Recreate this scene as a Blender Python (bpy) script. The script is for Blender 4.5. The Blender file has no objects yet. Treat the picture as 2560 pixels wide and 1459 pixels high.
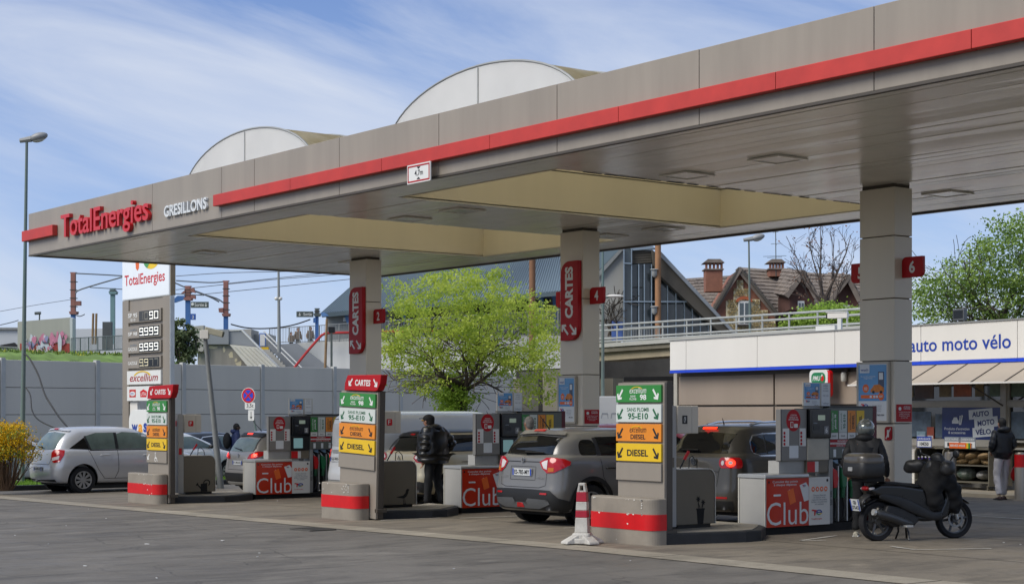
import bpy, bmesh, math, random
from mathutils import Vector, Matrix
from mathutils.bvhtree import BVHTree
scene = bpy.context.scene
R = math.radians
random.seed(7)
# ---------------------------------------------------------------- camera (station axes: x along the canopy front, y into the depth)
FPX, CX, HY = 4150.0, 1280.0, 1027.0
CAM = Vector((37.94, -14.93, 1.85))
RIGHT = Vector((0.61181, 0.79101, 0)); FWD = Vector((-0.79101, 0.61181, 0))
cam = bpy.data.cameras.new('camera'); camo = bpy.data.objects.new('camera', cam)
scene.collection.objects.link(camo); scene.camera = camo
camo.location = CAM
camo.rotation_euler = (R(90), 0, math.atan2(-FWD.x, FWD.y))
cam.sensor_width = 36; cam.lens = 36*FPX/2560
cam.shift_y = (1027-729.5)/2560
cam.clip_start = .2; cam.clip_end = 3000
# ---------------------------------------------------------------- world, sun, exposure
SUN_EL, SUN_AZ = R(44), R(187)          # azimuth counted clockwise from +y
w = bpy.data.worlds.new('World'); scene.world = w; w.use_nodes = True
nt = w.node_tree; N = nt.nodes; L = nt.links; N.clear()
out = N.new('ShaderNodeOutputWorld'); bg = N.new('ShaderNodeBackground')
sky = N.new('ShaderNodeTexSky'); sky.sky_type = 'NISHITA'; sky.sun_disc = False
sky.sun_elevation = SUN_EL; sky.sun_rotation = SUN_AZ; sky.air_density = 1.4; sky.dust_density = .6; sky.ozone_density = 3
tc = N.new('ShaderNodeTexCoord'); mp = N.new('ShaderNodeMapping')
mp.inputs['Rotation'].default_value = (0, 0, -camo.rotation_euler.z)   # cloud streets run across the view from the left
L.new(tc.outputs['Generated'], mp.inputs['Vector'])
def mathn(op, a, b=None, clamp=False):
    m = N.new('ShaderNodeMath'); m.operation = op; m.use_clamp = clamp
    for i, s in enumerate((a, b)):
        if s is None: continue
        if isinstance(s, (int, float)): m.inputs[i].default_value = s
        else: L.new(s, m.inputs[i])
    return m.outputs[0]
sep = N.new('ShaderNodeSeparateXYZ'); L.new(mp.outputs[0], sep.inputs[0])
sx = sep.outputs[0]; sz = sep.outputs[2]
comb = N.new('ShaderNodeCombineXYZ')
L.new(mathn('MULTIPLY', mathn('ADD', sx, mathn('MULTIPLY', sz, 1.2)), 3.0), comb.inputs[0])
L.new(mathn('MULTIPLY', sep.outputs[1], 3.0), comb.inputs[1])
L.new(mathn('MULTIPLY', mathn('ADD', sz, mathn('MULTIPLY', sx, .20)), 10.0), comb.inputs[2])
n1 = N.new('ShaderNodeTexNoise'); n1.inputs['Scale'].default_value = 1.0; n1.inputs['Detail'].default_value = 8; n1.inputs['Roughness'].default_value = .58
n1.inputs['Distortion'].default_value = .5
L.new(comb.outputs[0], n1.inputs['Vector'])
cr = N.new('ShaderNodeValToRGB'); cr.color_ramp.elements[0].position = .40; cr.color_ramp.elements[1].position = .70
cr.color_ramp.elements[1].color = (.85, .85, .85, 1)
L.new(n1.outputs['Fac'], cr.inputs[0])
# clear sky: Nishita tinted with a saturated spring blue
grad = N.new('ShaderNodeValToRGB'); e = grad.color_ramp.elements
e[0].position = 0.0; e[0].color = (.40, .50, .68, 1)
e[1].position = 1.0; e[1].color = (.24, .30, .42, 1)
for pos, col in ((.05, (.36, .47, .70, 1)), (.13, (.225, .33, .60, 1)), (.24, (.12, .205, .46, 1)), (.42, (.16, .25, .46, 1))):
    k = e.new(pos); k.color = col
L.new(mathn('MAXIMUM', sz, 0), grad.inputs[0])
skm = N.new('ShaderNodeMix'); skm.data_type = 'RGBA'; skm.inputs[0].default_value = .78
sca = N.new('ShaderNodeVectorMath'); sca.operation = 'SCALE'; sca.inputs[3].default_value = .09
L.new(sky.outputs[0], sca.inputs[0])
L.new(sca.outputs[0], skm.inputs[6]); L.new(grad.outputs[0], skm.inputs[7])
cm = N.new('ShaderNodeMix'); cm.data_type = 'RGBA'
L.new(cr.outputs[0], cm.inputs[0]); L.new(skm.outputs[2], cm.inputs[6])
cm.inputs[7].default_value = (.50, .54, .62, 1)
L.new(cm.outputs[2], bg.inputs[0]); bg.inputs[1].default_value = .84
L.new(bg.outputs[0], out.inputs[0])
sl = bpy.data.lights.new('sun', 'SUN'); sl.energy = 2.05; sl.angle = R(38); sl.color = (1, .94, .85)
so = bpy.data.objects.new('sun', sl); scene.collection.objects.link(so)
sd = Vector((math.sin(SUN_AZ)*math.cos(SUN_EL), math.cos(SUN_AZ)*math.cos(SUN_EL), math.sin(SUN_EL)))
so.rotation_euler = sd.to_track_quat('Z', 'Y').to_euler(); so.location = (10, -20, 30)
scene.view_settings.view_transform = 'Standard'; scene.view_settings.look = 'None'
scene.view_settings.gamma = 1; scene.view_settings.use_curve_mapping = False
scene.view_settings.exposure = 0.74
scene.render.engine = 'CYCLES'
try:
    scene.cycles.max_bounces = 6; scene.cycles.diffuse_bounces = 4; scene.cycles.caustics_reflective = False; scene.cycles.caustics_refractive = False
except Exception: pass
# ================================================================ library
COL = scene.collection
def at(x, y, Y):
    """the place seen at photo pixel x,y when it lies Y metres in front of the camera"""
    p = CAM + RIGHT*((x-CX)/FPX*Y) + FWD*Y
    p.z = CAM.z-(y-HY)/FPX*Y
    return p
def gz(u, v=0): return .009*(min(max(u, -2), 21)-21)
def srgb(h):
    if not isinstance(h, str): return tuple(h)
    h = h.lstrip('#'); r = []
    for i in (0, 2, 4):
        c = int(h[i:i+2], 16)/255
        r.append(c/12.92 if c <= .04045 else ((c+.055)/1.055)**2.4)
    return tuple(r)
MATS = {}
def M(name, col, rough=.5, metal=0, var=.12, scale=2.5, bump=0, bscale=40, spec=.5, emit=0, coat=0, streak=False, trans=0, col2=None, detail=5):
    """procedural Principled material: noise varies colour and roughness, optional second colour in patches"""
    if name in MATS: return MATS[name]
    m = bpy.data.materials.new(name); m.use_nodes = True; MATS[name] = m
    t = m.node_tree; n = t.nodes; l = t.links; b = n['Principled BSDF']
    c = srgb(col)
    b.inputs['Roughness'].default_value = rough; b.inputs['Metallic'].default_value = metal
    b.inputs['Specular IOR Level'].default_value = spec
    if coat: b.inputs['Coat Weight'].default_value = coat; b.inputs['Coat Roughness'].default_value = .06
    tcn = n.new('ShaderNodeTexCoord'); nz = n.new('ShaderNodeTexNoise')
    nz.inputs['Scale'].default_value = scale; nz.inputs['Detail'].default_value = detail; nz.inputs['Roughness'].default_value = .6
    if streak:
        mpn = n.new('ShaderNodeMapping'); mpn.inputs['Scale'].default_value = (1, 1, .12)
        l.new(tcn.outputs['Object'], mpn.inputs[0]); l.new(mpn.outputs[0], nz.inputs['Vector'])
    else: l.new(tcn.outputs['Object'], nz.inputs['Vector'])
    mx = n.new('ShaderNodeMix'); mx.data_type = 'RGBA'
    rp = n.new('ShaderNodeMapRange'); rp.inputs[1].default_value = .32; rp.inputs[2].default_value = .68
    l.new(nz.outputs['Fac'], rp.inputs[0]); l.new(rp.outputs[0], mx.inputs[0])
    c2 = srgb(col2) if col2 else tuple(min(1, k*(1+var)) for k in c)
    c1 = c if col2 else tuple(k*(1-var) for k in c)
    mx.inputs[6].default_value = (*c1, 1); mx.inputs[7].default_value = (*c2, 1)
    l.new(mx.outputs[2], b.inputs['Base Color'])
    rr = n.new('ShaderNodeMapRange'); rr.inputs[3].default_value = max(.02, rough*.85); rr.inputs[4].default_value = min(1, rough*1.2)
    l.new(nz.outputs['Fac'], rr.inputs[0]); l.new(rr.outputs[0], b.inputs['Roughness'])
    if emit:
        b.inputs['Emission Color'].default_value = (*c, 1); b.inputs['Emission Strength'].default_value = emit
    if bump:
        n2 = n.new('ShaderNodeTexNoise'); n2.inputs['Scale'].default_value = bscale; n2.inputs['Detail'].default_value = 4
        l.new(tcn.outputs['Object'], n2.inputs['Vector'])
        bp = n.new('ShaderNodeBump'); bp.inputs['Strength'].default_value = bump; bp.inputs['Distance'].default_value = .02
        l.new(n2.outputs['Fac'], bp.inputs['Height']); l.new(bp.outputs[0], b.inputs['Normal'])
    if trans:
        tr = n.new('ShaderNodeBsdfTranslucent'); ms = n.new('ShaderNodeMixShader'); ms.inputs[0].default_value = trans
        l.new(mx.outputs[2], tr.inputs[0]); l.new(b.outputs[0], ms.inputs[1]); l.new(tr.outputs[0], ms.inputs[2])
        l.new(ms.outputs[0], n['Material Output'].inputs[0])
    return m
class Plane:
    """a flat frame: origin, axis a (rightwards), axis b (up); n points out of the face"""
    def __init__(s, o, a, b): s.o = Vector(o); s.a = Vector(a).normalized(); s.b = Vector(b).normalized(); s.n = s.a.cross(s.b)
    def p(s, x, y, d=0): return s.o+s.a*x+s.b*y+s.n*d
def PF(v, u=0, z=0): return Plane((u, v, z), (1, 0, 0), (0, 0, 1))     # faces -y
def PR(u, v=0, z=0): return Plane((u, v, z), (0, 1, 0), (0, 0, 1))     # faces +x
def PT(z): return Plane((0, 0, z), (1, 0, 0), (0, 1, 0))               # faces up
def rrect(x0, y0, x1, y1, r=.02, n=4):
    r = [r]*4 if isinstance(r, (int, float)) else r                    # corners: bl, br, tr, tl
    P = []
    for (cx, cy, a0), q in zip(((x0, y0, 180), (x1, y0, 270), (x1, y1, 0), (x0, y1, 90)), r):
        if q <= 0: P.append((cx, cy)); continue
        ox = cx+q if cx == x0 else cx-q; oy = cy+q if cy == y0 else cy-q
        for i in range(n+1):
            a = R(a0+90*i/n); P.append((ox+q*math.cos(a), oy+q*math.sin(a)))
    return P
def ell(cx, cy, rx, ry=None, n=24): return [(cx+rx*math.cos(2*math.pi*i/n), cy+(ry or rx)*math.sin(2*math.pi*i/n)) for i in range(n)]
def arrow_pts(cx, cy, s, ang):
    P = [(-.5, -.09), (.22, -.09), (.22-.16, -.25-.03), (.22-.16+.15, -.34-.02), (.55, 0), (.21, .36), (.06, .28), (.22, .09), (-.5, .09)]
    c, q = math.cos(R(ang)), math.sin(R(ang))
    return [(cx+s*(x*c-y*q), cy+s*(x*q+y*c)) for x, y in P]
class G:
    def __init__(s): s.v = []; s.f = []
    def add(s, vs, fs):
        o = len(s.v); s.v += [tuple(p) for p in vs]; s.f += [tuple(i+o for i in f) for f in fs]; return s
    def box(s, x0, y0, z0, x1, y1, z1, T=None):
        P = [Vector((x, y, z)) for z in (z0, z1) for x, y in ((x0, y0), (x1, y0), (x1, y1), (x0, y1))]
        if T is not None: P = [T@p for p in P]
        return s.add(P, [(3, 2, 1, 0), (4, 5, 6, 7), (0, 1, 5, 4), (1, 2, 6, 5), (2, 3, 7, 6), (3, 0, 4, 7)])
    def prism(s, pl, pts, d0=0, d1=.01):
        n = len(pts)
        ar = sum(pts[i][0]*pts[(i+1) % n][1]-pts[(i+1) % n][0]*pts[i][1] for i in range(n))
        if ar < 0: pts = pts[::-1]
        P = [pl.p(x, y, d0) for x, y in pts]+[pl.p(x, y, d1) for x, y in pts]
        return s.add(P, [tuple(range(n-1, -1, -1)), tuple(range(n, 2*n))]+[(i, (i+1) % n, n+(i+1) % n, n+i) for i in range(n)])
    def frame(s, pl, x0, y0, x1, y1, t, d0, d1):
        for r in ((x0, y0, x1, y0+t), (x0, y1-t, x1, y1), (x0, y0+t, x0+t, y1-t), (x1-t, y0+t, x1, y1-t)):
            s.prism(pl, rrect(*r, r=0), d0, d1)
        return s
    def cyl(s, p0, p1, r0, r1=None, n=10, cap=True):
        p0 = Vector(p0); p1 = Vector(p1); r1 = r0 if r1 is None else r1
        d = (p1-p0).normalized(); a = d.orthogonal().normalized(); b = d.cross(a)
        P = [p+(a*math.cos(2*math.pi*i/n)+b*math.sin(2*math.pi*i/n))*r for p, r in ((p0, r0), (p1, r1)) for i in range(n)]
        F = [(i, (i+1) % n, n+(i+1) % n, n+i) for i in range(n)]
        if cap: F += [tuple(range(n-1, -1, -1)), tuple(range(n, 2*n))]
        return s.add(P, F)
    def tube(s, pts, r, n=6):
        pts = [Vector(p) for p in pts]; rs = r if isinstance(r, (list, tuple)) else [r]*len(pts)
        P = []; F = []; a = None
        for k, p in enumerate(pts):
            d = (pts[min(k+1, len(pts)-1)]-pts[max(k-1, 0)]).normalized()
            if a is None: a = d.orthogonal().normalized()
            a = (a-d*a.dot(d)).normalized(); b = d.cross(a)
            P += [p+(a*math.cos(2*math.pi*i/n)+b*math.sin(2*math.pi*i/n))*rs[k] for i in range(n)]
            if k: F += [((k-1)*n+i, (k-1)*n+(i+1) % n, k*n+(i+1) % n, k*n+i) for i in range(n)]
        F += [tuple(range(n-1, -1, -1)), tuple(range((len(pts)-1)*n, len(pts)*n))]
        return s.add(P, F)
    def lathe(s, prof, c=(0, 0, 0), ax=(0, 0, 1), n=20, sx=1, sy=1, ring=False):
        ax = Vector(ax).normalized(); c = Vector(c)
        if abs(ax.z) > .99: a = Vector((1, 0, 0)); b = Vector((0, 1, 0))
        else: a = ax.orthogonal().normalized(); b = ax.cross(a)
        P = []; F = []
        for r, h in prof:
            P += [c+ax*h+a*(r*sx*math.cos(2*math.pi*i/n))+b*(r*sy*math.sin(2*math.pi*i/n)) for i in range(n)]
        for k in range(len(prof)-1): F += [(k*n+i, k*n+(i+1) % n, (k+1)*n+(i+1) % n, (k+1)*n+i) for i in range(n)]
        k = len(prof)-1
        if ring: F += [(k*n+i, k*n+(i+1) % n, (i+1) % n, i) for i in range(n)]
        else: F += [tuple(range(n-1, -1, -1)), tuple(range(k*n, (k+1)*n))]
        return s.add(P, F)
    def ball(s, c, rx, ry=None, rz=None, n=14, m=8, T=None):
        ry = ry or rx; rz = rz or rx; P = []; c = Vector(c)
        for j in range(m+1):
            t = math.pi*j/m; r = max(math.sin(t), .02)
            for i in range(n):
                q = Vector((rx*r*math.cos(2*math.pi*i/n), ry*r*math.sin(2*math.pi*i/n), -rz*math.cos(t)))
                P.append(c+(T@q if T is not None else q))
        F = [(k*n+i, k*n+(i+1) % n, (k+1)*n+(i+1) % n, (k+1)*n+i) for k in range(m) for i in range(n)]
        F += [tuple(range(n-1, -1, -1)), tuple(range(m*n, (m+1)*n))]
        return s.add(P, F)
    def build(s, name, mat, parent=None, smooth=False, bevel=0, kind=None, T=None, label=None, seg=2):
        me = bpy.data.meshes.new(name)
        vs = s.v if T is None else [tuple(T@Vector(p)) for p in s.v]
        me.from_pydata(vs, [], s.f)
        for m in (mat if isinstance(mat, (list, tuple)) else [mat]): me.materials.append(m)
        if smooth: me.polygons.foreach_set('use_smooth', [True]*len(me.polygons))
        me.update()
        o = bpy.data.objects.new(name, me); COL.objects.link(o)
        if parent is not None: o.parent = parent
        if smooth:
            try: me.set_sharp_from_angle(angle=R(42))
            except Exception: pass
        if bevel:
            b = o.modifiers.new('bevel', 'BEVEL'); b.width = bevel; b.segments = seg; b.limit_method = 'ANGLE'; b.angle_limit = R(40)
        if kind: o['kind'] = kind
        if label: o['label'] = label
        return o
def thing(name, label, cat, loc=(0, 0, 0), rz=0, group=None):
    o = bpy.data.objects.new(name, None); COL.objects.link(o); o.empty_display_size = .2
    o.location = loc; o.rotation_euler = (0, 0, rz)
    return tag(o, label, cat, group)
def tag(o, label, cat, group=None):
    o['label'] = label; o['category'] = cat
    if group: o['group'] = group
    return o
_tx = {}
def text_mesh(s, bold, ital, space):
    k = (s, bold, ital, space)
    if k not in _tx:
        c = bpy.data.curves.new('t', 'FONT'); c.body = s; c.size = 1; c.offset = bold; c.shear = ital; c.space_character = space
        c.resolution_u = 3; c.fill_mode = 'FRONT'; c.align_x = 'CENTER' if '\n' in s else 'LEFT'
        o = bpy.data.objects.new('t', c); COL.objects.link(o)
        dg = bpy.context.evaluated_depsgraph_get(); dg.update()
        me = bpy.data.meshes.new_from_object(o.evaluated_get(dg))
        vs = [(v.co.x, v.co.y) for v in me.vertices]; fs = [tuple(p.vertices) for p in me.polygons]
        bpy.data.objects.remove(o); bpy.data.meshes.remove(me); bpy.data.curves.remove(c)
        _tx[k] = (vs, fs)
    return _tx[k]
def text(s, mat, parent, pl, box, bold=.012, ital=0, d=.003, ext=0, rot=0, name='lettering', space=1, vert=False):
    """lettering fitted into box (a0,b0,a1,b1) of plane pl; ext > 0 makes solid raised letters"""
    vs, fs = text_mesh(s, bold, ital, space)
    xs = [p[0] for p in vs]; ys = [p[1] for p in vs]
    x0, x1, y0, y1 = min(xs), max(xs), min(ys), max(ys)
    a0, b0, a1, b1 = box; W, H = a1-a0, b1-b0; cx, cy = (a0+a1)/2, (b0+b1)/2
    if vert: W, H = H, W; rot = 90
    c, q = math.cos(R(rot)), math.sin(R(rot)); P = []
    for x, y in vs:
        X = ((x-x0)/(x1-x0)-.5)*W; Y = ((y-y0)/(y1-y0)-.5)*H
        P.append((cx+X*c-Y*q, cy+X*q+Y*c))
    g = G()
    if ext <= 0: g.add([pl.p(x, y, d) for x, y in P], fs)
    else:
        n = len(P)
        from collections import Counter
        ed = Counter()
        for f in fs:
            for i in range(len(f)): ed[(f[i], f[(i+1) % len(f)])] += 1
        side = [(a, b, b+n, a+n) for (a, b) in ed if (b, a) not in ed]
        g.add([pl.p(x, y, d) for x, y in P]+[pl.p(x, y, d+ext) for x, y in P], [tuple(i+n for i in f) for f in fs]+side)
    return g.build(name, mat, parent)
def shape(pts, mat, parent, pl, name, d=.003, t=.002, bevel=0):
    return G().prism(pl, pts, d, d+t).build(name, mat, parent, bevel=bevel)
# ---- materials shared by many things
taupe = M('painted_taupe_metal', '#938b80', .40, var=.09, scale=2.0, streak=True, spec=.4)
taupe2 = M('painted_taupe_board', '#8b8378', .42, var=.07, scale=1.2, streak=True)
darktaupe = M('dark_taupe', '#4a443d', .5, var=.08)
redp = M('red_panel_paint', '#b93730', .5, var=.10, scale=2.5)
redb = M('bright_red_paint', '#c4050c', .42, var=.09, scale=4)
reds = M('red_sign_face', '#a80c16', .5, var=.05, spec=.3)
white = M('white_print', '#d9dad7', .45, var=.02)
cream = M('pale_cladding', '#b3ada0', .35, var=.04, scale=1.1, streak=True)
soffw = M('soffit_lacquer', '#dcd8cf', .20, var=.06, scale=1.3, bump=.03, bscale=2.2, spec=.6)
yell = M('cream_yellow_liner', '#e3d9c0', .6, var=.05, scale=.7, streak=True)
black = M('black_plastic', '#111213', .35, var=.2)
blackm = M('matt_black', '#0b0b0c', .8, var=.2)
steel = M('brushed_steel', '#b4b4b2', .28, metal=.85, var=.08, scale=6)
greyst = M('grey_painted_steel', '#8f9190', .45, var=.06)
rubber = M('rubber', '#15161a', .85, var=.25, scale=9)
ink = M('dark_ink', '#1a1a1c', .5, var=.02)
blue_ink = M('blue_print', '#1f3f9c', .45, var=.03)
# ================================================================ the ground
def sheet(name, us, v0, v1, dz, mat, kind='structure', nv=1):
    """a ground sheet following the slight fall of the forecourt"""
    g = G(); vs = []; fs = []
    for i, u in enumerate(us):
        a = v0(u) if callable(v0) else v0; b = v1(u) if callable(v1) else v1
        for j in range(nv+1): vs.append((u, a+(b-a)*j/nv, gz(u)+dz))
    for i in range(len(us)-1):
        for j in range(nv):
            k = i*(nv+1)+j; fs.append((k, k+nv+1, k+nv+2, k+1))
    o = g.add(vs, fs).build(name, mat)
    if kind: o['kind'] = kind
    return o
def asphalt_mat(name, c1, c2, crack=True, fine=1.0, stain=.55):
    m = bpy.data.materials.new(name); m.use_nodes = True; t = m.node_tree; n = t.nodes; l = t.links; b = n['Principled BSDF']
    tcn = n.new('ShaderNodeTexCoord')
    def noise(sc, det=6, ro=.6, dist=0, sy=1):
        mpn = n.new('ShaderNodeMapping'); mpn.inputs['Scale'].default_value = (sc, sc*sy, sc); mpn.inputs['Rotation'].default_value = (0, 0, .35)
        l.new(tcn.outputs['Object'], mpn.inputs[0])
        z = n.new('ShaderNodeTexNoise'); z.inputs['Scale'].default_value = 1; z.inputs['Detail'].default_value = det; z.inputs['Roughness'].default_value = ro; z.inputs['Distortion'].default_value = dist
        l.new(mpn.outputs[0], z.inputs['Vector']); return z.outputs['Fac']
    def ramp(f, a, b_, lo=0, hi=1):
        r = n.new('ShaderNodeMapRange'); r.inputs[1].default_value = a; r.inputs[2].default_value = b_; r.inputs[3].default_value = lo; r.inputs[4].default_value = hi
        l.new(f, r.inputs[0]); return r.outputs[0]
    def mix(f, a, c, mode='MIX'):
        x = n.new('ShaderNodeMix'); x.data_type = 'RGBA'; x.blend_type = mode
        if isinstance(f, float): x.inputs[0].default_value = f
        else: l.new(f, x.inputs[0])
        for i, q in ((6, a), (7, c)):
            if isinstance(q, tuple): x.inputs[i].default_value = (*q, 1)
            else: l.new(q, x.inputs[i])
        return x.outputs[2]
    c1, c2 = srgb(c1), srgb(c2)
    base = mix(ramp(noise(.45), .3, .7), c1, c2)
    base = mix(ramp(noise(1.6, 8, .72, .6, .35), .47, .66, 0, stain), base, tuple(k*.42 for k in c1))    # oil and tyre stains
    base = mix(ramp(noise(1.1, 5, .5, 1.2, .5), .60, .72, 0, .5), base, tuple(min(1, k*1.45) for k in c2))       # worn dusty patches
    base = mix(ramp(noise(90*fine, 2, .5), .35, .7, 0, .5), base, tuple(k*.5 for k in c1))
    if crack:
        mpn = n.new('ShaderNodeMapping'); mpn.inputs['Scale'].default_value = (.16, .5, 1); l.new(tcn.outputs['Object'], mpn.inputs[0])
        nz = n.new('ShaderNodeTexNoise'); nz.inputs['Scale'].default_value = 1.6; nz.inputs['Detail'].default_value = 7
        l.new(tcn.outputs['Object'], nz.inputs['Vector'])
        ad = n.new('ShaderNodeMix'); ad.data_type = 'RGBA'; ad.blend_type = 'ADD'; ad.inputs[0].default_value = .22
        l.new(mpn.outputs[0], ad.inputs[6]); l.new(nz.outputs['Color'], ad.inputs[7])
        vo = n.new('ShaderNodeTexVoronoi'); vo.feature = 'DISTANCE_TO_EDGE'; vo.inputs['Scale'].default_value = 1.5; l.new(ad.outputs[2], vo.inputs['Vector'])
        cf = ramp(vo.outputs['Distance'], 0.0, .010, .6, 0)
        gate = ramp(noise(.35, 2), .47, .56)
        mu = n.new('ShaderNodeMath'); mu.operation = 'MULTIPLY'; l.new(cf, mu.inputs[0]); l.new(gate, mu.inputs[1])
        base = mix(mu.outputs[0], base, (.012, .012, .012))
    l.new(base, b.inputs['Base Color'])
    l.new(ramp(noise(1.5), .3, .7, .62, .92), b.inputs['Roughness'])
    bp = n.new('ShaderNodeBump'); bp.inputs['Strength'].default_value = .35; bp.inputs['Distance'].default_value = .01
    l.new(noise(70*fine, 3), bp.inputs['Height']); l.new(bp.outputs[0], b.inputs['Normal'])
    return m
asph = asphalt_mat('asphalt', '#605c56', '#79746c', stain=.75)
conc = asphalt_mat('forecourt_concrete', '#736c61', '#887f70', crack=False, stain=.75)
conc2 = asphalt_mat('pale_concrete', '#8f8879', '#a89f8f', crack=False, stain=.6)
road2 = asphalt_mat('smooth_asphalt', '#6d6c6b', '#7e7d7b', crack=False)
grassm = M('grass', '#5d7a2c', .9, var=.35, scale=6, bump=.8, bscale=25)
earth = M('distant_ground', '#6d6a60', .9, var=.15, scale=.2)
US = [-60, -30, -12, -2, 4, 10, 15, 21, 24, 30, 45]
G().add([(-900, -900, -1.2), (900, -900, -1.2), (900, 1200, -1.2), (-900, 1200, -1.2)], [(0, 1, 2, 3)]).build('terrain', earth)['kind'] = 'structure'
sheet('asphalt_forecourt', US, -40, 60, 0, asph, nv=8)
sheet('concrete_apron', [-2.2, 4, 10, 15, 21, 24, 31], -.75, 10.6, .004, conc, nv=3)
sheet('gutter_strip', [-2.2, 4, 10, 15, 21, 24, 31], -.75, lambda u: -.18, .008, conc2)
# recessed joints of the pale gutter are narrow dark sheets
for u in (1.5, 6.4, 11.2, 15.7, 18.9, 22.4, 26.5):
    sheet('slab_joint', [u, u+.02], -.75, -.18, .012, M('joint_dark', '#3a3732', .9))
for v in (2.4, 5.2, 8.0):
    sheet('slab_joint', [-2.2, 4, 10, 15, 21, 24, 31], v, v+.02, .008, MATS['joint_dark'])
paint = M('worn_road_paint', '#b9b7b0', .7, var=.2, scale=5)
def stripe(name, a, b, wd, label=None):
    a = Vector(a); b = Vector(b); d = (b-a).normalized(); s = Vector((-d.y, d.x))*wd/2; n = 8
    vs = []; rnd = random.Random(int(a.x*100))
    for i in range(n+1):
        c = a+(b-a)*i/n; k = rnd.uniform(.5, 1.1)
        vs += [(c.x+s.x*k, c.y+s.y*k, gz(c.x)+.013), (c.x-s.x*k, c.y-s.y*k, gz(c.x)+.013)]
    G().add(vs, [(2*i, 2*i+1, 2*i+3, 2*i+2) for i in range(n)]).build(name, paint)['kind'] = 'structure'
for a, b, wd in (((23.77, 2.81), (24.27, 3.77), .07), ((23.77, 2.81), (23.2, 3.0), .07), ((21.76, 2.76), (21.45, 3.9), .07), ((21.76, 2.76), (21.95, 3.1), .06),
                 ((19.3, 9.6), (21.8, 9.2), .10), ((22.0, 9.2), (25, 9.4), .10), ((17.4, 2.0), (17.6, 3.6), .06), ((13.6, 1.0), (13.7, 2.2), .06), ((14.0, 2.4), (14.2, 3.9), .06),
                 ((6.2, 1.4), (6.4, 2.6), .06), ((24.9, 5.0), (25.7, 7.4), .08)):
    stripe('road_marking', a, b, wd)
# litter: cigarette ends and scraps on the asphalt
g = G(); rl = random.Random(3)
for i in range(50):
    u, v = rl.uniform(4, 33), rl.uniform(-12, 6); s = rl.uniform(.005, .016); a = rl.uniform(0, 3)
    if rl.random() < .12: s *= 2.5
    T = Matrix.Translation((u, v, gz(u)+.013))@Matrix.Rotation(a, 4, 'Z')
    g.box(-s, -s*.35, 0, s, s*.35, .006, T)
g.build('litter_scraps', white, kind='stuff')
# drain grating and manhole cover
for nm, (u, v), lab in (('drain_grating', (14.9, -1.15), 'small dark iron drain grating at the edge of the asphalt by the middle kerb'),
                        ('manhole_cover', (5.6, -7.0), 'worn pale rectangular manhole cover in the asphalt at far left')):
    t = thing(nm, lab, 'drain cover', (u, v, gz(u)+.001))
    G().frame(PT(0), -.32, -.24, .32, .24, .04, 0, .02).build('frame', M('cast_iron', '#57544f', .6, metal=.4, var=.2), t)
    g = G()
    for k in range(7): g.box(-.27+k*.08, -.2, .002, -.23+k*.08, .2, .016)
    g.build('grate_bars', MATS['cast_iron'], t)
    G().box(-.28, -.2, 0, .28, .2, .004).build('pit', MATS['rubber'] if nm[0] == 'd' else M('dusty_concrete', '#9b968c', .9), t)

# ================================================================ the canopy
HS = 5.52; WELLS = [(6.2, 11.1), (14.15, 18.45)]; WV0, WV1 = 1.15, 8.75; CU1 = 31.0; CV1 = 9.87
can = thing('station_canopy', 'huge flat taupe filling station canopy with a red stripe, on square columns', 'canopy', (0, 0, 0))
G().box(.06, .08, HS+.42, CU1-.02, CV1-.04, HS+.5).build('roof_deck', darktaupe, can) if False else None
J = [0, 6.63, 9.62, 10.89, 13.84, 16.77, 19.68, 22.56, 25.42, 28.3, CU1]
for a, b in zip(J, J[1:]):
    G().box(a+.006, 0, HS, b-.006, .05, 6.49).build('fascia_panel', taupe, can, bevel=.006)
for a, b in ((0.02, 3.3), (3.3, 6.6), (6.6, CV1)):
    G().box(-.0, a+.035 if a < 1 else a+.006, HS, .05, b-.006, 6.49).build('fascia_panel', taupe, can, bevel=.006)
for a, b in zip([.06, 5, 10, 15, 20, 25], [5, 10, 15, 20, 25, CU1]):
    G().box(a+.006, CV1, HS, b-.006, CV1+.05, 6.49).build('fascia_panel', taupe, can, bevel=.006)
G().box(0, .052, 6.47, CU1, .10, 6.50).build('parapet_cap', greyst, can)
for a, b, z0, z1 in ((-.1, 1.75, 5.84, 6.08), (9.51, 12.41, 5.735, 5.95), (12.41, 15.34, 5.735, 5.95), (15.34, 18.26, 5.735, 5.95), (18.26, 21.14, 5.735, 5.95), (21.14, 24.01, 5.735, 5.95), (24.01, 26.86, 5.735, 5.95), (26.86, CU1, 5.735, 5.95)):
    G().box(a+.004, -.13, z0, b-.004, -.002, z1).build('red_stripe_panel', redp, can, bevel=.008)
G().box(-.13, -.06, 5.84, -.004, 6, 6.08).build('red_stripe_panel', redp, can, bevel=.008)
# dark taupe rail under the fascia
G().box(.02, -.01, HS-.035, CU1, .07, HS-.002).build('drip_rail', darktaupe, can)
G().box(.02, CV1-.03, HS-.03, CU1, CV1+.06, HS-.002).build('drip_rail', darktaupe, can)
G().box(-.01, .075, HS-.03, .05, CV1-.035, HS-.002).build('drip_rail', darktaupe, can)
text('TotalEnergies', M('red_letters', '#c4242a', .35, var=.03), can, PF(0), (2.12, 5.59, 6.62, 6.255), bold=.012, ext=.085, d=.004)
text('GRESILLONS', M('white_letters', '#d2d6d8', .4, var=.03), can, PF(0), (7.27, 5.735, 9.1, 5.965), bold=.02, ext=.05, d=.004)
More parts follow.
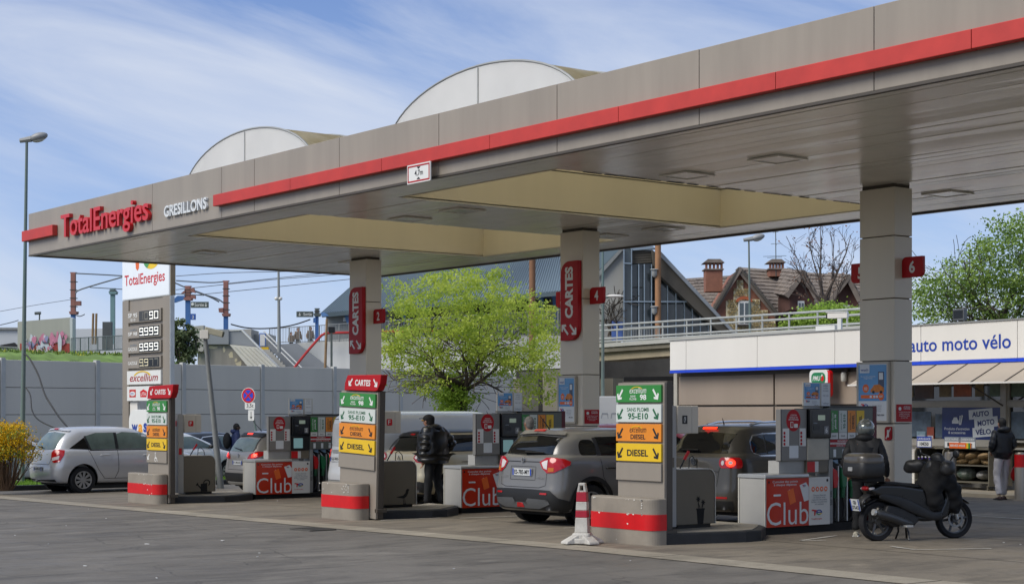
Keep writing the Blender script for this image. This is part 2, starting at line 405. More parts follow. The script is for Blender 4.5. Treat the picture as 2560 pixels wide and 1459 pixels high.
# soffit: long lacquered metal trays, each lying very slightly differently
rs = random.Random(11); PW = .30; k = 0; v = .075
while v < CV1-.05:
    v1 = min(v+PW, CV1-.04)
    segs = [(.06, 6.2), (6.2, 11.1), (11.1, 14.15), (14.15, 18.45), (18.45, CU1)]
    runs = []; cur = None
    for a, b in segs:
        hole = (a, b) in WELLS and v1 > WV0+.02 and v < WV1-.02
        if hole:
            if cur: runs.append(cur); cur = None
        else: cur = (cur[0], b) if cur else (a, b)
    if cur: runs.append(cur)
    for a, b in runs:
        z = HS; t1 = rs.uniform(-.004, .004); t2 = rs.uniform(-.004, .004); gp = .0025; n = max(1, int((b-a)/1.6))
        vs = []; fs = []
        for i in range(n+1):
            u = a+(b-a)*i/n; w1, w2 = rs.uniform(-.0035, .0035), rs.uniform(-.0035, .0035)
            vs += [(u, v+gp, z+t1+w1), (u, v1-gp, z+t2+w2), (u, v1-gp, z+.04), (u, v+gp, z+.04)]
        for i in range(n):
            o = 4*i; fs += [(o, o+1, o+5, o+4), (o+1, o+2, o+6, o+5), (o+2, o+3, o+7, o+6), (o+3, o, o+4, o+7)]
        fs += [(0, 3, 2, 1), (4*n, 4*n+1, 4*n+2, 4*n+3)]
        G().add(vs, fs).build('soffit_panel', soffw, can)
    v = v1
# deck above the trays, closed around the wells
g = G()
for a, b in ((.06, 6.15), (11.15, 14.1), (18.5, CU1-.02)): g.box(a, .08, HS+.05, b, CV1-.02, 6.40)
for a, b in WELLS: g.box(a-.04, .08, HS+.05, b+.04, WV0-.05, 6.40); g.box(a-.04, WV1+.05, HS+.05, b+.04, CV1-.02, 6.40)
g.build('roof_deck', darktaupe, can)
vaultm = M('vault_polycarbonate', '#f0f1f2', .4, var=.03, scale=1, trans=.5)
vaultr = M('weathered_vault_sheet', '#d9cfae', .6, var=.2, scale=1.6, col2='#efeadb', trans=.85)
for w0, w1 in WELLS:
    for x0, y0, x1, y1 in ((w0-.04, WV0-.04, w0, WV1+.04), (w1, WV0-.04, w1+.04, WV1+.04), (w0, WV0-.04, w1, WV0), (w0, WV1, w1, WV1+.04)):
        G().box(x0, y0, HS+.02, x1, y1, 6.44).build('well_liner', yell, can)
    # liner sheet joint near the top
    G().box(w0, WV1-.004, 6.28, w1, WV1-.001, 6.3).build('liner_joint', darktaupe, can)
    G().box(w0+.001, WV0, 6.28, w0+.004, WV1-.01, 6.3).build('liner_joint', darktaupe, can)
    uc = {6.2: 8.15, 14.15: 16.05}[w0]; n = 28; A, B = 2.72, 1.12; zb = 6.38
    arc = [(uc+A*math.cos(math.pi*i/n), zb+B*math.sin(math.pi*i/n)) for i in range(n+1)]
    G().prism(PF(1.34), arc, 0, .04).build('vault_end', vaultm, can)
    G().prism(PF(8.66), arc, 0, .04).build('vault_end', vaultm, can)
    va = [1.34]+[1.34+7.3*i/5 for i in range(1, 6)]
    for a, b in zip(va, va[1:]):
        g = G(); vs = []
        for vv in (a+.012, b-.012):
            for s in (1.0, .985): vs += [(uc+(x-uc)*s, vv, zb+(z-zb)*s+.01) for x, z in arc]
        m = n+1
        fs = []
        for i in range(n):
            fs += [(i, i+1, 2*m+i+1, 2*m+i), (m+i+1, m+i, 3*m+i, 3*m+i+1), (i+1, i, m+i, m+i+1), (2*m+i, 2*m+i+1, 3*m+i+1, 3*m+i)]
        g.add(vs, fs).build('vault_sheet', vaultr, can, smooth=True)
        G().tube([(x+(x-uc)*.004, b, z+.015) for x, z in arc], .022, 5).build('vault_rib', greyst, can)
    G().tube([(x, 1.31, z+.01) for x, z in arc], .025, 5).build('vault_rib', greyst, can)
    G().box(uc-.012, 1.288, zb, uc+.012, 1.296, zb+B-.02).build('vault_end_joint', greyst, can)
lampglass = M('lamp_diffuser', '#bdbdb6', .15, var=.05)
for u, v in ((3.3, 3.0), (3.3, 7.0), (12.6, 2.9), (12.6, 7.9), (19.2, 3.0), (21.2, 2.9), (20.3, 8.0), (28.5, 3)):
    if abs(u-12.6) < .1: uu = (11.7, 13.4)
    else: uu = (u,)
    for u2 in uu:
        f = G().frame(PT(HS-.03), u2-.31, v-.31, u2+.31, v+.31, .05, -.0, .024).build('ceiling_light', soffw, can)
        G().box(u2-.26, v-.26, HS-.02, u2+.26, v+.26, HS-.008).build('light_diffuser', lampglass, f)
# torn dirty gap along the edge of the second well
g = G(); rg = random.Random(5)
for i in range(16):
    a = 1.5+i*.44; g.box(18.46, a, HS-.012, 18.46+rg.uniform(.02, .05), a+rg.uniform(.2, .43), HS-.006)
g.build('torn_edge_dirt', blackm, can, kind='stuff')
colm = M('column_cladding', '#d6cebd', .33, var=.05, scale=.8, streak=True, spec=.5)
colj = M('joint_core', '#4d483f', .8)  # dark brown column core, visible in the gaps between cladding panels
def column(u0, u1, v0, v1, joints, label):
    zb = gz(u0)-.02
    c = G().box(u0+.03, v0+.03, zb, u1-.03, v1-.03, HS).build('column', colj, can); c['label'] = label
    js = [zb]+joints+[HS-.05]
    for a, b in zip(js, js[1:]):
        um = u0+(u1-u0)*.5
        G().box(u0, v0, a+.008, u1, v1, b-.008).build('cladding_panel', colm, c, bevel=.006)
    return c
C3 = column(19.85, 20.57, 6.29, 6.73, [1.65, 2.66, 3.67, 4.68], 'nearest column, at right behind the scooter')
C2 = column(11.85, 12.56, 6.49, 6.93, [1.55, 2.58, 4.10], 'middle column')
C1 = column(3.87, 4.61, 6.47, 6.90, [1.5, 2.6, 4.45], 'farthest column, at left')
# clearance sign
t = thing('clearance_sign', 'white rectangular 4,7m height limit sign with red border on the canopy edge', 'sign', (16.45, -.16, 5.6))
G().prism(PF(0), rrect(-.32, -.17, .32, .13, .01), -.02, 0).build('panel', white, t)
G().frame(PF(0), -.30, -.15, .30, .11, .022, .001, .004).build('border', reds, t)
text('4,7m', ink, t, PF(0), (-.11, -.07, .12, .03), bold=.01)
shape([(-.05, .08), (.05, .08), (0, .045)], ink, t, PF(0), 'arrow'); shape([(-.05, -.115), (.05, -.115), (0, -.08)], ink, t, PF(0), 'arrow')

# ---------------------------------------------------------------- signs on the columns
def cartes_blade(u0, u1, v, z0, z1, label):
    t = thing('card_payment_sign', label, 'sign', ((u0+u1)/2, v, z0)); W = (u1-u0)/2; H = z1-z0
    G().prism(PF(0), rrect(-W, 0, W, H, [0, .26, 0, .26], 8), 0, .10).build('panel', reds, t, bevel=.008)
    text('CARTES', white, t, PF(-.10), (-W*.45, H*.28, W*.45, H*.93), bold=.045, vert=True)
    for s, a in ((-1, 135), (1, -45)):
        shape(arrow_pts(s*W*.45, H*.135, .27, a), white, t, PF(-.10), 'arrow')
cartes_blade(11.98, 12.53, 6.485, 3.27, 4.86, 'tall red card payment blade on the front of the middle column')
cartes_blade(4.0, 4.6, 6.465, 3.22, 4.80, 'tall red card payment blade on the front of the far left column')
def num_sign(n, u, v0, z0, label, s=.30, flip=False):
    t = thing('pump_number_sign', label, 'number sign', (u, v0, z0))
    G().prism(PF(0), rrect(0, 0, s*1.25, s, [0, .08, 0, .08] if not flip else [.08, 0, .08, 0], 5), -.035, .035).build('panel', reds, t, bevel=.005)
    text(str(n), white, t, PF(-.035), (s*.45, s*.2, s*.8, s*.8), bold=.03)
    text(str(n), white, t, Plane((0, .035, 0), (-1, 0, 0), (0, 0, 1)), (-s*.8, s*.2, -s*.45, s*.8), bold=.03)
    return t
num_sign(6, 20.575, 6.5, 4.0, 'red sign with the number 6 on the right flank of the nearest column', .33)
num_sign(4, 12.565, 6.7, 3.99, 'red sign with the number 4 on the right flank of the middle column', .33)
num_sign(2, 4.615, 6.7, 3.93, 'red sign with the number 2 on the right flank of the far left column', .34)
num_sign(5, 19.27, 6.78, 4.0, 'red sign with the number 5 half hidden on the left of the nearest column', .33, True)
num_sign(3, 11.15, 6.98, 4.0, 'red sign with the number 3 nearly hidden left of the middle column', .33, True)
num_sign(1, 3.12, 6.95, 3.93, 'red sign with the number 1 nearly hidden left of the far left column', .33, True)

# ---------------------------------------------------------------- wash poster
posterb = M('poster_blue', '#3f86c4', .3, var=.10, scale=1.1, col2='#6aa4d2'); orange_i = M('orange_print', '#e2661f', .4, var=.06)
paper = M('poster_paper', '#d5dadd', .4, var=.03); greytx = M('grey_print', '#7c848c', .5)
def poster(pl, W, H, parent, simple=False):
    """blue car wash poster: white footer with logo, orange car, phone, badge"""
    p = shape(rrect(0, 0, W, H, .005), paper, parent, pl, 'poster', d=.001, t=.004)
    q = lambda n, pts, m, d=.007: shape(pts, m, p, pl, n, d=d, t=.001)
    q('blue_field', rrect(.02*W, .35*H, .98*W, .98*H, .004), posterb)
    q('logo_patch', rrect(.06*W, .84*H, .40*W, .98*H, .01), paper, .009)
    text('wash', M('wash_blue', '#41599a', .5), p, pl, (.10*W, .87*H, .36*W, .92*H), d=.012)
    text('Du mardi au dimanche\nlavages bonus', paper, p, pl, (.10*W, .73*H, .60*W, .79*H), d=.009)
    q('badge', ell(.27*W, .57*H, .11*W, .075*H, 16), orange_i, .009)
    text('X2', paper, p, pl, (.21*W, .54*H, .33*W, .59*H), d=.012, bold=.03)
    # car and phone
    q('phone', rrect(.70*W, .55*H, .90*W, .86*H, .01), M('phone_grey', '#46536a', .4), .009)
    q('phone_screen', rrect(.73*W, .72*H, .87*W, .84*H, .005), paper, .010)
    q('car_picture', [(.44*W, .50*H), (.44*W, .55*H), (.50*W, .58*H), (.56*W, .63*H), (.74*W, .64*H), (.84*W, .60*H), (.90*W, .58*H), (.90*W, .50*H)], M('orange_car_print', '#c9761f', .4, var=.2, scale=20), .011)
    for x in (.54, .80): q('wheel_picture', ell(x*W, .505*H, .045*W, .025*H, 12), ink, .012)
    q('price_strip', rrect(.10*W, .395*H, .72*W, .455*H, .015), orange_i, .009)
    for x in (.45, .57, .66): q('price_dot', ell(x*W, .425*H, .04*W, .022*H, 10), paper, .011)
    q('badge', ell(.80*W, .43*H, .10*W, .07*H, 16), orange_i, .010)
    text('50€', paper, p, pl, (.74*W, .41*H, .86*W, .45*H), d=.013, bold=.02)
    # footer
    te_logo(p, pl, .09*W, .19*H, .26*W, .12*H, .007)
    text('Du lundi au dimanche\nlavage de votre auto\nselon le programme\nen station service', greytx, p, pl, (.50*W, .16*H, .82*W, .28*H), d=.007, bold=.0)
    text('PASS CASH', ink, p, pl, (.66*W, .09*H, .90*W, .12*H), d=.007, bold=.03)
    return p
def te_logo(parent, pl, x, y, w_, h, d):
    q = lambda n, pts, m, dd: shape(pts, m, parent, pl, n, d=dd, t=.001)
    rd = redb
    q('logo_mark', [(x, y+h*.78), (x+w_*.1, y+h*.95), (x+w_*.6, y+h*.80), (x+w_*.55, y+h*.62), (x+w_*.42, y+h*.66), (x+w_*.36, y+h*.15), (x+w_*.26, y+h*.15), (x+w_*.27, y+h*.68)], rd, d)
    def ringseg(a0, a1, m, dd):
        cx, cy, r1, r0 = x+w_*.72, y+h*.55, w_*.28, w_*.17
        A = [a0+(a1-a0)*i/8 for i in range(9)]
        q('logo_mark', [(cx+r1*math.cos(R(a)), cy+r1*math.sin(R(a))*h/w_*1.25) for a in A]+[(cx+r0*math.cos(R(a)), cy+r0*math.sin(R(a))*h/w_*1.25) for a in reversed(A)], m, dd)
    ringseg(-10, 200, blue_ink, d+.001); ringseg(200, 290, M('logo_green', '#4f9a5c', .5), d+.001); ringseg(290, 350, M('logo_yellow', '#e8c32c', .5), d+.001)
    q('logo_mark', rrect(x+w_*.5, y+h*.47, x+w_, y+h*.60, 0), blue_ink, d+.002)
def frame_poster(u, v, z, W, H, label, name='poster_frame', back=.05):
    t = thing(name, label, 'poster', (u, v, z))
    G().prism(PF(0), rrect(-.03, -.03, W+.03, H+.03, .01), 0, back).build('backing', cream, t, bevel=.004)
    G().frame(PF(-back), -.03, -.03, W+.03, H+.03, .035, 0, .012).build('frame', cream, t)
    poster(PF(-back-.001), W, H, t)
    return t
frame_poster(19.87, 6.283, 1.69, .60, .93, 'framed blue car wash poster on the front of the nearest column')
frame_poster(11.87, 6.483, 1.63, .50, .90, 'framed blue car wash poster on the front of the middle column')
def red_notice(u, v, z, label):
    t = tag(G().prism(PR(u), rrect(v, z, v+.38, z+.28, .004), 0, .008).build('notice', reds), label, 'notice')
    pl = PR(u+.008)
    text('ATTENTION\nDEMARRAGE', white, t, pl, (v+.17, z+.20, v+.34, z+.25))
    text('le moteur doit etre coupe\npendant la distribution\nde carburant en station\net ne pas fumer', white, t, pl, (v+.05, z+.05, v+.34, z+.17), bold=0)
    shape(ell(v+.08, z+.21, .035, .03, 10), white, t, pl, 'icon', d=.001)
red_notice(20.572, 6.33, 1.68, 'red square safety notice on the right flank of the nearest column')
red_notice(12.562, 6.53, 1.60, 'red square safety notice on the right flank of the middle column')
t = tag(G().prism(PF(6.285), rrect(20.45-.62+.55, 1.38, 20.53, 1.60, [0, .05, 0, .05]), 0, .01).build('no_smoking_sign', reds), 'small red no phone pictogram sign low on the nearest column behind the helmet', 'sign')
shape(rrect(20.43, 1.43, 20.47, 1.55, .01), white, t, PF(6.275), 'icon', d=.001)
shape([(20.40, 1.41), (20.415, 1.40), (20.51, 1.57), (20.495, 1.58)], white, t, PF(6.275), 'icon', d=.002)

# ================================================================ the three islands
greenp = M('plaque_green', '#2c7d34', .4, var=.04); whitep = M('plaque_white', '#c3c9c4', .4, var=.03); orangep = M('plaque_orange', '#d98422', .4, var=.04)
yellowp = M('plaque_yellow', '#dbb41d', .4, var=.04); dgreen = M('dark_green_print', '#1f5d3c', .5)
clubo = M('poster_orange', '#c5350a', .3, var=.1, scale=1.4, col2='#b31d06'); pcream = M('pump_side_grey', '#adaba5', .4, var=.08, scale=1.2)
silver = M('silver_trim', '#b9bab8', .3, metal=.5, var=.05); cabin = M('cabinet_grey', '#6f6758', .42, var=.08, scale=1)
headm = M('terminal_head', '#c4bdaf', .4, var=.04); kerbm = M('black_kerb_paint', '#15171a', .6, var=.35, scale=3, col2='#26292d')
kerbtop = M('kerb_concrete', '#8d877b', .85, var=.2, scale=2, bump=.3)
bumperm = M('painted_concrete', '#898175', .6, var=.10, scale=3, bump=.15, bscale=12)
phos = M('lit_display', '#7f8c7e', .2, emit=.25)
hose = M('hose_black', '#0d0e0f', .4, var=.1); screen = M('dark_screen', '#0a0c10', .12, var=.2)
ISL = [
 dict(k='near', du=0, dv=0, dz=0, board=(20.08, 21.05, .80), lean=0, cart=None, bump=(19.72, 21.12, .50), num=6, icon='plant', blank=1,
      nm='right hand', who='beside the striped cone'),
 dict(k='mid', du=-7.98, dv=.2, dz=-.08, board=(12.22, 13.43, 1.0), lean=2.0, cart=(12.38, 13.58), bump=(12.0, 13.25, .68), num=4, icon='bird', blank=1,
      nm='middle', who='in front of the man in the puffer jacket'),
 dict(k='far', du=-15.96, dv=.25, dz=-.15, board=(4.32, 5.32, 1.0), lean=0, cart=(4.36, 5.62), bump=(3.75, 5.3, .72), num=2, icon='can', blank=0,
      nm='left', who='next to the silver hatchback'),
]
def flower(pl, cx, cz, parent):
    g = G(); K = lambda pts, d0=.001: g.prism(pl, [(cx+x, cz+z) for x, z in pts], d0, d0+.001)
    K([(-.075, .20), (.075, .20), (.055, 0), (-.055, 0)]); K([(-.085, .20), (.085, .20), (.085, .225), (-.085, .225)])
    for sx, sz in ((-.035, .36), (.04, .31)):
        K([(sx-.004, .22), (sx+.004, .22), (sx*1.3+.003, sz), (sx*1.3-.003, sz)], .002)
        for a in range(0, 360, 60):
            c, s = math.cos(R(a)), math.sin(R(a))
            K([(sx*1.3, sz), (sx*1.3+.02*c-.011*s, sz+.02*s+.011*c), (sx*1.3+.048*c, sz+.048*s), (sx*1.3+.02*c+.011*s, sz+.02*s-.011*c)], .003+.0005*a/60)
    for s in (-1, 1): K([(s*.01, .23), (s*.045, .26), (s*.06, .31), (s*.03, .28)], .0075)
    g.build('plant_silhouette', blackm, parent)
def can_icon(pl, cx, cz, parent):
    g = G(); K = lambda pts, d: g.prism(pl, [(cx+x, cz+z) for x, z in pts], d, d+.001)
    K([(-.07, 0), (.09, 0), (.09, .19), (-.07, .17)], .001)
    K([(-.065, .05), (-.16, .15), (-.15, .17), (-.065, .10)], .002)
    K([(-.19, .155), (-.14, .20), (-.13, .16), (-.175, .13)], .003)
    g.build('watering_can_silhouette', blackm, parent)
    A = [-60+i*20 for i in range(15)]
    o = [(cx+.075+.085*math.cos(R(a)), cz+.19+.075*math.sin(R(a))) for a in A]; i_ = [(cx+.075+.062*math.cos(R(a)), cz+.19+.053*math.sin(R(a))) for a in reversed(A)]
    shape(o+i_, blackm, parent, pl, 'watering_can_silhouette', d=.0045, t=.001)
def bird_icon(pl, cx, cz, parent):
    P = [(-.13, .04), (-.07, .05), (.0, .06), (.045, .11), (.06, .17), (.09, .185), (.12, .165), (.105, .15), (.095, .10), (.06, .04), (.01, .01), (-.06, .02)]
    g = G().prism(pl, [(cx+x*1.2, cz+z+.10) for x, z in P], .001, .002)
    for x in (.0, .03):
        g.prism(pl, [(cx+x, cz+.12), (cx+x+.008, cz+.12), (cx+x+.02, cz+.02), (cx+x+.05, cz), (cx+x+.005, cz), (cx+x+.01, cz+.02)], .0025+x*.03, .0032+x*.03)
    g.build('bird_silhouette', blackm, parent)
for I in ISL:
    du, dv, dz = I['du'], I['dv'], I['dz']; nm = I['nm']; u0, u1, vb = I['board']; gzb = gz(u1)
    # --- kerb of the island
    t = thing('island_kerb', 'black painted concrete kerb under the %s pump island' % nm, 'kerb', (20.3+du, 0, dz))
    dvl = dv
    kl_ = I['bump'][0]+.06-(20.3+du)
    out_ = [(kl_, .72), (.80, .72), (1.14, 2.0), (1.1, 2.35), (.62, 2.95), (.32, 3.16), (-.60, 3.16), (kl_, 2.6)]
    out_ = [(x, y+dvl) for x, y in out_]
    G().prism(PT(0), out_, -.1, .158).build('kerb_body', kerbm, t, bevel=.02)
    ins = [(kl_+.08, .82), (.74, .82), (1.04, 2.02), (1.0, 2.28), (.55, 2.86), (.3, 3.1), (-.56, 3.1), (kl_+.08, 2.55)]
    G().prism(PT(0), [(x, y+dvl) for x, y in ins], .159, .168).build('kerb_top', kerbtop, t)
    # --- rounded bumper with red band
    b0, b1, bv = I['bump']; v1 = vb-.012
    t = thing('impact_block', '%s concrete block with a red band %s' % ({'near': 'scuffed', 'mid': 'chipped', 'far': 'clean edged'}[I['k']], {'near': 'beside the striped cone', 'mid': 'at the foot of the middle price board', 'far': 'nearest the silver hatchback'}[I['k']]), 'bollard block', ((b0+b1)/2, 0, gzb))
    W = (b1-b0)/2
    def bo(o=0): return rrect(-W-o, bv-o, W+o, v1, [.20, .18, .02, .02], 8)
    G().prism(PT(0), bo(), -.02, .645).build('block', bumperm, t, bevel=.03, seg=3)
    G().prism(PT(0), bo(.006), .205, .425).build('red_band', redb, t)
    g = G(); rr_ = random.Random(I['num'])
    for q in range(26):
        x = rr_.uniform(W*.2, W) if q < 18 else rr_.uniform(-W, W); z = rr_.choice((rr_.gauss(.63, .02), rr_.gauss(.42, .01), rr_.uniform(.05, .6))) if I['k'] != 'mid' else rr_.gauss(.55, .06)
        s = rr_.uniform(.006, .02); xx = min(x, W-.20)
        g.prism(PF(bv), [(xx+s*math.cos(a)*rr_.uniform(.5, 1.6), min(z, .62)+s*math.sin(a)*rr_.uniform(.4, .8)) for a in (0, 1, 2.1, 3, 4.2, 5.2)], .0065, .0072)
    g.build('paint_chips', M('chipped_paint', '#c9c6be', .7, var=.2), t, kind='stuff')
    # --- price board
    t = thing('fuel_board', {'near': 'fuel direction board with four coloured plaques and no red topper', 'mid': 'leaning fuel direction board under a red topper, in the middle of the forecourt',
        'far': 'fuel direction board with a wheelchair plaque under a red topper, at left'}[I['k']], 'sign board', (u1, vb, gzb))
    BW = u1-u0; T = Matrix.Rotation(R(I['lean']), 4, 'Y')
    t.rotation_euler = (0, R(I['lean']), 0)
    G().box(-BW, 0, .02, 0, .05, 2.25).build('front_panel', taupe2, t, bevel=.008)
    G().box(-BW+.03, .052, .02, .0, .16, 2.27).build('rear_body', darktaupe, t, bevel=.006)
    G().box(-.03, .0, .14, .05, .20, .20).build('foot_plate', darktaupe, t)
    zs = [(1.975, 2.215, greenp), (1.695, 1.945, whitep), (1.425, 1.67, orangep), (1.145, 1.395, yellowp), (.875, 1.12, taupe2)]
    for q, (z0, z1, m) in enumerate(zs):
        z0 -= 0; pl = PF(-.035); a0, a1 = -BW+.0, -.03
        pq = G().prism(PF(0), rrect(a0, z0, a1, z1, .004), .002, .035).build('plaque', m, t, bevel=.003)
        Wp = a1-a0; X = lambda f: a0+Wp*f
        pc = [white, dgreen, ink, ink, white][q]
        if q < 4:
            shape(arrow_pts(X(.10), (z0+z1)/2-.01, .17, 235), pc, pq, pl, 'arrow', d=.001); shape(arrow_pts(X(.88), (z0+z1)/2-.01, .17, -55), pc, pq, pl, 'arrow', d=.001)
        if q in (0, 2):
            text('excellium', pc, pq, pl, (X(.31), z0+.125, X(.68), z0+.215), ital=.25, bold=.0, d=.002)
            A = [30+i*12 for i in range(11)]
            shape([(X(.47)+.14*math.cos(R(a))*Wp, z0+.155+.065*math.sin(R(a))) for a in A]+[(X(.47)+.13*math.cos(R(a))*Wp, z0+.15+.06*math.sin(R(a))) for a in reversed(A)], yellowp, pq, pl, 'swoosh', d=.004, t=.001)
        if q == 0:
            text('SANS\nPLOMB', pc, pq, pl, (X(.31), z0+.03, X(.46), z0+.10), d=.002); text('98', pc, pq, pl, (X(.54), z0+.03, X(.68), z0+.11), bold=.03, d=.002)
        if q == 1:
            text('SANS PLOMB', pc, pq, pl, (X(.25), z0+.15, X(.74), z0+.205), d=.002); text('95-E10', pc, pq, pl, (X(.27), z0+.04, X(.72), z0+.13), bold=.028, d=.002)
        if q == 2: text('DIESEL', pc, pq, pl, (X(.33), z0+.03, X(.66), z0+.10), bold=.025, d=.002)
        if q == 3: text('DIESEL', pc, pq, pl, (X(.25), z0+.07, X(.72), z0+.165), bold=.028, d=.002)
        if q == 4 and I['k'] == 'far':
            shape(arrow_pts(X(.10), (z0+z1)/2, .15, 235), pc, pq, pl, 'arrow', d=.001)
            cx = X(.47); A = [i*20 for i in range(19)]
            shape([(cx+.062*math.cos(R(a)), z0+.075+.05*math.sin(R(a))) for a in range(0, 300, 20)]+[(cx+.045*math.cos(R(a)), z0+.075+.036*math.sin(R(a))) for a in range(280, -20, -20)], pc, pq, pl, 'icon', d=.001)
            shape([(cx-.03, z0+.19), (cx-.01, z0+.19), (cx+.0, z0+.10), (cx+.06, z0+.10), (cx+.09, z0+.03), (cx+.07, z0+.03), (cx+.045, z0+.085), (cx-.02, z0+.085)], pc, pq, pl, 'icon', d=.003)
            shape(ell(cx-.02, z0+.21, .018, .018, 10), pc, pq, pl, 'icon', d=.001)
    if I['cart']:
        c0, c1 = I['cart']; a0 = c0-u1; a1 = c1-u1
        hd = G().prism(PF(0), [(a0, 2.26), (a0+.02, 2.40), (a0+.10, 2.53), (a1, 2.56), (a1-.03, 2.40), (a1-.12, 2.28), (a1-.2, 2.265)], -.10, .04).build('topper', reds, t, bevel=.01)
        hd['label'] = 'red card payment topper'; w_ = a1-a0
        text('CARTES', white, hd, PF(-.04), (a0+w_*.30, 2.35, a0+w_*.72, 2.46), bold=.03, ital=.12, d=.002)
        shape(arrow_pts(a0+w_*.18, 2.41, .17, 225), white, hd, PF(-.04), 'arrow', d=.001); shape(arrow_pts(a0+w_*.85, 2.41, .17, -50), white, hd, PF(-.04), 'arrow', d=.001)
    # --- service cabinet with terminal head
    t = thing('service_cabinet', {'near': 'low grey service cabinet with a flower pot silhouette', 'mid': 'low grey service cabinet with a black bird silhouette', 'far': 'low grey service cabinet with a watering can silhouette'}[I['k']], 'cabinet', (20.62+du, 1.44+dv, dz+.168))
    sz = -.0
    G().prism(PR(0), rrect(0, .05, .76, .84, [0, 0, .14, 0], 6), -.40, 0).build('body', cabin, t, bevel=.01)
    G().prism(PR(0), rrect(0, .05, .78, .86, [0, 0, .15, 0], 6), -.42, -.40).build('rear_trim', M('cream_trim', '#c8c4b8', .4), t)
    g = G(); O = rrect(-.0, .05, .775, .855, [0, 0, .15, 0], 8); Ii = rrect(.0, .05, .762, .842, [0, 0, .14, 0], 8)
    n = len(O); vs = [PR(0).p(x, y, d) for d in (-.4, .006) for P in (O, Ii) for x, y in P]
    g.add(vs, [q for i in range(1, n-1) for q in ((2*n+i, 2*n+i+1, 3*n+i+1, 3*n+i), (i, i+1, 2*n+i+1, 2*n+i))]).build('edge_trim', MATS['cream_trim'], t)
    G().box(-.36, .05, 0, -.03, .70, .05).build('plinth', black, t)
    G().box(-.16, -.14, .03, .0, -.002, 1.76).build('post', M('light_post', '#aaa9a5', .4, var=.03), t, bevel=.006)
    G().box(-.13, -.12, .88, .005, -.05, 1.02).build('post_window', redb if I['k'] != 'near' else cabin, t)
    hd = G().box(-.34, 0.0, 1.36, .02, .28, 1.76).build('terminal_head', headm, t, bevel=.012)
    G().box(-.32, .282, 1.36, .012, .42, 1.76).build('terminal_side', headm, t, bevel=.012)
    if I['k'] == 'near':
        shape(rrect(.09, 1.50, .19, 1.62, .004), ink, hd, PR(.02), 'label', d=.001)
        text('OP', white, hd, PR(.02), (.12, 1.52, .16, 1.60), d=.004)
    else:
        shape(rrect(.10, 1.50, .22, 1.62, .02), redb, hd, PR(.02), 'label', d=.001); text('F', white, hd, PR(.02), (.13, 1.525, .18, 1.60), d=.004)
        shape(rrect(-.11, 1.50, -.05, 1.62, .01), redb, hd, PF(-.145), 'label', d=.001)
    # squeegee handle standing in the bucket well
    G().tube([(-.2, .22, .8), (-.19, .33, .98)], .012).build('squeegee_shaft', black, t)
    G().tube([(-.19, .33, .98), (-.18, .41, 1.10)], .022).build('squeegee_grip', redb, t)
    G().tube([(-.22, .45, .84), (-.22, .46, 1.0), (-.22, .52, 1.03), (-.22, .6, .95), (-.22, .62, .84)], .008).build('wire_hoop', black, t)
    {'plant': flower, 'can': can_icon, 'bird': bird_icon}[I['icon']](PR(.001), .47 if I['k'] != 'far' else .48, .055, t)
    # --- pump
    t = thing('fuel_pump', {'near': 'fuel pump number 6 with an orange Club poster, behind the helmeted rider', 'mid': 'fuel pump with an orange Club poster, half hidden by the grey car',
        'far': 'fuel pump number 2 with an orange Club poster, in front of the white van'}[I['k']], 'fuel pump', (20.7+du, 3.17+dv, dz))
    G().box(-.50, .03, -.03, -.03, 3.0, .125).build('plinth', blackm, t)
    G().box(-.54, 0, .12, 0, 1.42, .845).build('lower_cabinet', pcream, t, bevel=.008)
    wt = G().prism(PF(0), rrect(-.56, .848, .02, .905, [0, 0, .03, .03]), -.94, .015).build('worktop', silver, t, bevel=.006)
    for y in (0.0, ): G().box(-.012, -.012, .12, .006, .014, .846).build('corner_trim', MATS['cream_trim'], t); G().box(-.552, -.012, .12, -.53, .014, .846).build('corner_trim', MATS['cream_trim'], t)
    pl = PR(.002)
    p = shape(rrect(.02, .115, .945, .842, 0), clubo, t, pl, 'club_poster', d=.0, t=.004)
    te = lambda *a, **k_: text(*a, d=.006, **k_)
    te('Club', paper, p, pl, (.03, .14, .935, .485), bold=-.004)
    te('Cumulez des points\nà chaque dépense', paper, p, pl, (.15, .72, .70, .81))
    shape(rrect(.17, .575, .33, .605, .015), paper, p, pl, 'pill', d=.005)
    shape([(.74, .73), (.88, .77), (.94, .70), (.94, .50), (.84, .48)], paper, p, pl, 'card', d=.005)
    shape([(.47, .65), (.60, .69), (.66, .48), (.53, .44)], orange_i, p, pl, 'card', d=.005); te('Club', paper, p, pl, (.50, .635, .58, .67)); te('8%', paper, p, pl, (.53, .54, .60, .61))
    te_logo(p, pl, .79, .69, .08, .05, .007)
    shape(ell(.07, .79, .018), black, p, pl, 'lock', d=.006)
    p = shape(rrect(.95, .115, 1.42, .842, 0), white, t, pl, 'info_poster', d=0, t=.004)
    for q in range(4): shape(ell(1.04+.095*q, .66, .038, .038, 14), orange_i, p, pl, 'badge', d=.005); shape(ell(1.04+.095*q, .66, .016, .016, 8), paper, p, pl, 'badge_icon', d=.007)
    te('Chaque dépense\nen station vous\nrapporte des points\nfaciles à transformer\nen cadeaux', greytx, p, pl, (1.0, .42, 1.36, .58), bold=.01)
    te_logo(p, pl, 1.0, .24, .24, .12, .006); te('TotalEnergies', redb, p, pl, (1.0, .19, 1.24, .22))
    shape(ell(1.36, .79, .022), black, p, pl, 'lock', d=.006)
    # neck and the upper console
    G().box(-.30, .38, .908, -.08, 1.40, 1.10).build('neck', M('neck_grey', '#a9a8a3', .45), t)
    G().box(-.10, .94, .908, -.03, 1.42, 1.10).build('neck_door', cabin, t, bevel=.004)
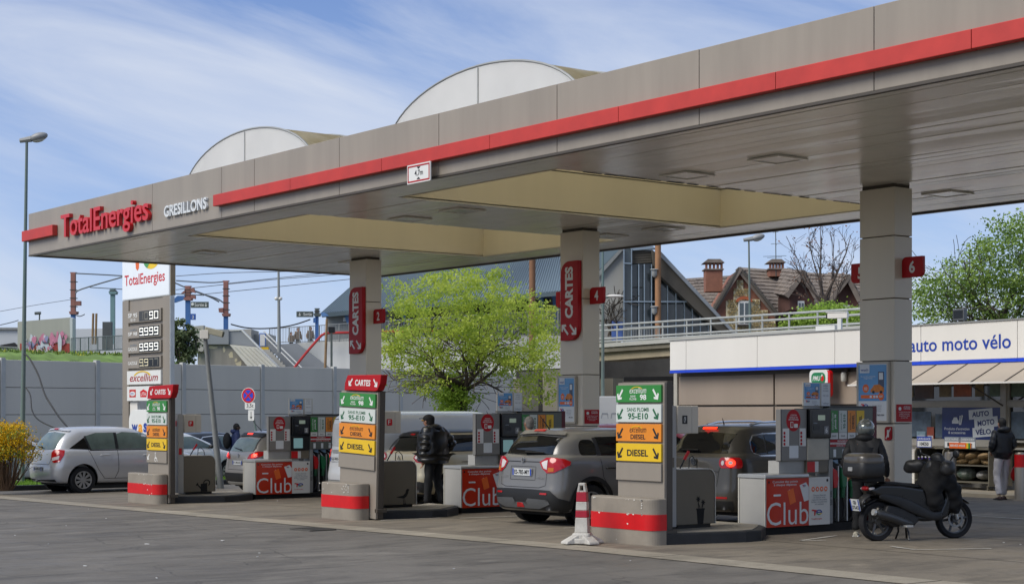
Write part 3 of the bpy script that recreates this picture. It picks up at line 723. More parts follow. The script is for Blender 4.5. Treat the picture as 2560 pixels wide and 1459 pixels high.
    p = shape(rrect(.95, .92, 1.12, 1.08, .006), redb, t, PR(-.03), 'receipt_label', d=.001); shape(rrect(1.12, .92, 1.2, 1.08, .006), white, p, PR(-.03), 'label', d=.001)
    G().box(-.13, .36, 1.10, -.02, .93, 1.88).build('console_side', M('console_grey', '#7d7b77', .4, var=.05), t, bevel=.008)
    pl = PR(-.02)
    shape(rrect(.352, 1.10, .366, 1.88, 0), black, t, pl, 'edge_trim', d=.001)
    p = shape(ell(.63, 1.71, .155, .165, 28), reds, t, pl, 'warning_disc', d=.001); te('ATTENTION\nSURVEILLEZ VOS\nEFFETS PERSONNELS', white, p, pl, (.52, 1.71, .74, 1.80))
    shape(rrect(.56, 1.60, .62, 1.69, .008), white, p, pl, 'icon', d=.006); shape(rrect(.572, 1.615, .608, 1.68, .003), reds, p, pl, 'icon', d=.009); shape(rrect(.64, 1.60, .72, 1.66, .01), white, p, pl, 'icon', d=.006)
    for a in (.39, .76):
        p = shape(rrect(a, 1.32, a+.14, 1.59, .003), white, t, pl, 'instruction_strip', d=.006)
        for q in range(4): shape(rrect(a+.015, 1.335+.055*q, a+.055, 1.375+.055*q, .008), reds, p, pl, 'icon', d=.009)
    shape(rrect(.54, 1.14, .74, 1.33, .01), paper, t, pl, 'paper_note', d=.001)
    G().box(-.30, .94, 1.44, .03, 1.43, 1.89).build('payment_terminal', screen, t, bevel=.012)
    G().box(-.30, .94, 1.10, -.01, 1.42, 1.435).build('terminal_door', M('door_cream', '#b8b3a4', .45) if I['k'] == 'near' else black, t, bevel=.006)
    pl2 = PR(.03)
    p = shape(rrect(.99, 1.50, 1.38, 1.85, .03), M('bezel', '#1b1d22', .2), t, pl2, 'bezel', d=.001)
    shape(rrect(1.12, 1.71, 1.28, 1.79, .006), phos, p, pl2, 'display', d=.004); shape(rrect(1.26, 1.50, 1.36, 1.62, .004), M('number_grey', '#7b7d80', .5), p, pl2, 'number_plate', d=.004)
    te(str(I['num']), white, p, pl2, (1.29, 1.52, 1.33, 1.60)) if False else text(str(I['num']), white, p, pl2, (1.285, 1.52, 1.335, 1.60), d=.0085, bold=.03)
    shape(rrect(1.02, 1.66, 1.10, 1.675, 0), greytx, p, pl2, 'slot', d=.004); shape(rrect(1.02, 1.56, 1.16, 1.64, .01), black, p, pl2, 'keypad', d=.004)
    if I['k'] != 'near':
        shape(rrect(1.0, 1.15, 1.24, 1.38, .01), M('screen_glow', '#6e8f92', .2, emit=.3), t, PR(-.01), 'screen', d=.001)
    # fuel name panel over the nozzles
    G().box(-.34, 1.435, 1.12, -.02, 2.46, 1.90).build('fuel_panel', M('panel_grey_green', '#5d625c', .4, var=.06), t, bevel=.006)
    G().box(-.34, 1.435, 1.90, -.02, 2.46, 1.93).build('panel_cap', black, t)
    for q, (m, a_, b_, pc) in enumerate(((greenp, 'excellium', 'plomb 98', white), (whitep, 'sans plomb', '95-E10', dgreen), (orangep, 'excellium', 'DIESEL', ink), (yellowp, None, 'DIESEL', ink))):
        a = 1.455+.205*q
        p = shape(rrect(a, 1.52, a+.18, 1.86, 0), m, t, pl, 'fuel_strip', d=.001)
        shape(rrect(a, 1.42, a+.18, 1.515, 0), white, p, pl, 'label', d=.001)
        text('GRADE', ink, p, pl, (a+.04, 1.45, a+.14, 1.48), d=.004)
        if a_: text(a_, pc, p, pl, (a+.03, 1.56, a+.075, 1.82), d=.004, vert=True, ital=.2, bold=0)
        text(b_, pc, p, pl, (a+.095, 1.58, a+.15, 1.80) if a_ else (a+.06, 1.58, a+.12, 1.78), d=.004, vert=True, bold=.03)
    p = shape(rrect(1.455, 1.30, 1.99, 1.41, 0), reds, t, pl, 'prepay_notice', d=.001); shape(rrect(1.455, 1.335, 1.99, 1.365, 0), white, p, pl, 'white_band', d=.004)
    te('PREPAIEMENT', white, p, pl, (1.62, 1.375, 1.85, 1.40)); te('en caisse avant de vous servir', reds, p, pl, (1.48, 1.34, 1.95, 1.36), bold=0) if False else None
    text('en caisse avant de vous servir', reds, p, pl, (1.48, 1.34, 1.95, 1.36), d=.008, bold=0); te('ESPECES / CARTES', white, p, pl, (1.6, 1.306, 1.95, 1.326))
    for q in range(4): shape(rrect(1.53+.205*q, 1.14, 1.59+.205*q, 1.26, .003), paper, t, pl, 'price_tag', d=.001)
    # nozzle bay
    G().box(-.52, 1.435, .12, -.30, 2.46, 1.11).build('nozzle_bay', black, t)
    G().box(-.30, 1.435, .12, -.02, 1.52, 1.11).build('bay_pillar', greyst, t, bevel=.004)
    text('95\nE10', ink, t, PR(-.02), (1.455, .40, 1.50, .62), d=.005)
    for q in range(4):
        y = 1.62+.205*q; m = (redb if q == 0 else M('nozzle_green', '#1e6b42', .4)) if q < 2 or True else black
        nz = G().box(-.16, y-.05, .72, -.04, y+.06, .98)
        nz = G().prism(PR(-.10), [(y-.06, .98), (y+.05, .93), (y+.085, .80), (y+.05, .66), (y-.03, .66), (y-.05, .84)], -.03, .04).build('nozzle_guard', m, t, bevel=.012)
        G().tube([(-.10, y+.0, .95), (-.13, y-.03, 1.02), (-.2, y-.05, 1.06)], .014).build('nozzle_spout', silver, nz)
        G().cyl((-.1, y+.01, .50), (-.1, y+.02, .67), .035, .04).build('hose_sleeve', M('sleeve_green', '#1c5a38', .5) if q != 9 else black, nz)
        G().prism(PR(-.06), [(y-.07, 1.09), (y+.06, 1.10), (y+.07, 1.03), (y-.0, 1.05)], -.03, 0).build('nozzle_holder', M('holder_blue', '#7895ad', .4), t)
        G().box(-.13, y+.085, .14, -.08, y+.11, 1.0).build('bay_divider', silver, t)
        G().tube([(-.1, y+.02, .52), (-.09, y+.04, .36), (-.07, y+.0, .2), (-.09, y-.06, .14)], .017).build('hose', hose, t)
    G().box(-.34, 2.462, .12, -.02, 2.55, 1.93).build('end_panel', M('end_dark_red', '#5a1a22', .5), t)
    # the poster standing on top of the pump
    px = {'near': 1.15, 'mid': 1.12, 'far': 1.12}[I['k']]
    tt = thing('pump_top_poster', {'near': 'small blue wash poster standing on top of pump 6', 'mid': 'small blue wash poster on top of the pump behind the grey car', 'far': 'small blue wash poster on top of the pump before the white van'}[I['k']], 'poster', (20.55+du, 3.17+px+dv, dz+1.93))
    G().prism(PR(0), rrect(-.16, -.04, .46, .36, .006), -.02, 0).build('backing', cream, tt)
    poster(PR(.001, -.15, -.03), .36, .385, tt)
    p = shape(rrect(.25, -.03, .44, .35, .003), paper, tt, PR(.001), 'leaflet', d=0); text('conditions\nen caisse\nde la station\n\nPASS CASH\n\n\nTotalEnergies', greytx, p, PR(.001), (.27, .02, .42, .33), d=.004, bold=0)
    G().box(-.06, -.16, -.02, .01, .46, 0).build('stand', cabin, tt)
# ================================================================ vehicles
def paintm(name, col, metal=.5, rough=.3): return M(name, col, rough, metal=metal, var=.035, scale=1.5, coat=.45)
glassd = M('dark_glass', '#0b0e10', .04, var=.2, scale=1, spec=.8)
glassl = M('light_glass', '#5d6b66', .06, var=.3, scale=1.6, spec=.8)
trimb = M('black_trim', '#18191b', .5, var=.1)
lampr = M('tail_lamp_red', '#a30d14', .12, var=.15, scale=9, spec=.7); lampw = M('tail_lamp_clear', '#c9c4c4', .12, var=.1)
lampon = M('brake_lamp_lit', '#ff2a12', .3, emit=2.2); lampo = M('lamp_amber', '#b2621c', .15)
chrome = M('chrome', '#d3d4d5', .12, metal=.95, var=.03); platew = M('number_plate_white', '#c3c6c6', .4, var=.03)
rimm = M('wheel_alloy', '#a9abad', .32, metal=.7, var=.05); gap = M('panel_gap', '#1c1d1f', .6)
def smooth3(a, b, c, t):
    f = lambda x: x*x*(3-2*x)
    return a+(b-a)*f(min(1, t/.62)) if t < .62 else b+(c-b)*f((t-.62)/.38)
class Car:
    def __init__(s, name, label, loc, rz, paint, L, W, H, belt=.95, hood=.80, ws=(.76, .55), rw=(.03, .10), wheels=(.19, .80), wr=.33, tail=.0, tumble=.16, cut=True, box=False, group=None, cat='car', noseh=None, rimn=9, rimc=None):
        s.L, s.W, s.H = L, W/2, H; W2 = W/2; s.rc = .30; s.wr = wr; s.wy = (wheels[0]*L, wheels[1]*L)
        s.root = thing(name, label, cat, loc, rz, group); s.paint = paint
        yw, yt = ws[0]*L, ws[1]*L; rb, rt = rw[0]*L, rw[1]*L
        hr = noseh or hood-.08
        lv = [ # z_rear z_mid z_front  yr yf hw  rear(rx,ry) front(rx,ry)
            (.21, .21, .24, .14, L-.25, W2-.13, .25, .2, .5, .35),
            (.25, .23, .28, .05, L-.10, W2-.07, .25, .2, .5, .35),
            (.40, .40, .40, .0, L, W2-.02, .28, .22, .55, .4),
            (.60, .60, .58, .0+tail*.2, L-.01, W2, .28, .22, .55, .4),
            (.66, .68, hr-.1, .03+tail*.5, L-.04, W2, .28, .24, .55, .42),
            (belt-.12, belt-.14, hood-.13, .06+tail*.8, L-.10, W2-.012, .26, .26, .5, .42),
            (belt-.02, belt-.05, hood-.03, .08+tail, L-.24, W2-.045, .25, .28, .45, .42),
            (belt+.02, belt, hood+.06, rb+.03, yw+.05, W2-.09, .24, .3, .35, .25),
            (belt+.06, belt+.04, hood+.13, rb+.05, yw-.05, W2-.105, .22, .3, .33, .25),
            (belt+(H-belt)*.5, belt+(H-belt)*.5, belt+(H-belt)*.5, (rb+rt)/2+.0, (yw+yt)/2, W2-.10-tumble*.45, .2, .3, .3, .25),
            (H-.14, H-.14, H-.16, rt-.03, yt+.10, W2-.11-tumble*.9, .18, .3, .28, .22),
            (H-.06, H-.05, H-.08, rt+.03, yt-.05, W2-.16-tumble, .2, .3, .28, .25),
            (H-.02, H-.012, H-.03, rt+.22, yt-.30, W2-.34-tumble, .2, .3, .2, .3),
            (H-.01, H, H-.015, rt+.65, yt-.75, W2*.22, .05, .1, .05, .1)]
        if box:
            lv[-2] = (H-.01, H, H-.02, rt+.15, yt-.30, W2-.3-tumble, .2, .2, .2, .3)
        N1, N2, N3 = 4, 4, 9; vs = []; n = 0
        for (za, zm, zf, yr, yf, hw, rx, ry, fx, fy) in lv:
            ring = []
            for i in range(N1): ring.append(((hw-rx)*i/N1, yr+.0*i))
            for i in range(N2+1): a = R(-90+90*i/N2); ring.append((hw-rx+rx*math.cos(a), yr+ry+ry*math.sin(a)))
            for i in range(1, N3): ring.append((hw, yr+ry+(yf-fy-yr-ry)*i/N3))
            for i in range(N2+1): a = R(90*i/N2); ring.append((hw-fx+fx*math.cos(a), yf-fy+fy*math.sin(a)))
            for i in range(1, N1+1): ring.append(((hw-fx)*(1-i/N1), yf))
            full = ring+[(-x, y) for x, y in reversed(ring[1:-1])]
            n = len(full)
            for x, y in full:
                bow = -.035*(abs(x)/hw)**2 if False else 0
                yy = y+(.05*(abs(x)/W2)**2 if y < L*.3 else -.06*(abs(x)/W2)**2)
                vs.append((x, yy, smooth3(za, zm, zf, min(1, max(0, y/L)))))
        fs = [(k*n+i, k*n+(i+1) % n, (k+1)*n+(i+1) % n, (k+1)*n+i) for k in range(len(lv)-1) for i in range(n)]
        fs += [tuple(range(n-1, -1, -1)), tuple(range((len(lv)-1)*n, len(lv)*n))]
        me = bpy.data.meshes.new('b'); me.from_pydata(vs, [], fs); me.update()
        o = bpy.data.objects.new('b', me); COL.objects.link(o)
        sb = o.modifiers.new('s', 'SUBSURF'); sb.levels = 2; sb.render_levels = 2
        dg = bpy.context.evaluated_depsgraph_get(); dg.update(); ev = o.evaluated_get(dg).to_mesh()
        s.bvh = BVHTree.FromPolygons([v.co.copy() for v in ev.vertices], [tuple(p.vertices) for p in ev.polygons])
        cg = G(); ar = wr+.055; s.ar = ar
        for wy in s.wy:
            for sx in (-1, 1): cg.cyl((sx*(W2-.30), wy, wr+.01), (sx*(W2+.3), wy, wr+.01), ar, n=36)
        c = cg.build('c', paint)
        bo = o.modifiers.new('x', 'BOOLEAN'); bo.object = c; bo.operation = 'DIFFERENCE'; bo.solver = 'EXACT'
        dg.update(); dg = bpy.context.evaluated_depsgraph_get()
        final = bpy.data.meshes.new_from_object(o.evaluated_get(dg))
        bpy.data.objects.remove(o); bpy.data.objects.remove(c)
        final.materials.clear(); final.materials.append(paint)
        final.polygons.foreach_set('use_smooth', [True]*len(final.polygons)); final.polygons.foreach_set('material_index', [0]*len(final.polygons))
        try: final.set_sharp_from_angle(angle=R(35))
        except Exception: pass
        s.body = bpy.data.objects.new('body', final); COL.objects.link(s.body); s.body.parent = s.root; final.name = 'body'
        for wy in s.wy:
            for sx in (-1, 1):
                g = G(); nn = 24; x0, x1 = sx*(W2-.31), sx*(W2-.05)
                vs = [(x, wy+(ar-.006)*math.cos(R(-20+220*i/nn)), wr+.01+(ar-.006)*math.sin(R(-20+220*i/nn))) for x in (x0, x1) for i in range(nn+1)]
                g.add(vs, [(i, i+1, nn+2+i, nn+1+i) for i in range(nn)])
                g.add([(x0+sx*.004, wy, wr+.01)]+[(x0+sx*.004, wy+(ar-.006)*math.cos(R(15*i)), wr+.01+(ar-.006)*math.sin(R(15*i))) for i in range(25)], [(0, i, i+1) for i in range(1, 25)])
                g.build('wheel_arch', blackm, s.root)
                s.wheel(sx, wy, rimn, rimc or rimm)
    def wheel(s, sx, wy, ns, rm):
        r = s.wr; w_ = .105; cx = sx*(s.W-.125); ax = (1, 0, 0)
        tw = thing('wheel', '', '', (cx, wy, r)); tw.parent = s.root
        for k_ in ('label', 'category'): del tw[k_]
        G().lathe([(r*.62, -w_), (r*.93, -w_), (r*.985, -w_*.8), (r, -w_*.45), (r, w_*.45), (r*.985, w_*.8), (r*.93, w_), (r*.68, w_*.98), (r*.64, w_*.7)], ax=ax, n=32, ring=True).build('tyre', rubber, tw, smooth=True)
        g = G(); f = sx*w_*.82
        g.lathe([(r*.66, -.02), (r*.66, .02), (r*.60, .02), (r*.58, -.0)], (f, 0, 0), ax, 32, ring=True)
        g.cyl((f-.012*sx, 0, 0), (f+.012*sx, 0, 0), r*.17, n=14)
        g.build('rim', rm, tw, smooth=True)
        G().cyl((f-.06*sx, 0, 0), (f-.05*sx, 0, 0), r*.6, n=24).build('rim_back', blackm, tw)
        g = G(); P = Plane((f-.01*sx, 0, 0), (0, sx, 0), (0, 0, 1))
        for k in range(ns):
            a = 2*math.pi*k/ns; c, q = math.cos(a), math.sin(a); wd0, wd1 = (.05*9/ns, .11*9/ns)
            pts = [(r*.12, -r*wd0), (r*.6, -r*wd1), (r*.6, r*wd1), (r*.12, r*wd0)]
            g.prism(P, [(x*c-y*q, x*q+y*c) for x, y in pts], 0, .016)
        g.build('spokes', rm, tw)
    def ray(s, q, z, mode):
        W, rc, L = s.W, s.rc, s.L
        if mode == 'T': o = Vector((q, z, 5)); d = Vector((0, 0, -1))
        else:
            sg = 1 if q >= 0 else -1; t = abs(q)
            if t <= W-rc: p = Vector((t, 0, z)); nrm = Vector((0, -1, 0))
            elif t >= W+rc: p = Vector((W, t-W, z)); nrm = Vector((1, 0, 0))
            else:
                a = (t-(W-rc))/(2*rc)*math.pi/2
                p = Vector((W-rc+rc*math.sin(a), rc-rc*math.cos(a), z)); nrm = Vector((math.sin(a), -math.cos(a), 0))
            if mode == 'F': p.y = L-p.y; nrm.y = -nrm.y
            p.x *= sg; nrm.x *= sg; o = p+nrm*1.0; d = -nrm
        h = s.bvh.ray_cast(o, d)
        if h[0] is None: return None
        nn = h[1]
        if nn.dot(d) > 0: nn = -nn
        return h[0], nn
    def patch(s, name, mat, pts, off=.006, mode='R', both=False, parent=None, step=.07, hole=None, label=None):
        out_ = []
        for sg in ((1, -1) if both else (1,)):
            bm = bmesh.new(); vv = [bm.verts.new((sg*x, y, 0)) for x, y in pts]
            bm.faces.new(vv); xs = [v.co.x for v in vv]; ys = [v.co.y for v in vv]
            for lo, hi, nx in ((min(xs), max(xs), (1, 0, 0)), (min(ys), max(ys), (0, 1, 0))):
                k = math.ceil(lo/step)*step
                while k < hi:
                    bmesh.ops.bisect_plane(bm, geom=bm.verts[:]+bm.edges[:]+bm.faces[:], plane_co=(k*nx[0], k*nx[1], 0), plane_no=nx)
                    k += step
            bmesh.ops.triangulate(bm, faces=[f for f in bm.faces if len(f.verts) > 4])
            P = {}; bad = set()
            for v in bm.verts:
                h = s.ray(v.co.x, v.co.y, mode)
                if h is None: bad.add(v); continue
                P[v] = h[0]+h[1]*off
            if hole:
                for f in bm.faces:
                    c = f.calc_center_median(); y = abs(c.x)-s.W
                    for wy in s.wy:
                        if (y-wy)**2+(c.y-s.wr)**2 < hole**2: bad.update([])if False else None
            dead = list(bad)
            for v, p in P.items(): v.co = p
            if hole:
                kill = [f for f in bm.faces if any((f.calc_center_median().y-wy)**2+(f.calc_center_median().z-s.wr-.01)**2 < hole**2 for wy in s.wy)]
                bmesh.ops.delete(bm, geom=kill, context='FACES')
            if dead: bmesh.ops.delete(bm, geom=dead, context='VERTS')
            bmesh.ops.recalc_face_normals(bm, faces=bm.faces)
            me = bpy.data.meshes.new(name); bm.to_mesh(me); bm.free(); me.materials.append(mat)
            me.polygons.foreach_set('use_smooth', [True]*len(me.polygons))
            o = bpy.data.objects.new(name, me); COL.objects.link(o); o.parent = parent or s.root
            if label: o['label'] = label
            out_.append(o)
        return out_[0]
    def side(s, name, mat, pts, **k): return s.patch(name, mat, [(s.W+y, z) for y, z in pts], both=True, **k)
    def line(s, pts, wd=.010, name='panel_gap', mat=None, both=True, parent=None, mode='R'):
        """thin shut line following the body"""
        mat = mat or gap; ptsq = []
        for (x0, y0), (x1, y1) in zip(pts, pts[1:]):
            n = max(1, int(math.hypot(x1-x0, y1-y0)/.06))
            ptsq += [(x0+(x1-x0)*i/n, y0+(y1-y0)*i/n) for i in range(n)]
        ptsq.append(pts[-1])
        for sg in ((1, -1) if both else (1,)):
            vs = []
            for i, (x, y) in enumerate(ptsq):
                a = ptsq[max(0, i-1)]; b = ptsq[min(len(ptsq)-1, i+1)]; dx, dy = b[0]-a[0], b[1]-a[1]; l = math.hypot(dx, dy) or 1
                for q in (-.5, .5):
                    h = s.ray(sg*(x-dy/l*wd*q), y+dx/l*wd*q, mode)
                    vs.append(h[0]+h[1]*.004 if h else Vector((0, 0, .5)))
            G().add(vs, [(2*i, 2*i+1, 2*i+3, 2*i+2) for i in range(len(ptsq)-1)]).build(name, mat, parent or s.root)
    def sline(s, pts, **k): s.line([(s.W+y, z) for y, z in pts], **k)
    def surf(s, q, z, mode='R', off=0):
        h = s.ray(q, z, mode); return h[0]+h[1]*off
    def plate(s, txt, z0, w_=.46, h=.10, y=None, x=0, front=False):
        P = s.surf(x, z0+h/2, 'F' if front else 'R', .015)
        pl = Plane((x, P.y-.005, z0), (1, 0, 0), (0, 0, 1)) if not front else Plane((x, P.y+.005, z0), (-1, 0, 0), (0, 0, 1))
        p = G().prism(pl, rrect(-w_/2, 0, w_/2, h, .008), -.015, .004).build('number_plate', platew, s.root)
        for k in (-1, 1): shape(rrect(k*w_/2-(.035 if k > 0 else 0), .003, k*w_/2+(.035 if k < 0 else 0), h-.003, 0), blue_ink, p, pl, 'blue_band', d=.005)
        text(txt, ink, p, pl, (-w_/2+.05, .02, w_/2-.05, h-.02), d=.007, bold=.02)
    def mirror(s, y, z, mat=None):
        for sg in (1, -1):
            h = s.surf(sg*(s.W+y), z, off=0)
            G().ball((h.x+sg*.13, h.y, h.z+.04), .09, .06, .065, 12, 8).build('wing_mirror', mat or s.paint, s.root, smooth=True)
            G().tube([(h.x, h.y, h.z), (h.x+sg*.08, h.y, h.z+.0)], .025).build('mirror_arm', trimb, s.root)
    def handle(s, y, z, mat=None):
        for sg in (1, -1):
            a = s.surf(sg*(s.W+y-.09), z, off=.03); b = s.surf(sg*(s.W+y+.09), z, off=.03); m_ = s.surf(sg*(s.W+y), z, off=.045)
            G().tube([s.surf(sg*(s.W+y-.10), z, off=.0), a, m_, b, s.surf(sg*(s.W+y+.1), z, off=0)], .014).build('door_handle', mat or s.paint, s.root, smooth=True)
    def wiper(s, z, x0=-.05, x1=.38, z1=None):
        pts = [s.surf(x0+(x1-x0)*i/5, z+((z1 or z)-z)*i/5, off=.03) for i in range(6)]
        G().tube(pts, [.018, .014, .012, .011, .010, .008]).build('rear_wiper', trimb, s.root)
    def rails(s, y0, y1, x, mat=None):
        for sg in (1, -1):
            pts = []
            for i in range(9):
                y = y0+(y1-y0)*i/8; h = s.surf(sg*x, y, 'T'); up = .045*min(1, min(i, 8-i)/1.2)
                pts.append((h.x, h.y, h.z+.01+up))
            G().tube(pts, .018).build('roof_rail', mat or silver, s.root, smooth=True)
    def aerial(s, y, l=.2, lean=-.5):
        h = s.surf(0, y, 'T'); G().tube([h, h+Vector((0, lean*l, l))], [.012, .004]).build('aerial', trimb, s.root)
    def third(s, z, w_=.16, on=True, h=.03, off=.008):
        return s.patch('high_brake_lamp', lampon if on else lampr, [(-w_, z), (w_, z), (w_, z+h), (-w_, z+h)], off=off)
    def common(s, doors, belt, wtop, hz=None, cladding=None):
        L, W = s.L, s.W
        # underbody and front
        G().box(-W+.16, .35, .17, W-.16, L-.4, .24).build('underbody', blackm, s.root)
        s.patch('windscreen', glassd, [(-W+.30, s.ws0), (W-.30, s.ws0), (W-.42, s.ws1), (-W+.42, s.ws1)], mode='F') if hasattr(s, 'ws0') else None
        s.patch('grille', trimb, rrect(-.45, .42, .45, .58, .05), mode='F'); s.patch('headlight', lampw, [(.45, .60), (W+.15, .68), (W+.1, .76), (.5, .70)], mode='F', both=True)
        s.plate('AA-000-AA', .40, front=True) if False else None
GZ = lambda u: gz(u)

# ---- silver hatchback, left
silverp = paintm('silver_paint', '#c3c5c8', .35)
c = Car('parked_car', 'silver five door hatchback at the left kerb, beside the yellow flowering bush', (-2.45, 1.22, GZ(-2)), 0, silverp, 3.94, 1.73, 1.52, belt=.98, hood=.86, ws=(.80, .56), rw=(.02, .11), wheels=(.185, .808), wr=.305, tumble=.14)
c.ws0, c.ws1 = 1.03, 1.40
c.patch('rear_window', glassl, [(-.60, 1.00), (-.62, 1.06), (-.53, 1.36), (0, 1.39), (.53, 1.36), (.62, 1.06), (.60, 1.00), (0, .98)])
c.patch('spoiler', silverp, [(-.55, 1.395), (0, 1.43), (.55, 1.395), (.52, 1.43), (0, 1.465), (-.52, 1.43)], off=.03)
c.third(1.42, .12, on=False, off=.034)
c.side('front_window', glassl, [(1.62, 1.00), (1.60, 1.34), (1.75, 1.385), (2.25, 1.36), (2.75, 1.10), (2.83, 1.01)])
c.side('rear_door_window', glassl, [(.95, .99), (.84, 1.30), (1.10, 1.37), (1.53, 1.375), (1.54, 1.00)])
c.side('quarter_window', glassd, [(.42, 1.02), (.80, 1.27), (.90, .99)])
c.side('pillar_trim', trimb, [(1.535, 1.0), (1.525, 1.375), (1.605, 1.375), (1.625, 1.0)], off=.004)
c.side('pillar_trim', trimb, [(.90, .985), (.80, 1.29), (.85, 1.31), (.955, .985)], off=.004)
G().ball((.35, 1.95, 1.12), .14, .06, .12).build('headrest', blackm, c.root) if False else None
c.patch('tail_lamp', lampr, [(.60, .78), (.55, .93), (.60, .98), (.86, 1.00), (1.18, .98), (1.12, .86), (.98, .72), (.75, .70)], both=True, off=.010)
c.patch('lamp_clear', lampw, [(.66, .74), (.64, .81), (.98, .86), (.95, .78)], both=True, off=.014)
c.patch('lower_bumper', trimb, [(-.88, .24), (-.80, .33), (0, .30), (.80, .33), (.88, .24), (.7, .215), (-.7, .215)], off=.010)
c.plate('BQ-017-VY', .50, .44)
c.line([(-.50, .66), (-.56, .75), (-.62, .98)], both=False); c.line([(-.50, .66), (.50, .66)], both=False); c.line([(.50, .66), (.56, .75), (.62, .98)], both=False)
c.sline([(1.57, 1.0), (1.58, .5), (1.5, .33)]); c.sline([(.86, 1.0), (.98, .75), (1.08, .55), (1.25, .33), (2.6, .33)]); c.sline([(2.62, 1.05), (2.58, .5), (2.5, .33)])
c.sline([(.9, .975), (2.83, .985)], wd=.02, name='window_sill', mat=trimb)
c.handle(1.25, .86); c.handle(2.3, .85); c.mirror(2.62, 1.03); c.wiper(1.03, .0, -.3, 1.05)
c.common(4, .98, 1.4)
G().cyl((-.12, -.01, .27), (-.12, .12, .27), .03, n=12).build('exhaust', chrome, c.root)
pl = Plane((0, c.surf(0, .82, off=.012).y, 0), (1, 0, 0), (0, 0, 1))
for z in (.80, .845): shape([(-.06, z), (0, z+.05), (.06, z), (.06, z+.02), (0, z+.07), (-.06, z+.02)], chrome, c.root, pl, 'emblem', t=.01)
c.root.scale = (1.1, 1.1, 1.1)
# ---- grey SUV, middle lane
gpaint = paintm('grey_suv_paint', '#737270', .25)
c = Car('parked_car', 'mid grey SUV with black cladding, stopped directly behind the red and white cone', (16.22, 2.05, GZ(16)), 0, gpaint, 4.17, 1.775, 1.62, belt=1.15, hood=1.02, ws=(.76, .56), rw=(.03, .10), wheels=(.195, .79), wr=.345, tumble=.15, rimn=10)
c.ws0, c.ws1 = 1.14, 1.5
c.patch('rear_window', glassd, [(-.66, 1.18), (-.58, 1.46), (0, 1.49), (.58, 1.46), (.66, 1.18), (0, 1.16)])
c.patch('spoiler', gpaint, [(-.60, 1.47), (0, 1.50), (.60, 1.47), (.54, 1.53), (0, 1.565), (-.54, 1.53)], off=.04); c.third(1.525, .15, on=False, off=.046)
c.side('quarter_window', glassd, rrect(.62, 1.17, .98, 1.42, [.05, .03, .10, .14])); c.side('rear_door_window', glassd, [(1.08, 1.16), (1.04, 1.46), (1.75, 1.47), (1.78, 1.16)])
c.side('front_window', glassd, [(1.86, 1.16), (1.84, 1.47), (2.3, 1.45), (2.9, 1.2), (2.95, 1.16)]); c.side('pillar_trim', trimb, [(.98, 1.16), (.97, 1.45), (1.04, 1.46), (1.08, 1.16)], off=.004); c.side('pillar_trim', trimb, [(1.78, 1.16), (1.75, 1.47), (1.84, 1.47), (1.86, 1.16)], off=.004)
c.patch('tail_lamp', lampr, [(.42, 1.06), (.50, .95), (.62, .88), (.85, .89), (1.24, 1.01), (1.26, 1.07), (1.15, 1.11), (.8, 1.13), (.56, 1.13)], both=True, off=.012)
c.patch('lamp_clear', lampw, [(.47, 1.05), (.53, .96), (.62, .94), (.62, 1.09), (.54, 1.08)], both=True, off=.016); c.patch('lamp_amber', lampo, [(.66, .90), (.84, .91), (.84, .97), (.66, .97)], both=True, off=.016)
c.patch('rear_cladding', trimb, [(-1.25, .26), (-1.25, .42), (-.95, .48), (-.75, .60), (-.3, .61), (.3, .61), (.75, .60), (.95, .48), (1.25, .42), (1.25, .26), (.8, .22), (-.8, .22)], off=.014, hole=.40)
c.patch('bumper_insert', M('insert_grey', '#595b5d', .4, metal=.3), [(-.75, .38), (-.70, .45), (-.2, .46), (-.14, .40), (.14, .40), (.2, .46), (.70, .45), (.75, .38), (.45, .30), (-.45, .30)], off=.022)
c.patch('fog_lamp', lampr, [(-.10, .32), (.10, .32), (.07, .39), (-.07, .39)], off=.03); c.patch('reflector', lampr, rrect(.50, .53, .68, .56, .01), both=True, off=.022)
c.side('sill_cladding', trimb, [(.5, .24), (.5, .36), (3.6, .36), (3.6, .24)], off=.012, hole=.40)
for wy in c.wy:
    A = [R(-8+196*i/22) for i in range(23)]
    c.side('arch_trim', trimb, [(wy+.47*math.cos(a), .355+.47*math.sin(a)) for a in A]+[(wy+.395*math.cos(a), .355+.395*math.sin(a)) for a in reversed(A)], off=.016, step=.05)
c.plate('ES-785-MY', .83, .50, .115)
c.line([(-.62, 1.09), (-.60, .68), (-.45, .64), (.45, .64), (.60, .68), (.62, 1.09)], both=False)
c.line([(-.42, 1.06), (.42, 1.06)], both=False, wd=.015); c.line([(-.33, .76), (-.33, .98), (.33, .98), (.33, .76), (-.33, .76)], both=False, wd=.008)
c.sline([(1.02, 1.1), (1.06, .8), (1.2, .6), (1.25, .36)]); c.sline([(1.82, 1.1), (1.82, .36)]); c.sline([(2.95, 1.1), (2.9, .36)])
c.handle(1.22, .95, trimb); c.handle(2.1, .95, trimb); c.mirror(2.75, 1.12); c.wiper(1.20, -.05, .42); c.aerial(.62, .24, -.9)
pl = Plane((0, c.surf(0, 1.0, off=.012).y, 0), (1, 0, 0), (0, 0, 1))
shape([(-.04, 1.12), (.0, 1.145), (.045, 1.11), (-.01, 1.095), (.035, 1.07), (0, 1.045), (-.045, 1.065), (.01, 1.09)], chrome, c.root, pl, 'emblem', t=.008)
text('VITARA', chrome, c.root, Plane((0, c.surf(.55, .70, off=.012).y, 0), (1, 0, 0), (0, 0, 1)), (.36, .79, .56, .815)); text('SUZUKI', chrome, c.root, Plane((0, c.surf(.5, .72, off=.012).y, 0), (1, 0, 0), (0, 0, 1)), (-.56, .80, -.40, .82))
c.common(4, 1.1, 1.5)
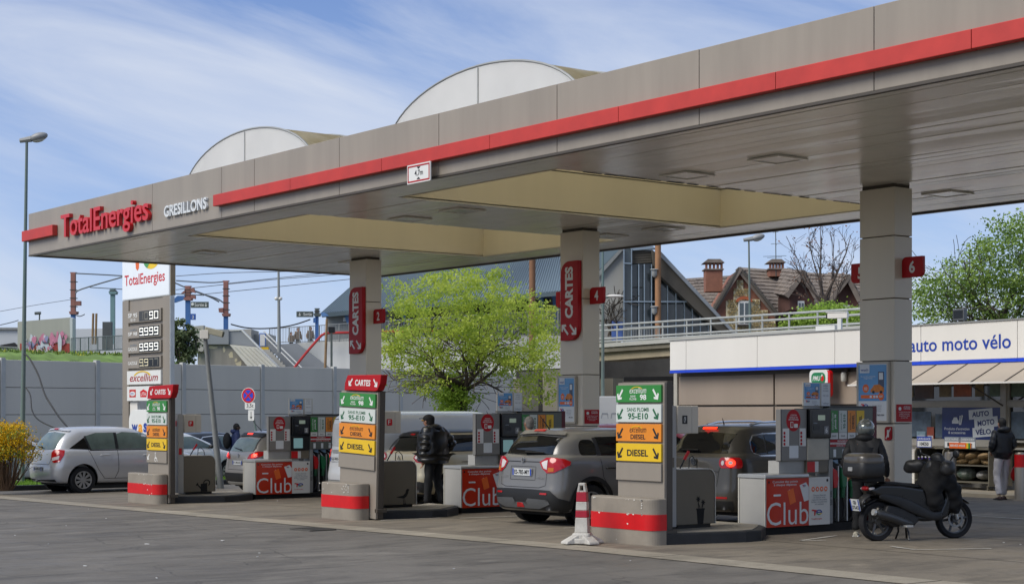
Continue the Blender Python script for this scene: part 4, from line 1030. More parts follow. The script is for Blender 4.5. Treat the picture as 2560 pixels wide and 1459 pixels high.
# ---- dark grey SUV with lit brake lamps
dpaint = paintm('dark_grey_paint', '#45423c', .1)
c = Car('parked_car', 'dark grey SUV with its brake lamps lit, behind the flower pot cabinet', (18.06, 4.2, GZ(18)), 0, dpaint, 4.43, 1.81, 1.68, belt=1.16, hood=1.0, ws=(.76, .56), rw=(.03, .10), wheels=(.20, .79), wr=.35, tumble=.15)
c.ws0, c.ws1 = 1.16, 1.55
c.patch('rear_window', glassd, [(-.70, 1.19), (-.62, 1.50), (0, 1.53), (.62, 1.50), (.70, 1.19), (0, 1.18)]); c.third(1.56, .16, off=.03)
c.side('quarter_window', glassd, [(.60, 1.20), (.72, 1.17), (.90, 1.16), (.93, 1.46), (.72, 1.45), (.62, 1.38)])
c.side('rear_door_window', glassd, [(.94, 1.16), (.97, 1.48), (1.85, 1.49), (1.88, 1.16)]); c.side('front_window', glassd, [(1.96, 1.16), (1.94, 1.49), (2.45, 1.47), (3.05, 1.2), (3.1, 1.16)])
c.sline([(.62, 1.19), (.58, 1.25), (.60, 1.38), (.70, 1.475), (1.0, 1.505), (1.9, 1.515), (2.45, 1.49)], wd=.022, name='chrome_strip', mat=chrome); c.sline([(.62, 1.19), (.75, 1.145), (3.05, 1.15)], wd=.022, name='chrome_strip', mat=chrome)
c.patch('tail_lamp', lampr, rrect(.56, .95, 1.20, 1.12, [.08, .06, .07, .05]), both=True, off=.012)
c.patch('brake_lamp', lampon, [(.90+.13*math.cos(R(a)), 1.035+.062*math.sin(R(a))) for a in range(0, 360, 20)], both=True, off=.017, step=.04)
c.patch('lamp_clear', lampw, [(.90+.06*math.cos(R(a)), 1.035+.03*math.sin(R(a))) for a in range(0, 360, 30)], both=True, off=.022, step=.04); c.patch('lamp_clear', lampw, [(.66+.05*math.cos(R(a)), 1.035+.04*math.sin(R(a))) for a in range(0, 360, 30)], both=True, off=.018, step=.04)
c.patch('lower_bumper', trimb, [(-1.0, .26), (-.95, .42), (.95, .42), (1.0, .26), (.8, .22), (-.8, .22)], off=.010); c.patch('reflector', lampr, rrect(.40, .455, .82, .49, .01), both=True, off=.012)
c.plate('CV-562-QR', .60, .50, .11) if False else None
c.line([(-.66, 1.11), (-.56, .9), (-.54, .66), (.54, .66), (.56, .9), (.66, 1.11)], both=False); c.sline([(.96, 1.1), (1.0, .85), (1.25, .6), (1.3, .34)]); c.sline([(1.93, 1.1), (1.93, .34)])
c.handle(1.25, .98); c.handle(2.2, .98); c.mirror(2.95, 1.15); c.wiper(1.22, .0, -.42); c.aerial(.75, .10, -.4); c.rails(.85, 2.9, .50, chrome)
pl = Plane((0, c.surf(0, 1.0, off=.012).y, 0), (1, 0, 0), (0, 0, 1))
e_ = shape(ell(0, 1.05, .065, .065, 20), chrome, c.root, pl, 'emblem', t=.008); shape(ell(0, 1.05, .052, .052, 20), M('emblem_dark', '#23272c', .3), e_, pl, 'emblem_field', d=.013)
text('V', chrome, e_, pl, (-.025, 1.055, .025, 1.095), d=.017); text('W', chrome, e_, pl, (-.035, 1.005, .035, 1.05), d=.017)
text('TDI', chrome, c.root, pl, (.42, .88, .55, .915), d=.006)
c.common(4, 1.1, 1.5)
# ---- grey crossover at the left pump, brake lamps on
qpaint = paintm('warm_grey_paint', '#8f8c88', .35)
c = Car('parked_car', 'warm grey crossover with brake lamp lit, left of the pump with number 2', (1.66, 4.6, GZ(1)), 0, qpaint, 4.16, 1.74, 1.56, belt=1.02, hood=.92, ws=(.76, .56), rw=(.02, .10), wheels=(.19, .80), wr=.335, tumble=.15)
c.ws0, c.ws1 = 1.1, 1.45
c.patch('rear_window', glassl, [(-.58, 1.05), (-.54, 1.34), (0, 1.37), (.54, 1.34), (.58, 1.05), (0, 1.03)]); c.patch('spoiler', trimb, [(-.60, 1.34), (-.62, 1.42), (-.5, 1.47), (0, 1.49), (.5, 1.47), (.62, 1.42), (.60, 1.34), (.52, 1.385), (0, 1.41), (-.52, 1.385)], off=.03)
c.patch('window_side_trim', trimb, [(.58, 1.04), (.54, 1.35), (.64, 1.40), (.74, 1.12)], both=True, off=.008); c.third(1.435, .12, off=.036)
c.side('quarter_window', glassd, [(.55, 1.06), (.70, 1.34), (.95, 1.38), (.98, 1.05)]); c.side('rear_door_window', glassd, [(1.02, 1.05), (1.0, 1.38), (1.7, 1.41), (1.74, 1.05)]); c.side('front_window', glassd, [(1.8, 1.05), (1.78, 1.41), (2.3, 1.39), (2.95, 1.08)])
c.patch('tail_lamp', lampr, [(.42, .86), (.50, .98), (.62, 1.02), (.95, 1.05), (1.25, 1.04), (1.15, .95), (.95, .90), (.7, .86)], both=True, off=.012); c.patch('brake_lamp', lampon, [(.62, .90), (.64, .98), (.92, 1.0), (.88, .93)], both=True, off=.017)
c.patch('rear_cladding', trimb, [(-1.1, .28), (-1.05, .50), (-.7, .52), (.7, .52), (1.05, .50), (1.1, .28), (.8, .23), (-.8, .23)], off=.012, hole=.39); c.patch('skid_plate', silver, [(-.6, .24), (-.5, .31), (.5, .31), (.6, .24)], off=.02)
c.plate('EY-383-DQ', .72, .46); c.line([(-.60, 1.02), (-.5, .85), (-.48, .60), (.48, .60), (.5, .85), (.60, 1.02)], both=False); c.wiper(1.07, .05, -.35, 1.12); c.aerial(.7, .25, -1.0); c.rails(.9, 2.6, .48, chrome); c.handle(1.2, .92); c.mirror(2.7, 1.08)
pl = Plane((0, c.surf(0, .93, off=.012).y, 0), (1, 0, 0), (0, 0, 1)); shape([(-.03, .89), (-.01, .93), (-.03, .97), (.0, .99), (.03, .97), (.01, .94), (.035, .90), (.01, .91)], chrome, c.root, pl, 'emblem', t=.008)
c.common(4, 1.0, 1.4)
# ---- beige crossover with black roof
bpaint = paintm('beige_paint', '#b8ae94', .35)
c = Car('parked_car', 'beige crossover with a black roof, beside the man in the puffer jacket', (8.87, 4.5, GZ(9)), 0, bpaint, 4.12, 1.78, 1.57, belt=1.10, hood=.92, ws=(.77, .56), rw=(.03, .11), wheels=(.19, .80), wr=.34, tumble=.15)
c.ws0, c.ws1 = 1.1, 1.45
c.patch('rear_window', glassd, [(-.64, 1.13), (-.56, 1.40), (0, 1.42), (.56, 1.40), (.64, 1.13), (0, 1.11)]); c.patch('spoiler', black, [(-.62, 1.38), (0, 1.42), (.62, 1.38), (.56, 1.46), (0, 1.50), (-.56, 1.46)], off=.03); c.third(1.43, .08, on=False, off=.034)
c.patch('roof_panel', black, [(-.56, .50), (.56, .50), (.58, 1.2), (.55, 2.3), (-.55, 2.3), (-.58, 1.2)], mode='T'); c.side('pillar_trim', black, [(.34, 1.12), (.55, 1.40), (1.0, 1.46), (2.4, 1.46), (3.0, 1.15), (3.0, 1.12), (.4, 1.11)], off=.004)
c.side('rear_door_window', glassd, [(.62, 1.13), (.85, 1.37), (1.68, 1.40), (1.7, 1.13)], off=.008); c.side('front_window', glassd, [(1.78, 1.13), (1.76, 1.40), (2.3, 1.38), (2.9, 1.15)], off=.008)
c.patch('tail_lamp', lampr, [(.50, .98), (.55, 1.06), (.8, 1.09), (1.15, 1.06), (1.08, .94), (.85, .88), (.6, .90)], both=True, off=.012); c.patch('lamp_clear', lampw, [(.54, .99), (.60, .96), (.85, .99), (.86, 1.05), (.6, 1.04)], both=True, off=.017)
c.patch('rear_cladding', trimb, [(-1.1, .26), (-1.1, .46), (-.8, .50), (.8, .50), (1.1, .46), (1.1, .26), (.8, .22), (-.8, .22)], off=.012, hole=.39); c.patch('reflector', lampr, rrect(.52, .38, .72, .42, .01), both=True, off=.02)
c.line([(-.62, 1.02), (-.52, .85), (-.5, .58), (.5, .58), (.52, .85), (.62, 1.02)], both=False); c.handle(1.15, .90, chrome); c.handle(2.1, .90, chrome); c.mirror(2.75, 1.08, black); c.plate('DK-418-LN', .66, .46) if False else None
pl = Plane((0, c.surf(0, .93, off=.012).y, 0), (1, 0, 0), (0, 0, 1)); e_ = shape([(0, .87), (.045, .95), (0, 1.03), (-.045, .95)], chrome, c.root, pl, 'emblem', t=.008); shape([(0, .91), (.02, .95), (0, .99), (-.02, .95)], bpaint, e_, pl, 'emblem_field', d=.012)
c.sline([(1.72, 1.05), (1.72, .36)]); c.side('sill_cladding', trimb, [(.5, .24), (.5, .34), (3.6, .34), (3.6, .24)], off=.012, hole=.39)
c.common(4, 1.0, 1.4)
# ---- white delivery van in the lane, lamps on
wpaint = paintm('white_paint', '#c9ccce', .0, .35)
c = Car('delivery_van', 'white panel van with a lit tail lamp, seen behind the middle price board', (6.87, 4.45, GZ(7)), 0, wpaint, 5.14, 1.93, 1.93, belt=1.10, hood=1.05, ws=(.93, .76), rw=(.005, .025), wheels=(.20, .83), wr=.33, tumble=.06, box=True, cat='van')
c.ws0, c.ws1 = 1.2, 1.7
c.patch('tail_lamp', lampr, [(.84, .80), (.84, 1.24), (.98, 1.24), (1.04, 1.0), (1.0, .80)], both=True, off=.012); c.patch('brake_lamp', lampon, [(.87, .95), (.87, 1.12), (.96, 1.12), (.96, .95)], both=True, off=.017)
c.line([(-.80, .45), (-.80, 1.72), (-.70, 1.80), (.70, 1.80), (.80, 1.72), (.80, .45), (-.80, .45)], both=False, wd=.014); c.line([(0, .45), (0, 1.80)], both=False, wd=.012)
c.patch('door_recess', M('van_recess', '#b3b6b8', .4), rrect(-.70, 1.20, -.10, 1.70, .08)); c.patch('handle_trim', greyst, rrect(-.62, 1.05, -.10, 1.12, .02), off=.02)
c.plate('GJ-302-YF', .86, .50, .11, x=-.40) ; text('electric', ink, c.root, Plane((0, c.surf(-.5, 1.2, off=.012).y, 0), (1, 0, 0), (0, 0, 1)), (-.78, 1.22, -.60, 1.25), ital=.2)
c.patch('lower_bumper', greyst, [(-1.02, .26), (-1.02, .45), (1.02, .45), (1.02, .26), (.8, .22), (-.8, .22)], off=.012)
c.side('front_window', glassd, [(3.55, 1.15), (3.55, 1.62), (4.1, 1.62), (4.6, 1.2)]); c.mirror(4.3, 1.15, trimb); c.common(2, 1, 1); c.aerial(4, .2)
# ---- second white van, passing behind
c = Car('delivery_van', 'long white panel van parked crosswise behind the beige crossover', at(1085, 1130, 50).xy.to_3d()+Vector((-1.6, -1.9, -.1)), R(-12), M('grey_white_paint', '#b5b7b4', .35, var=.04, coat=.5), 5.4, 1.95, 1.95, belt=1.10, hood=1.05, ws=(.93, .78), rw=(.005, .025), wheels=(.20, .83), wr=.33, tumble=.06, box=True, cat='van')
c.ws0, c.ws1 = 1.2, 1.7
c.side('side_recess', M('van_recess_shade', '#a5a7a5', .4), rrect(.4, 1.22, 1.9, 1.72, .08)); c.side('side_recess', MATS['van_recess_shade'], rrect(2.1, 1.22, 3.6, 1.72, .08)); c.side('front_window', glassd, rrect(3.9, 1.2, 4.6, 1.66, .1)); c.side('small_window', glassd, rrect(3.72, 1.25, 3.86, 1.62, .04))
c.sline([(.3, 1.76), (4.0, 1.76)], wd=.02); c.sline([(2.0, .4), (2.0, 1.76)], wd=.012); c.common(2, 1, 1)
# ---- background cars on the left
c = Car('parked_car', 'white compact car with black window trim, right of the left price board', at(500, 1150, 47).xy.to_3d()+Vector((-.9, -2.2, -.2)), R(8), paintm('clean_white_paint', '#cfd3d6', .0, .3), 4.06, 1.75, 1.46, belt=.95, hood=.86, ws=(.79, .56), rw=(.02, .14), wheels=(.18, .81), wr=.31)
c.ws0, c.ws1 = 1.0, 1.35
c.side('front_window', glassl, [(1.66, .98), (1.63, 1.32), (2.2, 1.32), (2.85, 1.0)]); c.side('rear_door_window', glassl, [(.72, .99), (.95, 1.28), (1.55, 1.33), (1.58, .98)]); c.side('pillar_trim', trimb, [(1.57, .98), (1.55, 1.34), (1.64, 1.34), (1.66, .98)], off=.004)
c.sline([(1.62, .98), (1.62, .35)]); c.sline([(2.8, .98), (2.75, .35)]); c.handle(1.3, .88); c.handle(2.35, .88); c.mirror(2.65, 1.0, trimb); c.patch('tail_lamp', lampr, [(.5, .85), (.6, .95), (1.0, .95), (.95, .82)], both=True, off=.012); c.patch('rear_window', glassd, [(-.55, 1.0), (-.5, 1.3), (.5, 1.3), (.55, 1.0)]); c.common(4, 1, 1)
c = Car('parked_car', 'dark saloon with chrome window line, just showing above the white compact car', at(545, 1150, 52).xy.to_3d()+Vector((-1.0, -1.6, -.25)), R(8), paintm('black_blue_paint', '#2b3038', .4), 4.5, 1.8, 1.45, belt=.95, hood=.86, ws=(.76, .54), rw=(.05, .2), wheels=(.18, .80), wr=.32)
c.ws0, c.ws1 = 1.0, 1.35
c.side('front_window', glassl, [(1.9, .98), (1.85, 1.3), (2.4, 1.3), (3.1, 1.0)]); c.side('rear_door_window', glassd, [(.9, .99), (1.25, 1.25), (1.78, 1.3), (1.82, .98)]); c.sline([(.9, 1.0), (1.25, 1.28), (1.8, 1.33), (2.4, 1.32), (3.1, 1.03)], wd=.025, name='chrome_strip', mat=chrome); c.common(4, 1, 1)
c = Car('parked_car', 'white car almost hidden between the yellow bush and the silver hatchback', at(120, 1150, 45).xy.to_3d()+Vector((-2.6, -2.3, -.25)), R(6), MATS['clean_white_paint'], 4.2, 1.78, 1.5, belt=.98, hood=.86, ws=(.79, .56), rw=(.02, .12), wheels=(.18, .81), wr=.32)
c.ws0, c.ws1 = 1.0, 1.35
c.side('front_window', glassd, [(1.7, .99), (1.66, 1.34), (2.2, 1.34), (2.9, 1.02)]); c.side('rear_door_window', glassd, [(.72, 1.0), (.95, 1.3), (1.58, 1.35), (1.6, .99)]); c.patch('rear_window', glassd, [(-.55, 1.02), (-.5, 1.34), (.5, 1.34), (.55, 1.02)]); c.patch('tail_lamp', lampr, [(.5, .85), (.6, .97), (1.0, .97), (.95, .82)], both=True, off=.012); c.common(4, 1, 1)
# ================================================================ the shop
SHR = R(-7.18)
def TS(x, y, z=0):
    return Vector((1.45+x*math.cos(SHR)-y*math.sin(SHR), 19.28+x*math.sin(SHR)+y*math.cos(SHR), z))
shop = thing('station_shop', 'low station shop with pale fascia reading auto moto velo above a blue line', 'shop building', (1.45, 19.28, 0), SHR)
fasc = M('shop_fascia', '#dddad3', .4, var=.03, scale=.6, streak=True); blueb = M('blue_band', '#1f45c8', .35, var=.04)
brownp = M('shop_cladding', '#94877a', .5, var=.07, scale=.9, streak=True); wframe = M('window_frame_grey', '#a8a49a', .45, var=.05)
J = [0, .81, 4.12, 7.32, 10.45, 13.53, 16.7, 19.8, 23]
for a, b in zip(J, J[1:]):
    G().box(a+.008, 0, 3.07, b-.008, .06, 3.95).build('fascia_panel', fasc, shop, bevel=.005)
    G().box(a+.003, -.012, 2.985, b-.003, .06, 3.066).build('blue_band', blueb, shop)
G().box(0, .06, 2.99, .05, 9, 3.95).build('fascia_side', fasc, shop)
G().box(.05, .065, 2.99, 23, 9, 3.86).build('roof_slab', greyst, shop)
G().box(-.02, -.03, 3.95, 23, .10, 3.98).build('roof_trim', greyst, shop)
text('auto moto vélo', blue_ink, shop, PF(0), (10.06, 3.30, 13.34, 3.64), bold=.012, d=.006)
G().box(-.22, .40, -.2, 9.2, .55, 2.985).build('wall', darktaupe, shop)
G().box(-.22, .56, -.2, .0, 9, 2.985).build('side_wall', brownp, shop)
for a, b in ((-.02, 4.40), (4.47, 8.75)):
    for z0, z1 in ((.1, .99), (1.03, 1.97), (2.03, 2.88)):
        G().box(a, .34, z0, b, .398, z1).build('cladding_panel', brownp, shop, bevel=.012)
G().box(-.22, .30, -.2, -.05, .399, 2.985).build('corner_post', wframe, shop)
G().box(8.80, .30, -.2, 8.98, .399, 2.985).build('corner_post', wframe, shop)
# glazing
glz = M('shop_glass', '#2c2f2c', .05, var=.6, scale=.8, spec=.7, col2='#5b5344'); G().box(9.0, .42, -.1, 23, .46, 2.985).build('rear_panel', M('shop_interior', '#4a4034', .7, var=.5, scale=1.2, col2='#7a6a4c', bump=0), shop)
for k, (a, b) in enumerate(((9.05, 12.75), (12.98, 15.9), (16.1, 19.0), (19.2, 22.1))):
    for z0, z1, nm_ in ((2.1, 2.94, 'upper_window'), (1.16, 1.95, 'window')):
        f = G().frame(PF(.36), a-.04, z0-.04, b+.04, z1+.04, .05, 0, .05).build(nm_, wframe, shop)
        gq = bpy.data.materials.get('window_pane') or M('window_pane', '#20211d', .03, var=.3, scale=.7, spec=1.0)
        p = G().box(a, .372, z0, b, .38, z1).build('pane', gq, f)
        rn = random.Random(k*7+int(z0*3)); pl = PF(.37)
        cols = ['#7b6a3f', '#6a5a38', '#3a3a34', '#51624f', '#7d7866', '#4c3a2c', '#8a4a2c', '#5b6a78']
        x = a+.03
        while x < b-.25:
            w_ = rn.uniform(.25, .9); w_ = min(w_, b-.03-x)
            shape(rrect(x, z0+rn.uniform(.0, .12), x+w_-.03, z1-rn.uniform(.0, .2), 0), M('display_'+cols[rn.randrange(8)][1:], cols[rn.randrange(8)], .5, var=.4, scale=4), p, pl, 'window_display', d=.003)
            x += w_+rn.uniform(.02, .2)
G().box(9.0, .28, 1.97, 23, .40, 2.07).build('transom', wframe, shop); G().box(9.0, .25, 1.0, 12.8, .40, 1.12).build('window_sill', wframe, shop)
for x in (9.0, 12.78, 15.95, 19.05): G().box(x, .25, -.1, x+.17, .40, 2.985).build('window_post', wframe, shop)
G().box(9.17, .30, -.1, 23, .41, .18).build('plinth', fasc, shop); G().box(9.17, .36, .18, 12.78, .41, 1.0).build('under_window', fasc, shop)
for a in (12.95, 14.4, 16.12, 17.5): f = G().frame(PF(.37), a, .18, a+1.4, 1.0, .05, 0, .03).build('door_panel', wframe, shop); G().box(a+.05, .385, .2, a+1.35, .39, .98).build('pane', MATS['window_pane'], f)
# blue window poster
ab = M('poster_navy', '#26366f', .3, var=.06, scale=1.2)
f = shape(rrect(10.82, 1.14, 12.72, 1.94, 0), ab, shop, PF(.355), 'window_poster', d=0, t=.006)
pl = PF(.349)
for s, x0, x1, z0, z1, rot in (('AUTO', 11.70, 12.45, 1.67, 1.90, 4), ('MOTO', 11.88, 12.62, 1.46, 1.70, 6), ('VÉLO', 11.82, 12.50, 1.24, 1.47, 4)):
    cx, cz = (x0+x1)/2, (z0+z1)/2; c_, s_ = math.cos(R(rot)), math.sin(R(rot)); W_, H_ = (x1-x0)/2, (z1-z0)/2
    shape([(cx+x*c_-z*s_, cz+x*s_+z*c_) for x, z in ((-W_, -H_), (W_, -H_), (W_, H_), (-W_, H_))], paper, f, pl, 'word_strip', d=.001+(.004 if s == 'MOTO' else 0))
    text(s, ab, f, pl, (cx-W_*.72, cz-H_*.55, cx+W_*.72, cz+H_*(.55 if s != 'VÉLO' else .85)), bold=.03, rot=rot, d=.009)
text("Produits d'entretien\n& accessoires", paper, f, pl, (10.90, 1.30, 11.72, 1.46), bold=.01, d=.004)
g = G().prism(pl, [(11.15, 1.55), (11.15, 1.62), (11.18, 1.64), (11.21, 1.70), (11.31, 1.70), (11.34, 1.64), (11.37, 1.62), (11.37, 1.55)], .002, .004)
g.prism(pl, [(11.38, 1.52), (11.41, 1.52), (11.44, 1.74), (11.40, 1.74)], .002, .004); g.prism(pl, [(11.42, 1.52), (11.45, 1.52), (11.51, 1.74), (11.47, 1.76)], .0045, .006)
g.build('car_wash_icon', paper, f)
for x0, x1, z0, z1, m in ((9.95, 10.25, 1.15, 1.35, M('pale_blue_print', '#93aebd', .5, var=.2, scale=9)), (10.30, 10.54, 1.15, 1.46, M('pale_red_print', '#a5533f', .5, var=.2, scale=9))):
    p = shape(rrect(x0, z0, x1, z1, 0), m, shop, PF(.355), 'window_sticker', d=0, t=.004)
    shape(rrect(x0+.03, z0+.03, x1-.03, z0+.10, 0), paper, p, PF(.35), 'print', d=.0005)
# awning with ribs
awf = M('awning_fabric', '#b3a797', .7, var=.06, scale=.8, trans=.12)
aw = thing('window_awning', 'long sloping beige awning with dark ribs over the shop windows', 'awning', tuple(TS(8.95, 0)), SHR)
XS = [0, 1.03, 2.05, 3.07, 4.1, 5.12, 6.15, 7.2, 8.2, 9.3, 10.3, 11.3, 12.3, 13.3, 14]
for a, b in zip(XS, XS[1:]):
    T0 = [(a+.01, -.02, 2.97), (b-.01, -.02, 2.97), (b-.01, -1.0, 2.50), (a+.01, -1.0, 2.50)]
    G().add([p for p in T0]+[(x, y, z-.012) for x, y, z in T0], [(0, 3, 2, 1), (4, 5, 6, 7), (0, 1, 5, 4), (1, 2, 6, 5), (2, 3, 7, 6), (3, 0, 4, 7)]).build('fabric_panel', awf, aw)
    G().tube([(b, -.02, 2.975), (b, -1.0, 2.51)], .016).build('rib', darktaupe, aw)
G().box(0, -1.03, 2.475, 14, -.99, 2.515).build('front_bar', fasc, aw)
G().add([(0, -.02, 2.97), (0, -1.0, 2.5), (0, -.02, 2.5), (.01, -.02, 2.97), (.01, -1.0, 2.5), (.01, -.02, 2.5)], [(0, 1, 2), (5, 4, 3), (0, 3, 4, 1)]).build('end_panel', awf, aw) if False else None
for x in (.1, 3.9, 7.1, 10.3): G().tube([(x, .32, 1.95), (x, -.9, 2.50)], .02).build('stay', darktaupe, aw)
# illuminated-type square sign, wall lamp, cctv, floodlight
t = thing('betting_sign', 'white rounded square PMU sign with a green oval on the shop wall', 'sign', tuple(TS(6.43, -.1, 2.22)), SHR)
G().prism(PF(0), rrect(0, 0, .72, .72, .12, 6), -.12, 0).build('panel', white, t, bevel=.008); G().prism(PF(.12), rrect(.06, .0, .80, .70, .10, 6), -.0, .10).build('red_back', redb, t)
p = shape(rrect(.08, .33, .64, .65, .14, 6), M('pmu_green', '#1e7a4e', .4), t, PF(0), 'oval', d=.001)
text('PMU', white, p, PF(0), (.14, .43, .44, .56), d=.005, ital=.2, bold=.02); shape([(.45, .45), (.50, .51), (.48, .59), (.57, .55), (.59, .47), (.53, .41)], redb, p, PF(0), 'horse_mark', d=.005); shape([(.46, .53), (.51, .61), (.55, .57)], white, p, PF(0), 'horse_mark', d=.008)
t = thing('wall_lamp', 'small caged wall lamp beside the green and white sign', 'lamp', tuple(TS(7.40, .34, 2.62)), SHR)
G().box(-.06, -.05, .24, .06, 0, .34).build('bracket', darktaupe, t); G().lathe([(.05, 0), (.075, .03), (.08, .2), (.06, .25)], (0, -.1, 0)).build('glass', lampglass, t, smooth=True)
def cctv(root_loc, rz, label, s=1.0, base=True):
    t = thing('security_camera', label, 'camera', root_loc, rz)
    if base: G().box(-.06, -.05, 0, .06, .05, .34*s).build('mount', white, t)
    G().prism(PR(-.07*s), rrect(-.32*s, .30*s, .22*s, .46*s, .02), 0, .14*s).build('housing', fasc, t, bevel=.01)
    G().box(-.05*s, -.36*s, .32*s, .05*s, -.31*s, .42*s).build('lens', black, t)
    G().box(-.085*s, -.36*s, .455*s, .085*s, .2*s, .475*s).build('sun_hood', white, t)
    return t
cctv(tuple(TS(7.35, .15, 3.98)), SHR+R(-60), 'white box security camera standing on the shop roof edge left of the column')
G().box(-.55, -.1, 0, .2, .1, .12).build('roof_duct', white, thing('roof_duct_box', 'flat white cable box on the shop roof edge under the camera', 'box', tuple(TS(7.0, .2, 3.985)), SHR))
t = thing('flood_light', 'dark square floodlight on the roof edge of the shop', 'floodlight', tuple(TS(11.65, .1, 3.98)), SHR)
G().box(-.18, -.06, .04, .18, .06, .32).build('housing', M('flood_grey', '#55595c', .4), t, bevel=.015); G().box(-.15, -.068, .09, .15, -.061, .28).build('glass', screen, t); G().box(-.03, -.03, 0, .03, .03, .05).build('bracket', darktaupe, t)
# pavement in front of the shop
G().prism(Plane((1.45, 19.28, 0), (math.cos(SHR), math.sin(SHR), 0), (-math.sin(SHR), math.cos(SHR), 0)), [(-.5, -1.9), (24, -1.9), (24, .5), (-.5, .5)], -.3, .03).build('pavement', M('pavement_pale', '#a69b87', .8, var=.12, scale=1.5), None, kind='structure')
# display cabinets with goods
def cabinet(x, w_, label, shelfy, fill):
    t = thing('display_cabinet', label, 'cabinet', tuple(TS(x, -.75, .03)), SHR)
    cm_ = M('cabinet_olive_grey', '#6f6a5c', .5, var=.06)
    G().prism(PR(0), rrect(0, .10, .75, .95, [0, 0, 0, .12], 5), 0, .03).build('side_panel', cm_, t); G().prism(PR(w_-.03), rrect(0, .10, .75, .95, [0, 0, 0, .12], 5), 0, .03).build('side_panel', cm_, t)
    G().box(.03, .05, .93, w_-.03, .75, .96).build('top', cm_, t); G().box(.03, .0, .16, w_-.03, .74, .19).build('base', cm_, t); G().box(.03, .72, .19, w_-.03, .75, .93).build('back', black, t)
    G().box(.03, .0, shelfy, w_-.03, .72, shelfy+.025).build('shelf', cm_, t)
    for xx in (.06, w_-.09): G().box(xx, .02, 0, xx+.03, .06, .12).build('foot', cm_, t)
    return t
cabinet(11.0, .95, 'left display cabinet, holding purple screenwash bottles behind the scooter', .42, None)
cabinet(12.08, 1.3, 'right display cabinet with firewood sacks, between the bollard and the standing man', .55, None)
purp = M('purple_liquid', '#4a2f8f', .25, var=.3, scale=12); rb = random.Random(8)
for k in range(7):
    o = thing('screenwash_bottle', 'purple screenwash bottle on the shelf of the left display cabinet', 'bottle', tuple(TS(11.10+k*.115, -.70, .475)), SHR, 'screenwash bottles in the cabinet')
    G().lathe([(.045, 0), (.05, .02), (.05, .18), (.02, .24), (.02, .27)], n=10, sy=.7).build('bottle_body', purp, o, smooth=True); G().box(-.03, -.042, .05, .03, -.036, .15).build('bottle_label', white, o); G().cyl((0, 0, .27), (0, 0, .30), .022, n=8).build('cap', white, o)
sack = M('kraft_sack', '#8b7350', .75, var=.35, scale=7, bump=.5, bscale=14)
for k in range(6):
    T = Matrix.Rotation(rb.uniform(-.4, .4), 3, 'Y'); q = k % 3
    o = G().ball((0, 0, .07), .20, .22, .075, 10, 6, T)
    for i, v in enumerate(o.v): o.v[i] = (v[0]*(1+.1*rb.random()), v[1], v[2]*(1+.15*rb.random()))
    ob = o.build('firewood_sack', sack, None); ob.location = TS(12.32+q*.38, -.42-.1*(k//3), .605+.14*(k//3)); ob.rotation_euler = (0, 0, SHR)
    tag(ob, 'crumpled brown paper sack on the shelf of the right display cabinet', 'sack', 'paper sacks in the right cabinet')
for x, z, s, m, lb in ((12.35, .30, .24, M('green_plastic', '#4c6355', .35, var=.5, scale=5, col2='#8b8f88'), 'bulging green and grey plastic bag on the bottom shelf'), (12.9, .29, .17, M('clear_plastic', '#a8a6a0', .3, var=.3, scale=8), 'low white plastic bag on the bottom shelf')):
    o = G().ball((0, 0, 0), s, .22, s*.6, 12, 8)
    for i, v in enumerate(o.v): o.v[i] = tuple(c_*(1+.12*rb.random()) for c_ in v)
    ob = o.build('plastic_bag', m); ob.location = TS(x, -.38, .08+z); tag(ob, lb, 'bag')
def price_card(x, z, w_, h, col, s1, s2, label):
    t = thing('price_card', label, 'price card', tuple(TS(x, -.78, z)), SHR)
    G().prism(PF(0), rrect(0, 0, w_, h, .004), -.012, 0).build('card', white, t); G().frame(PF(0), 0, 0, w_, h, .012, .0, .003).build('border', col, t)
    p = shape(rrect(.012, h*.60, w_-.012, h-.012, 0), col, t, PF(0), 'header', d=.001); text(s1, white, p, PF(0), (.03, h*.68, w_-.03, h*.88), d=.005); text(s2, ink, t, PF(0), (w_*.2, h*.15, w_*.8, h*.48), bold=.03, d=.003)
price_card(11.12, .99, .48, .26, blue_ink, 'LAVE-GLACE', '10€50', 'blue headed price card reading lave-glace 10€50')
price_card(12.02, .99, .47, .26, greytx, 'BOIS DE CHAUFFAGE', '15', 'grey headed price card for firewood, left of its twin')
price_card(12.52, .99, .47, .26, greytx, 'CHARBON DE BOIS', '9', 'grey headed price card for charcoal, right of its twin')
t = tag(G().prism(PF(0), rrect(0, 0, .68, .13, .01), 0, .008).build('self_service_strip', orange_i), 'orange servez-vous strip across the two grey price cards', 'sign'); t.location = TS(12.2, -.80, .985); t.rotation_euler = (0, 0, SHR)
text('SERVEZ-VOUS', white, t, PF(-.008), (.03, .04, .5, .09), bold=.03); shape(rrect(.54, .0, .60, .13, 0), yellowp, t, PF(-.008), 'stripe', d=.001); shape(rrect(.60, .0, .66, .13, 0), greenp, t, PF(-.008), 'stripe', d=.001)
# bollards
for (u, v), red, lb in (((15.14, 14.8), False, 'stainless steel bollard in front of the display cabinets'), ((16.65, 15.2), True, 'steel bollard with a red top band at the right edge')):
    t = thing('bollard', lb, 'bollard', (u, v, gz(u)))
    G().lathe([(.125, 0), (.125, .98), (.11, 1.01), (.02, 1.02)], n=24).build('post', M('bollard_steel', '#9d958a', .35, metal=.6, var=.1, streak=True, scale=4), t, smooth=True)
    G().lathe([(.16, 0), (.16, .015)], n=24).build('base_ring', kerbtop, t)
    if red: G().lathe([(.128, .70), (.128, .97)], n=24).build('red_band', redb, t, smooth=True)
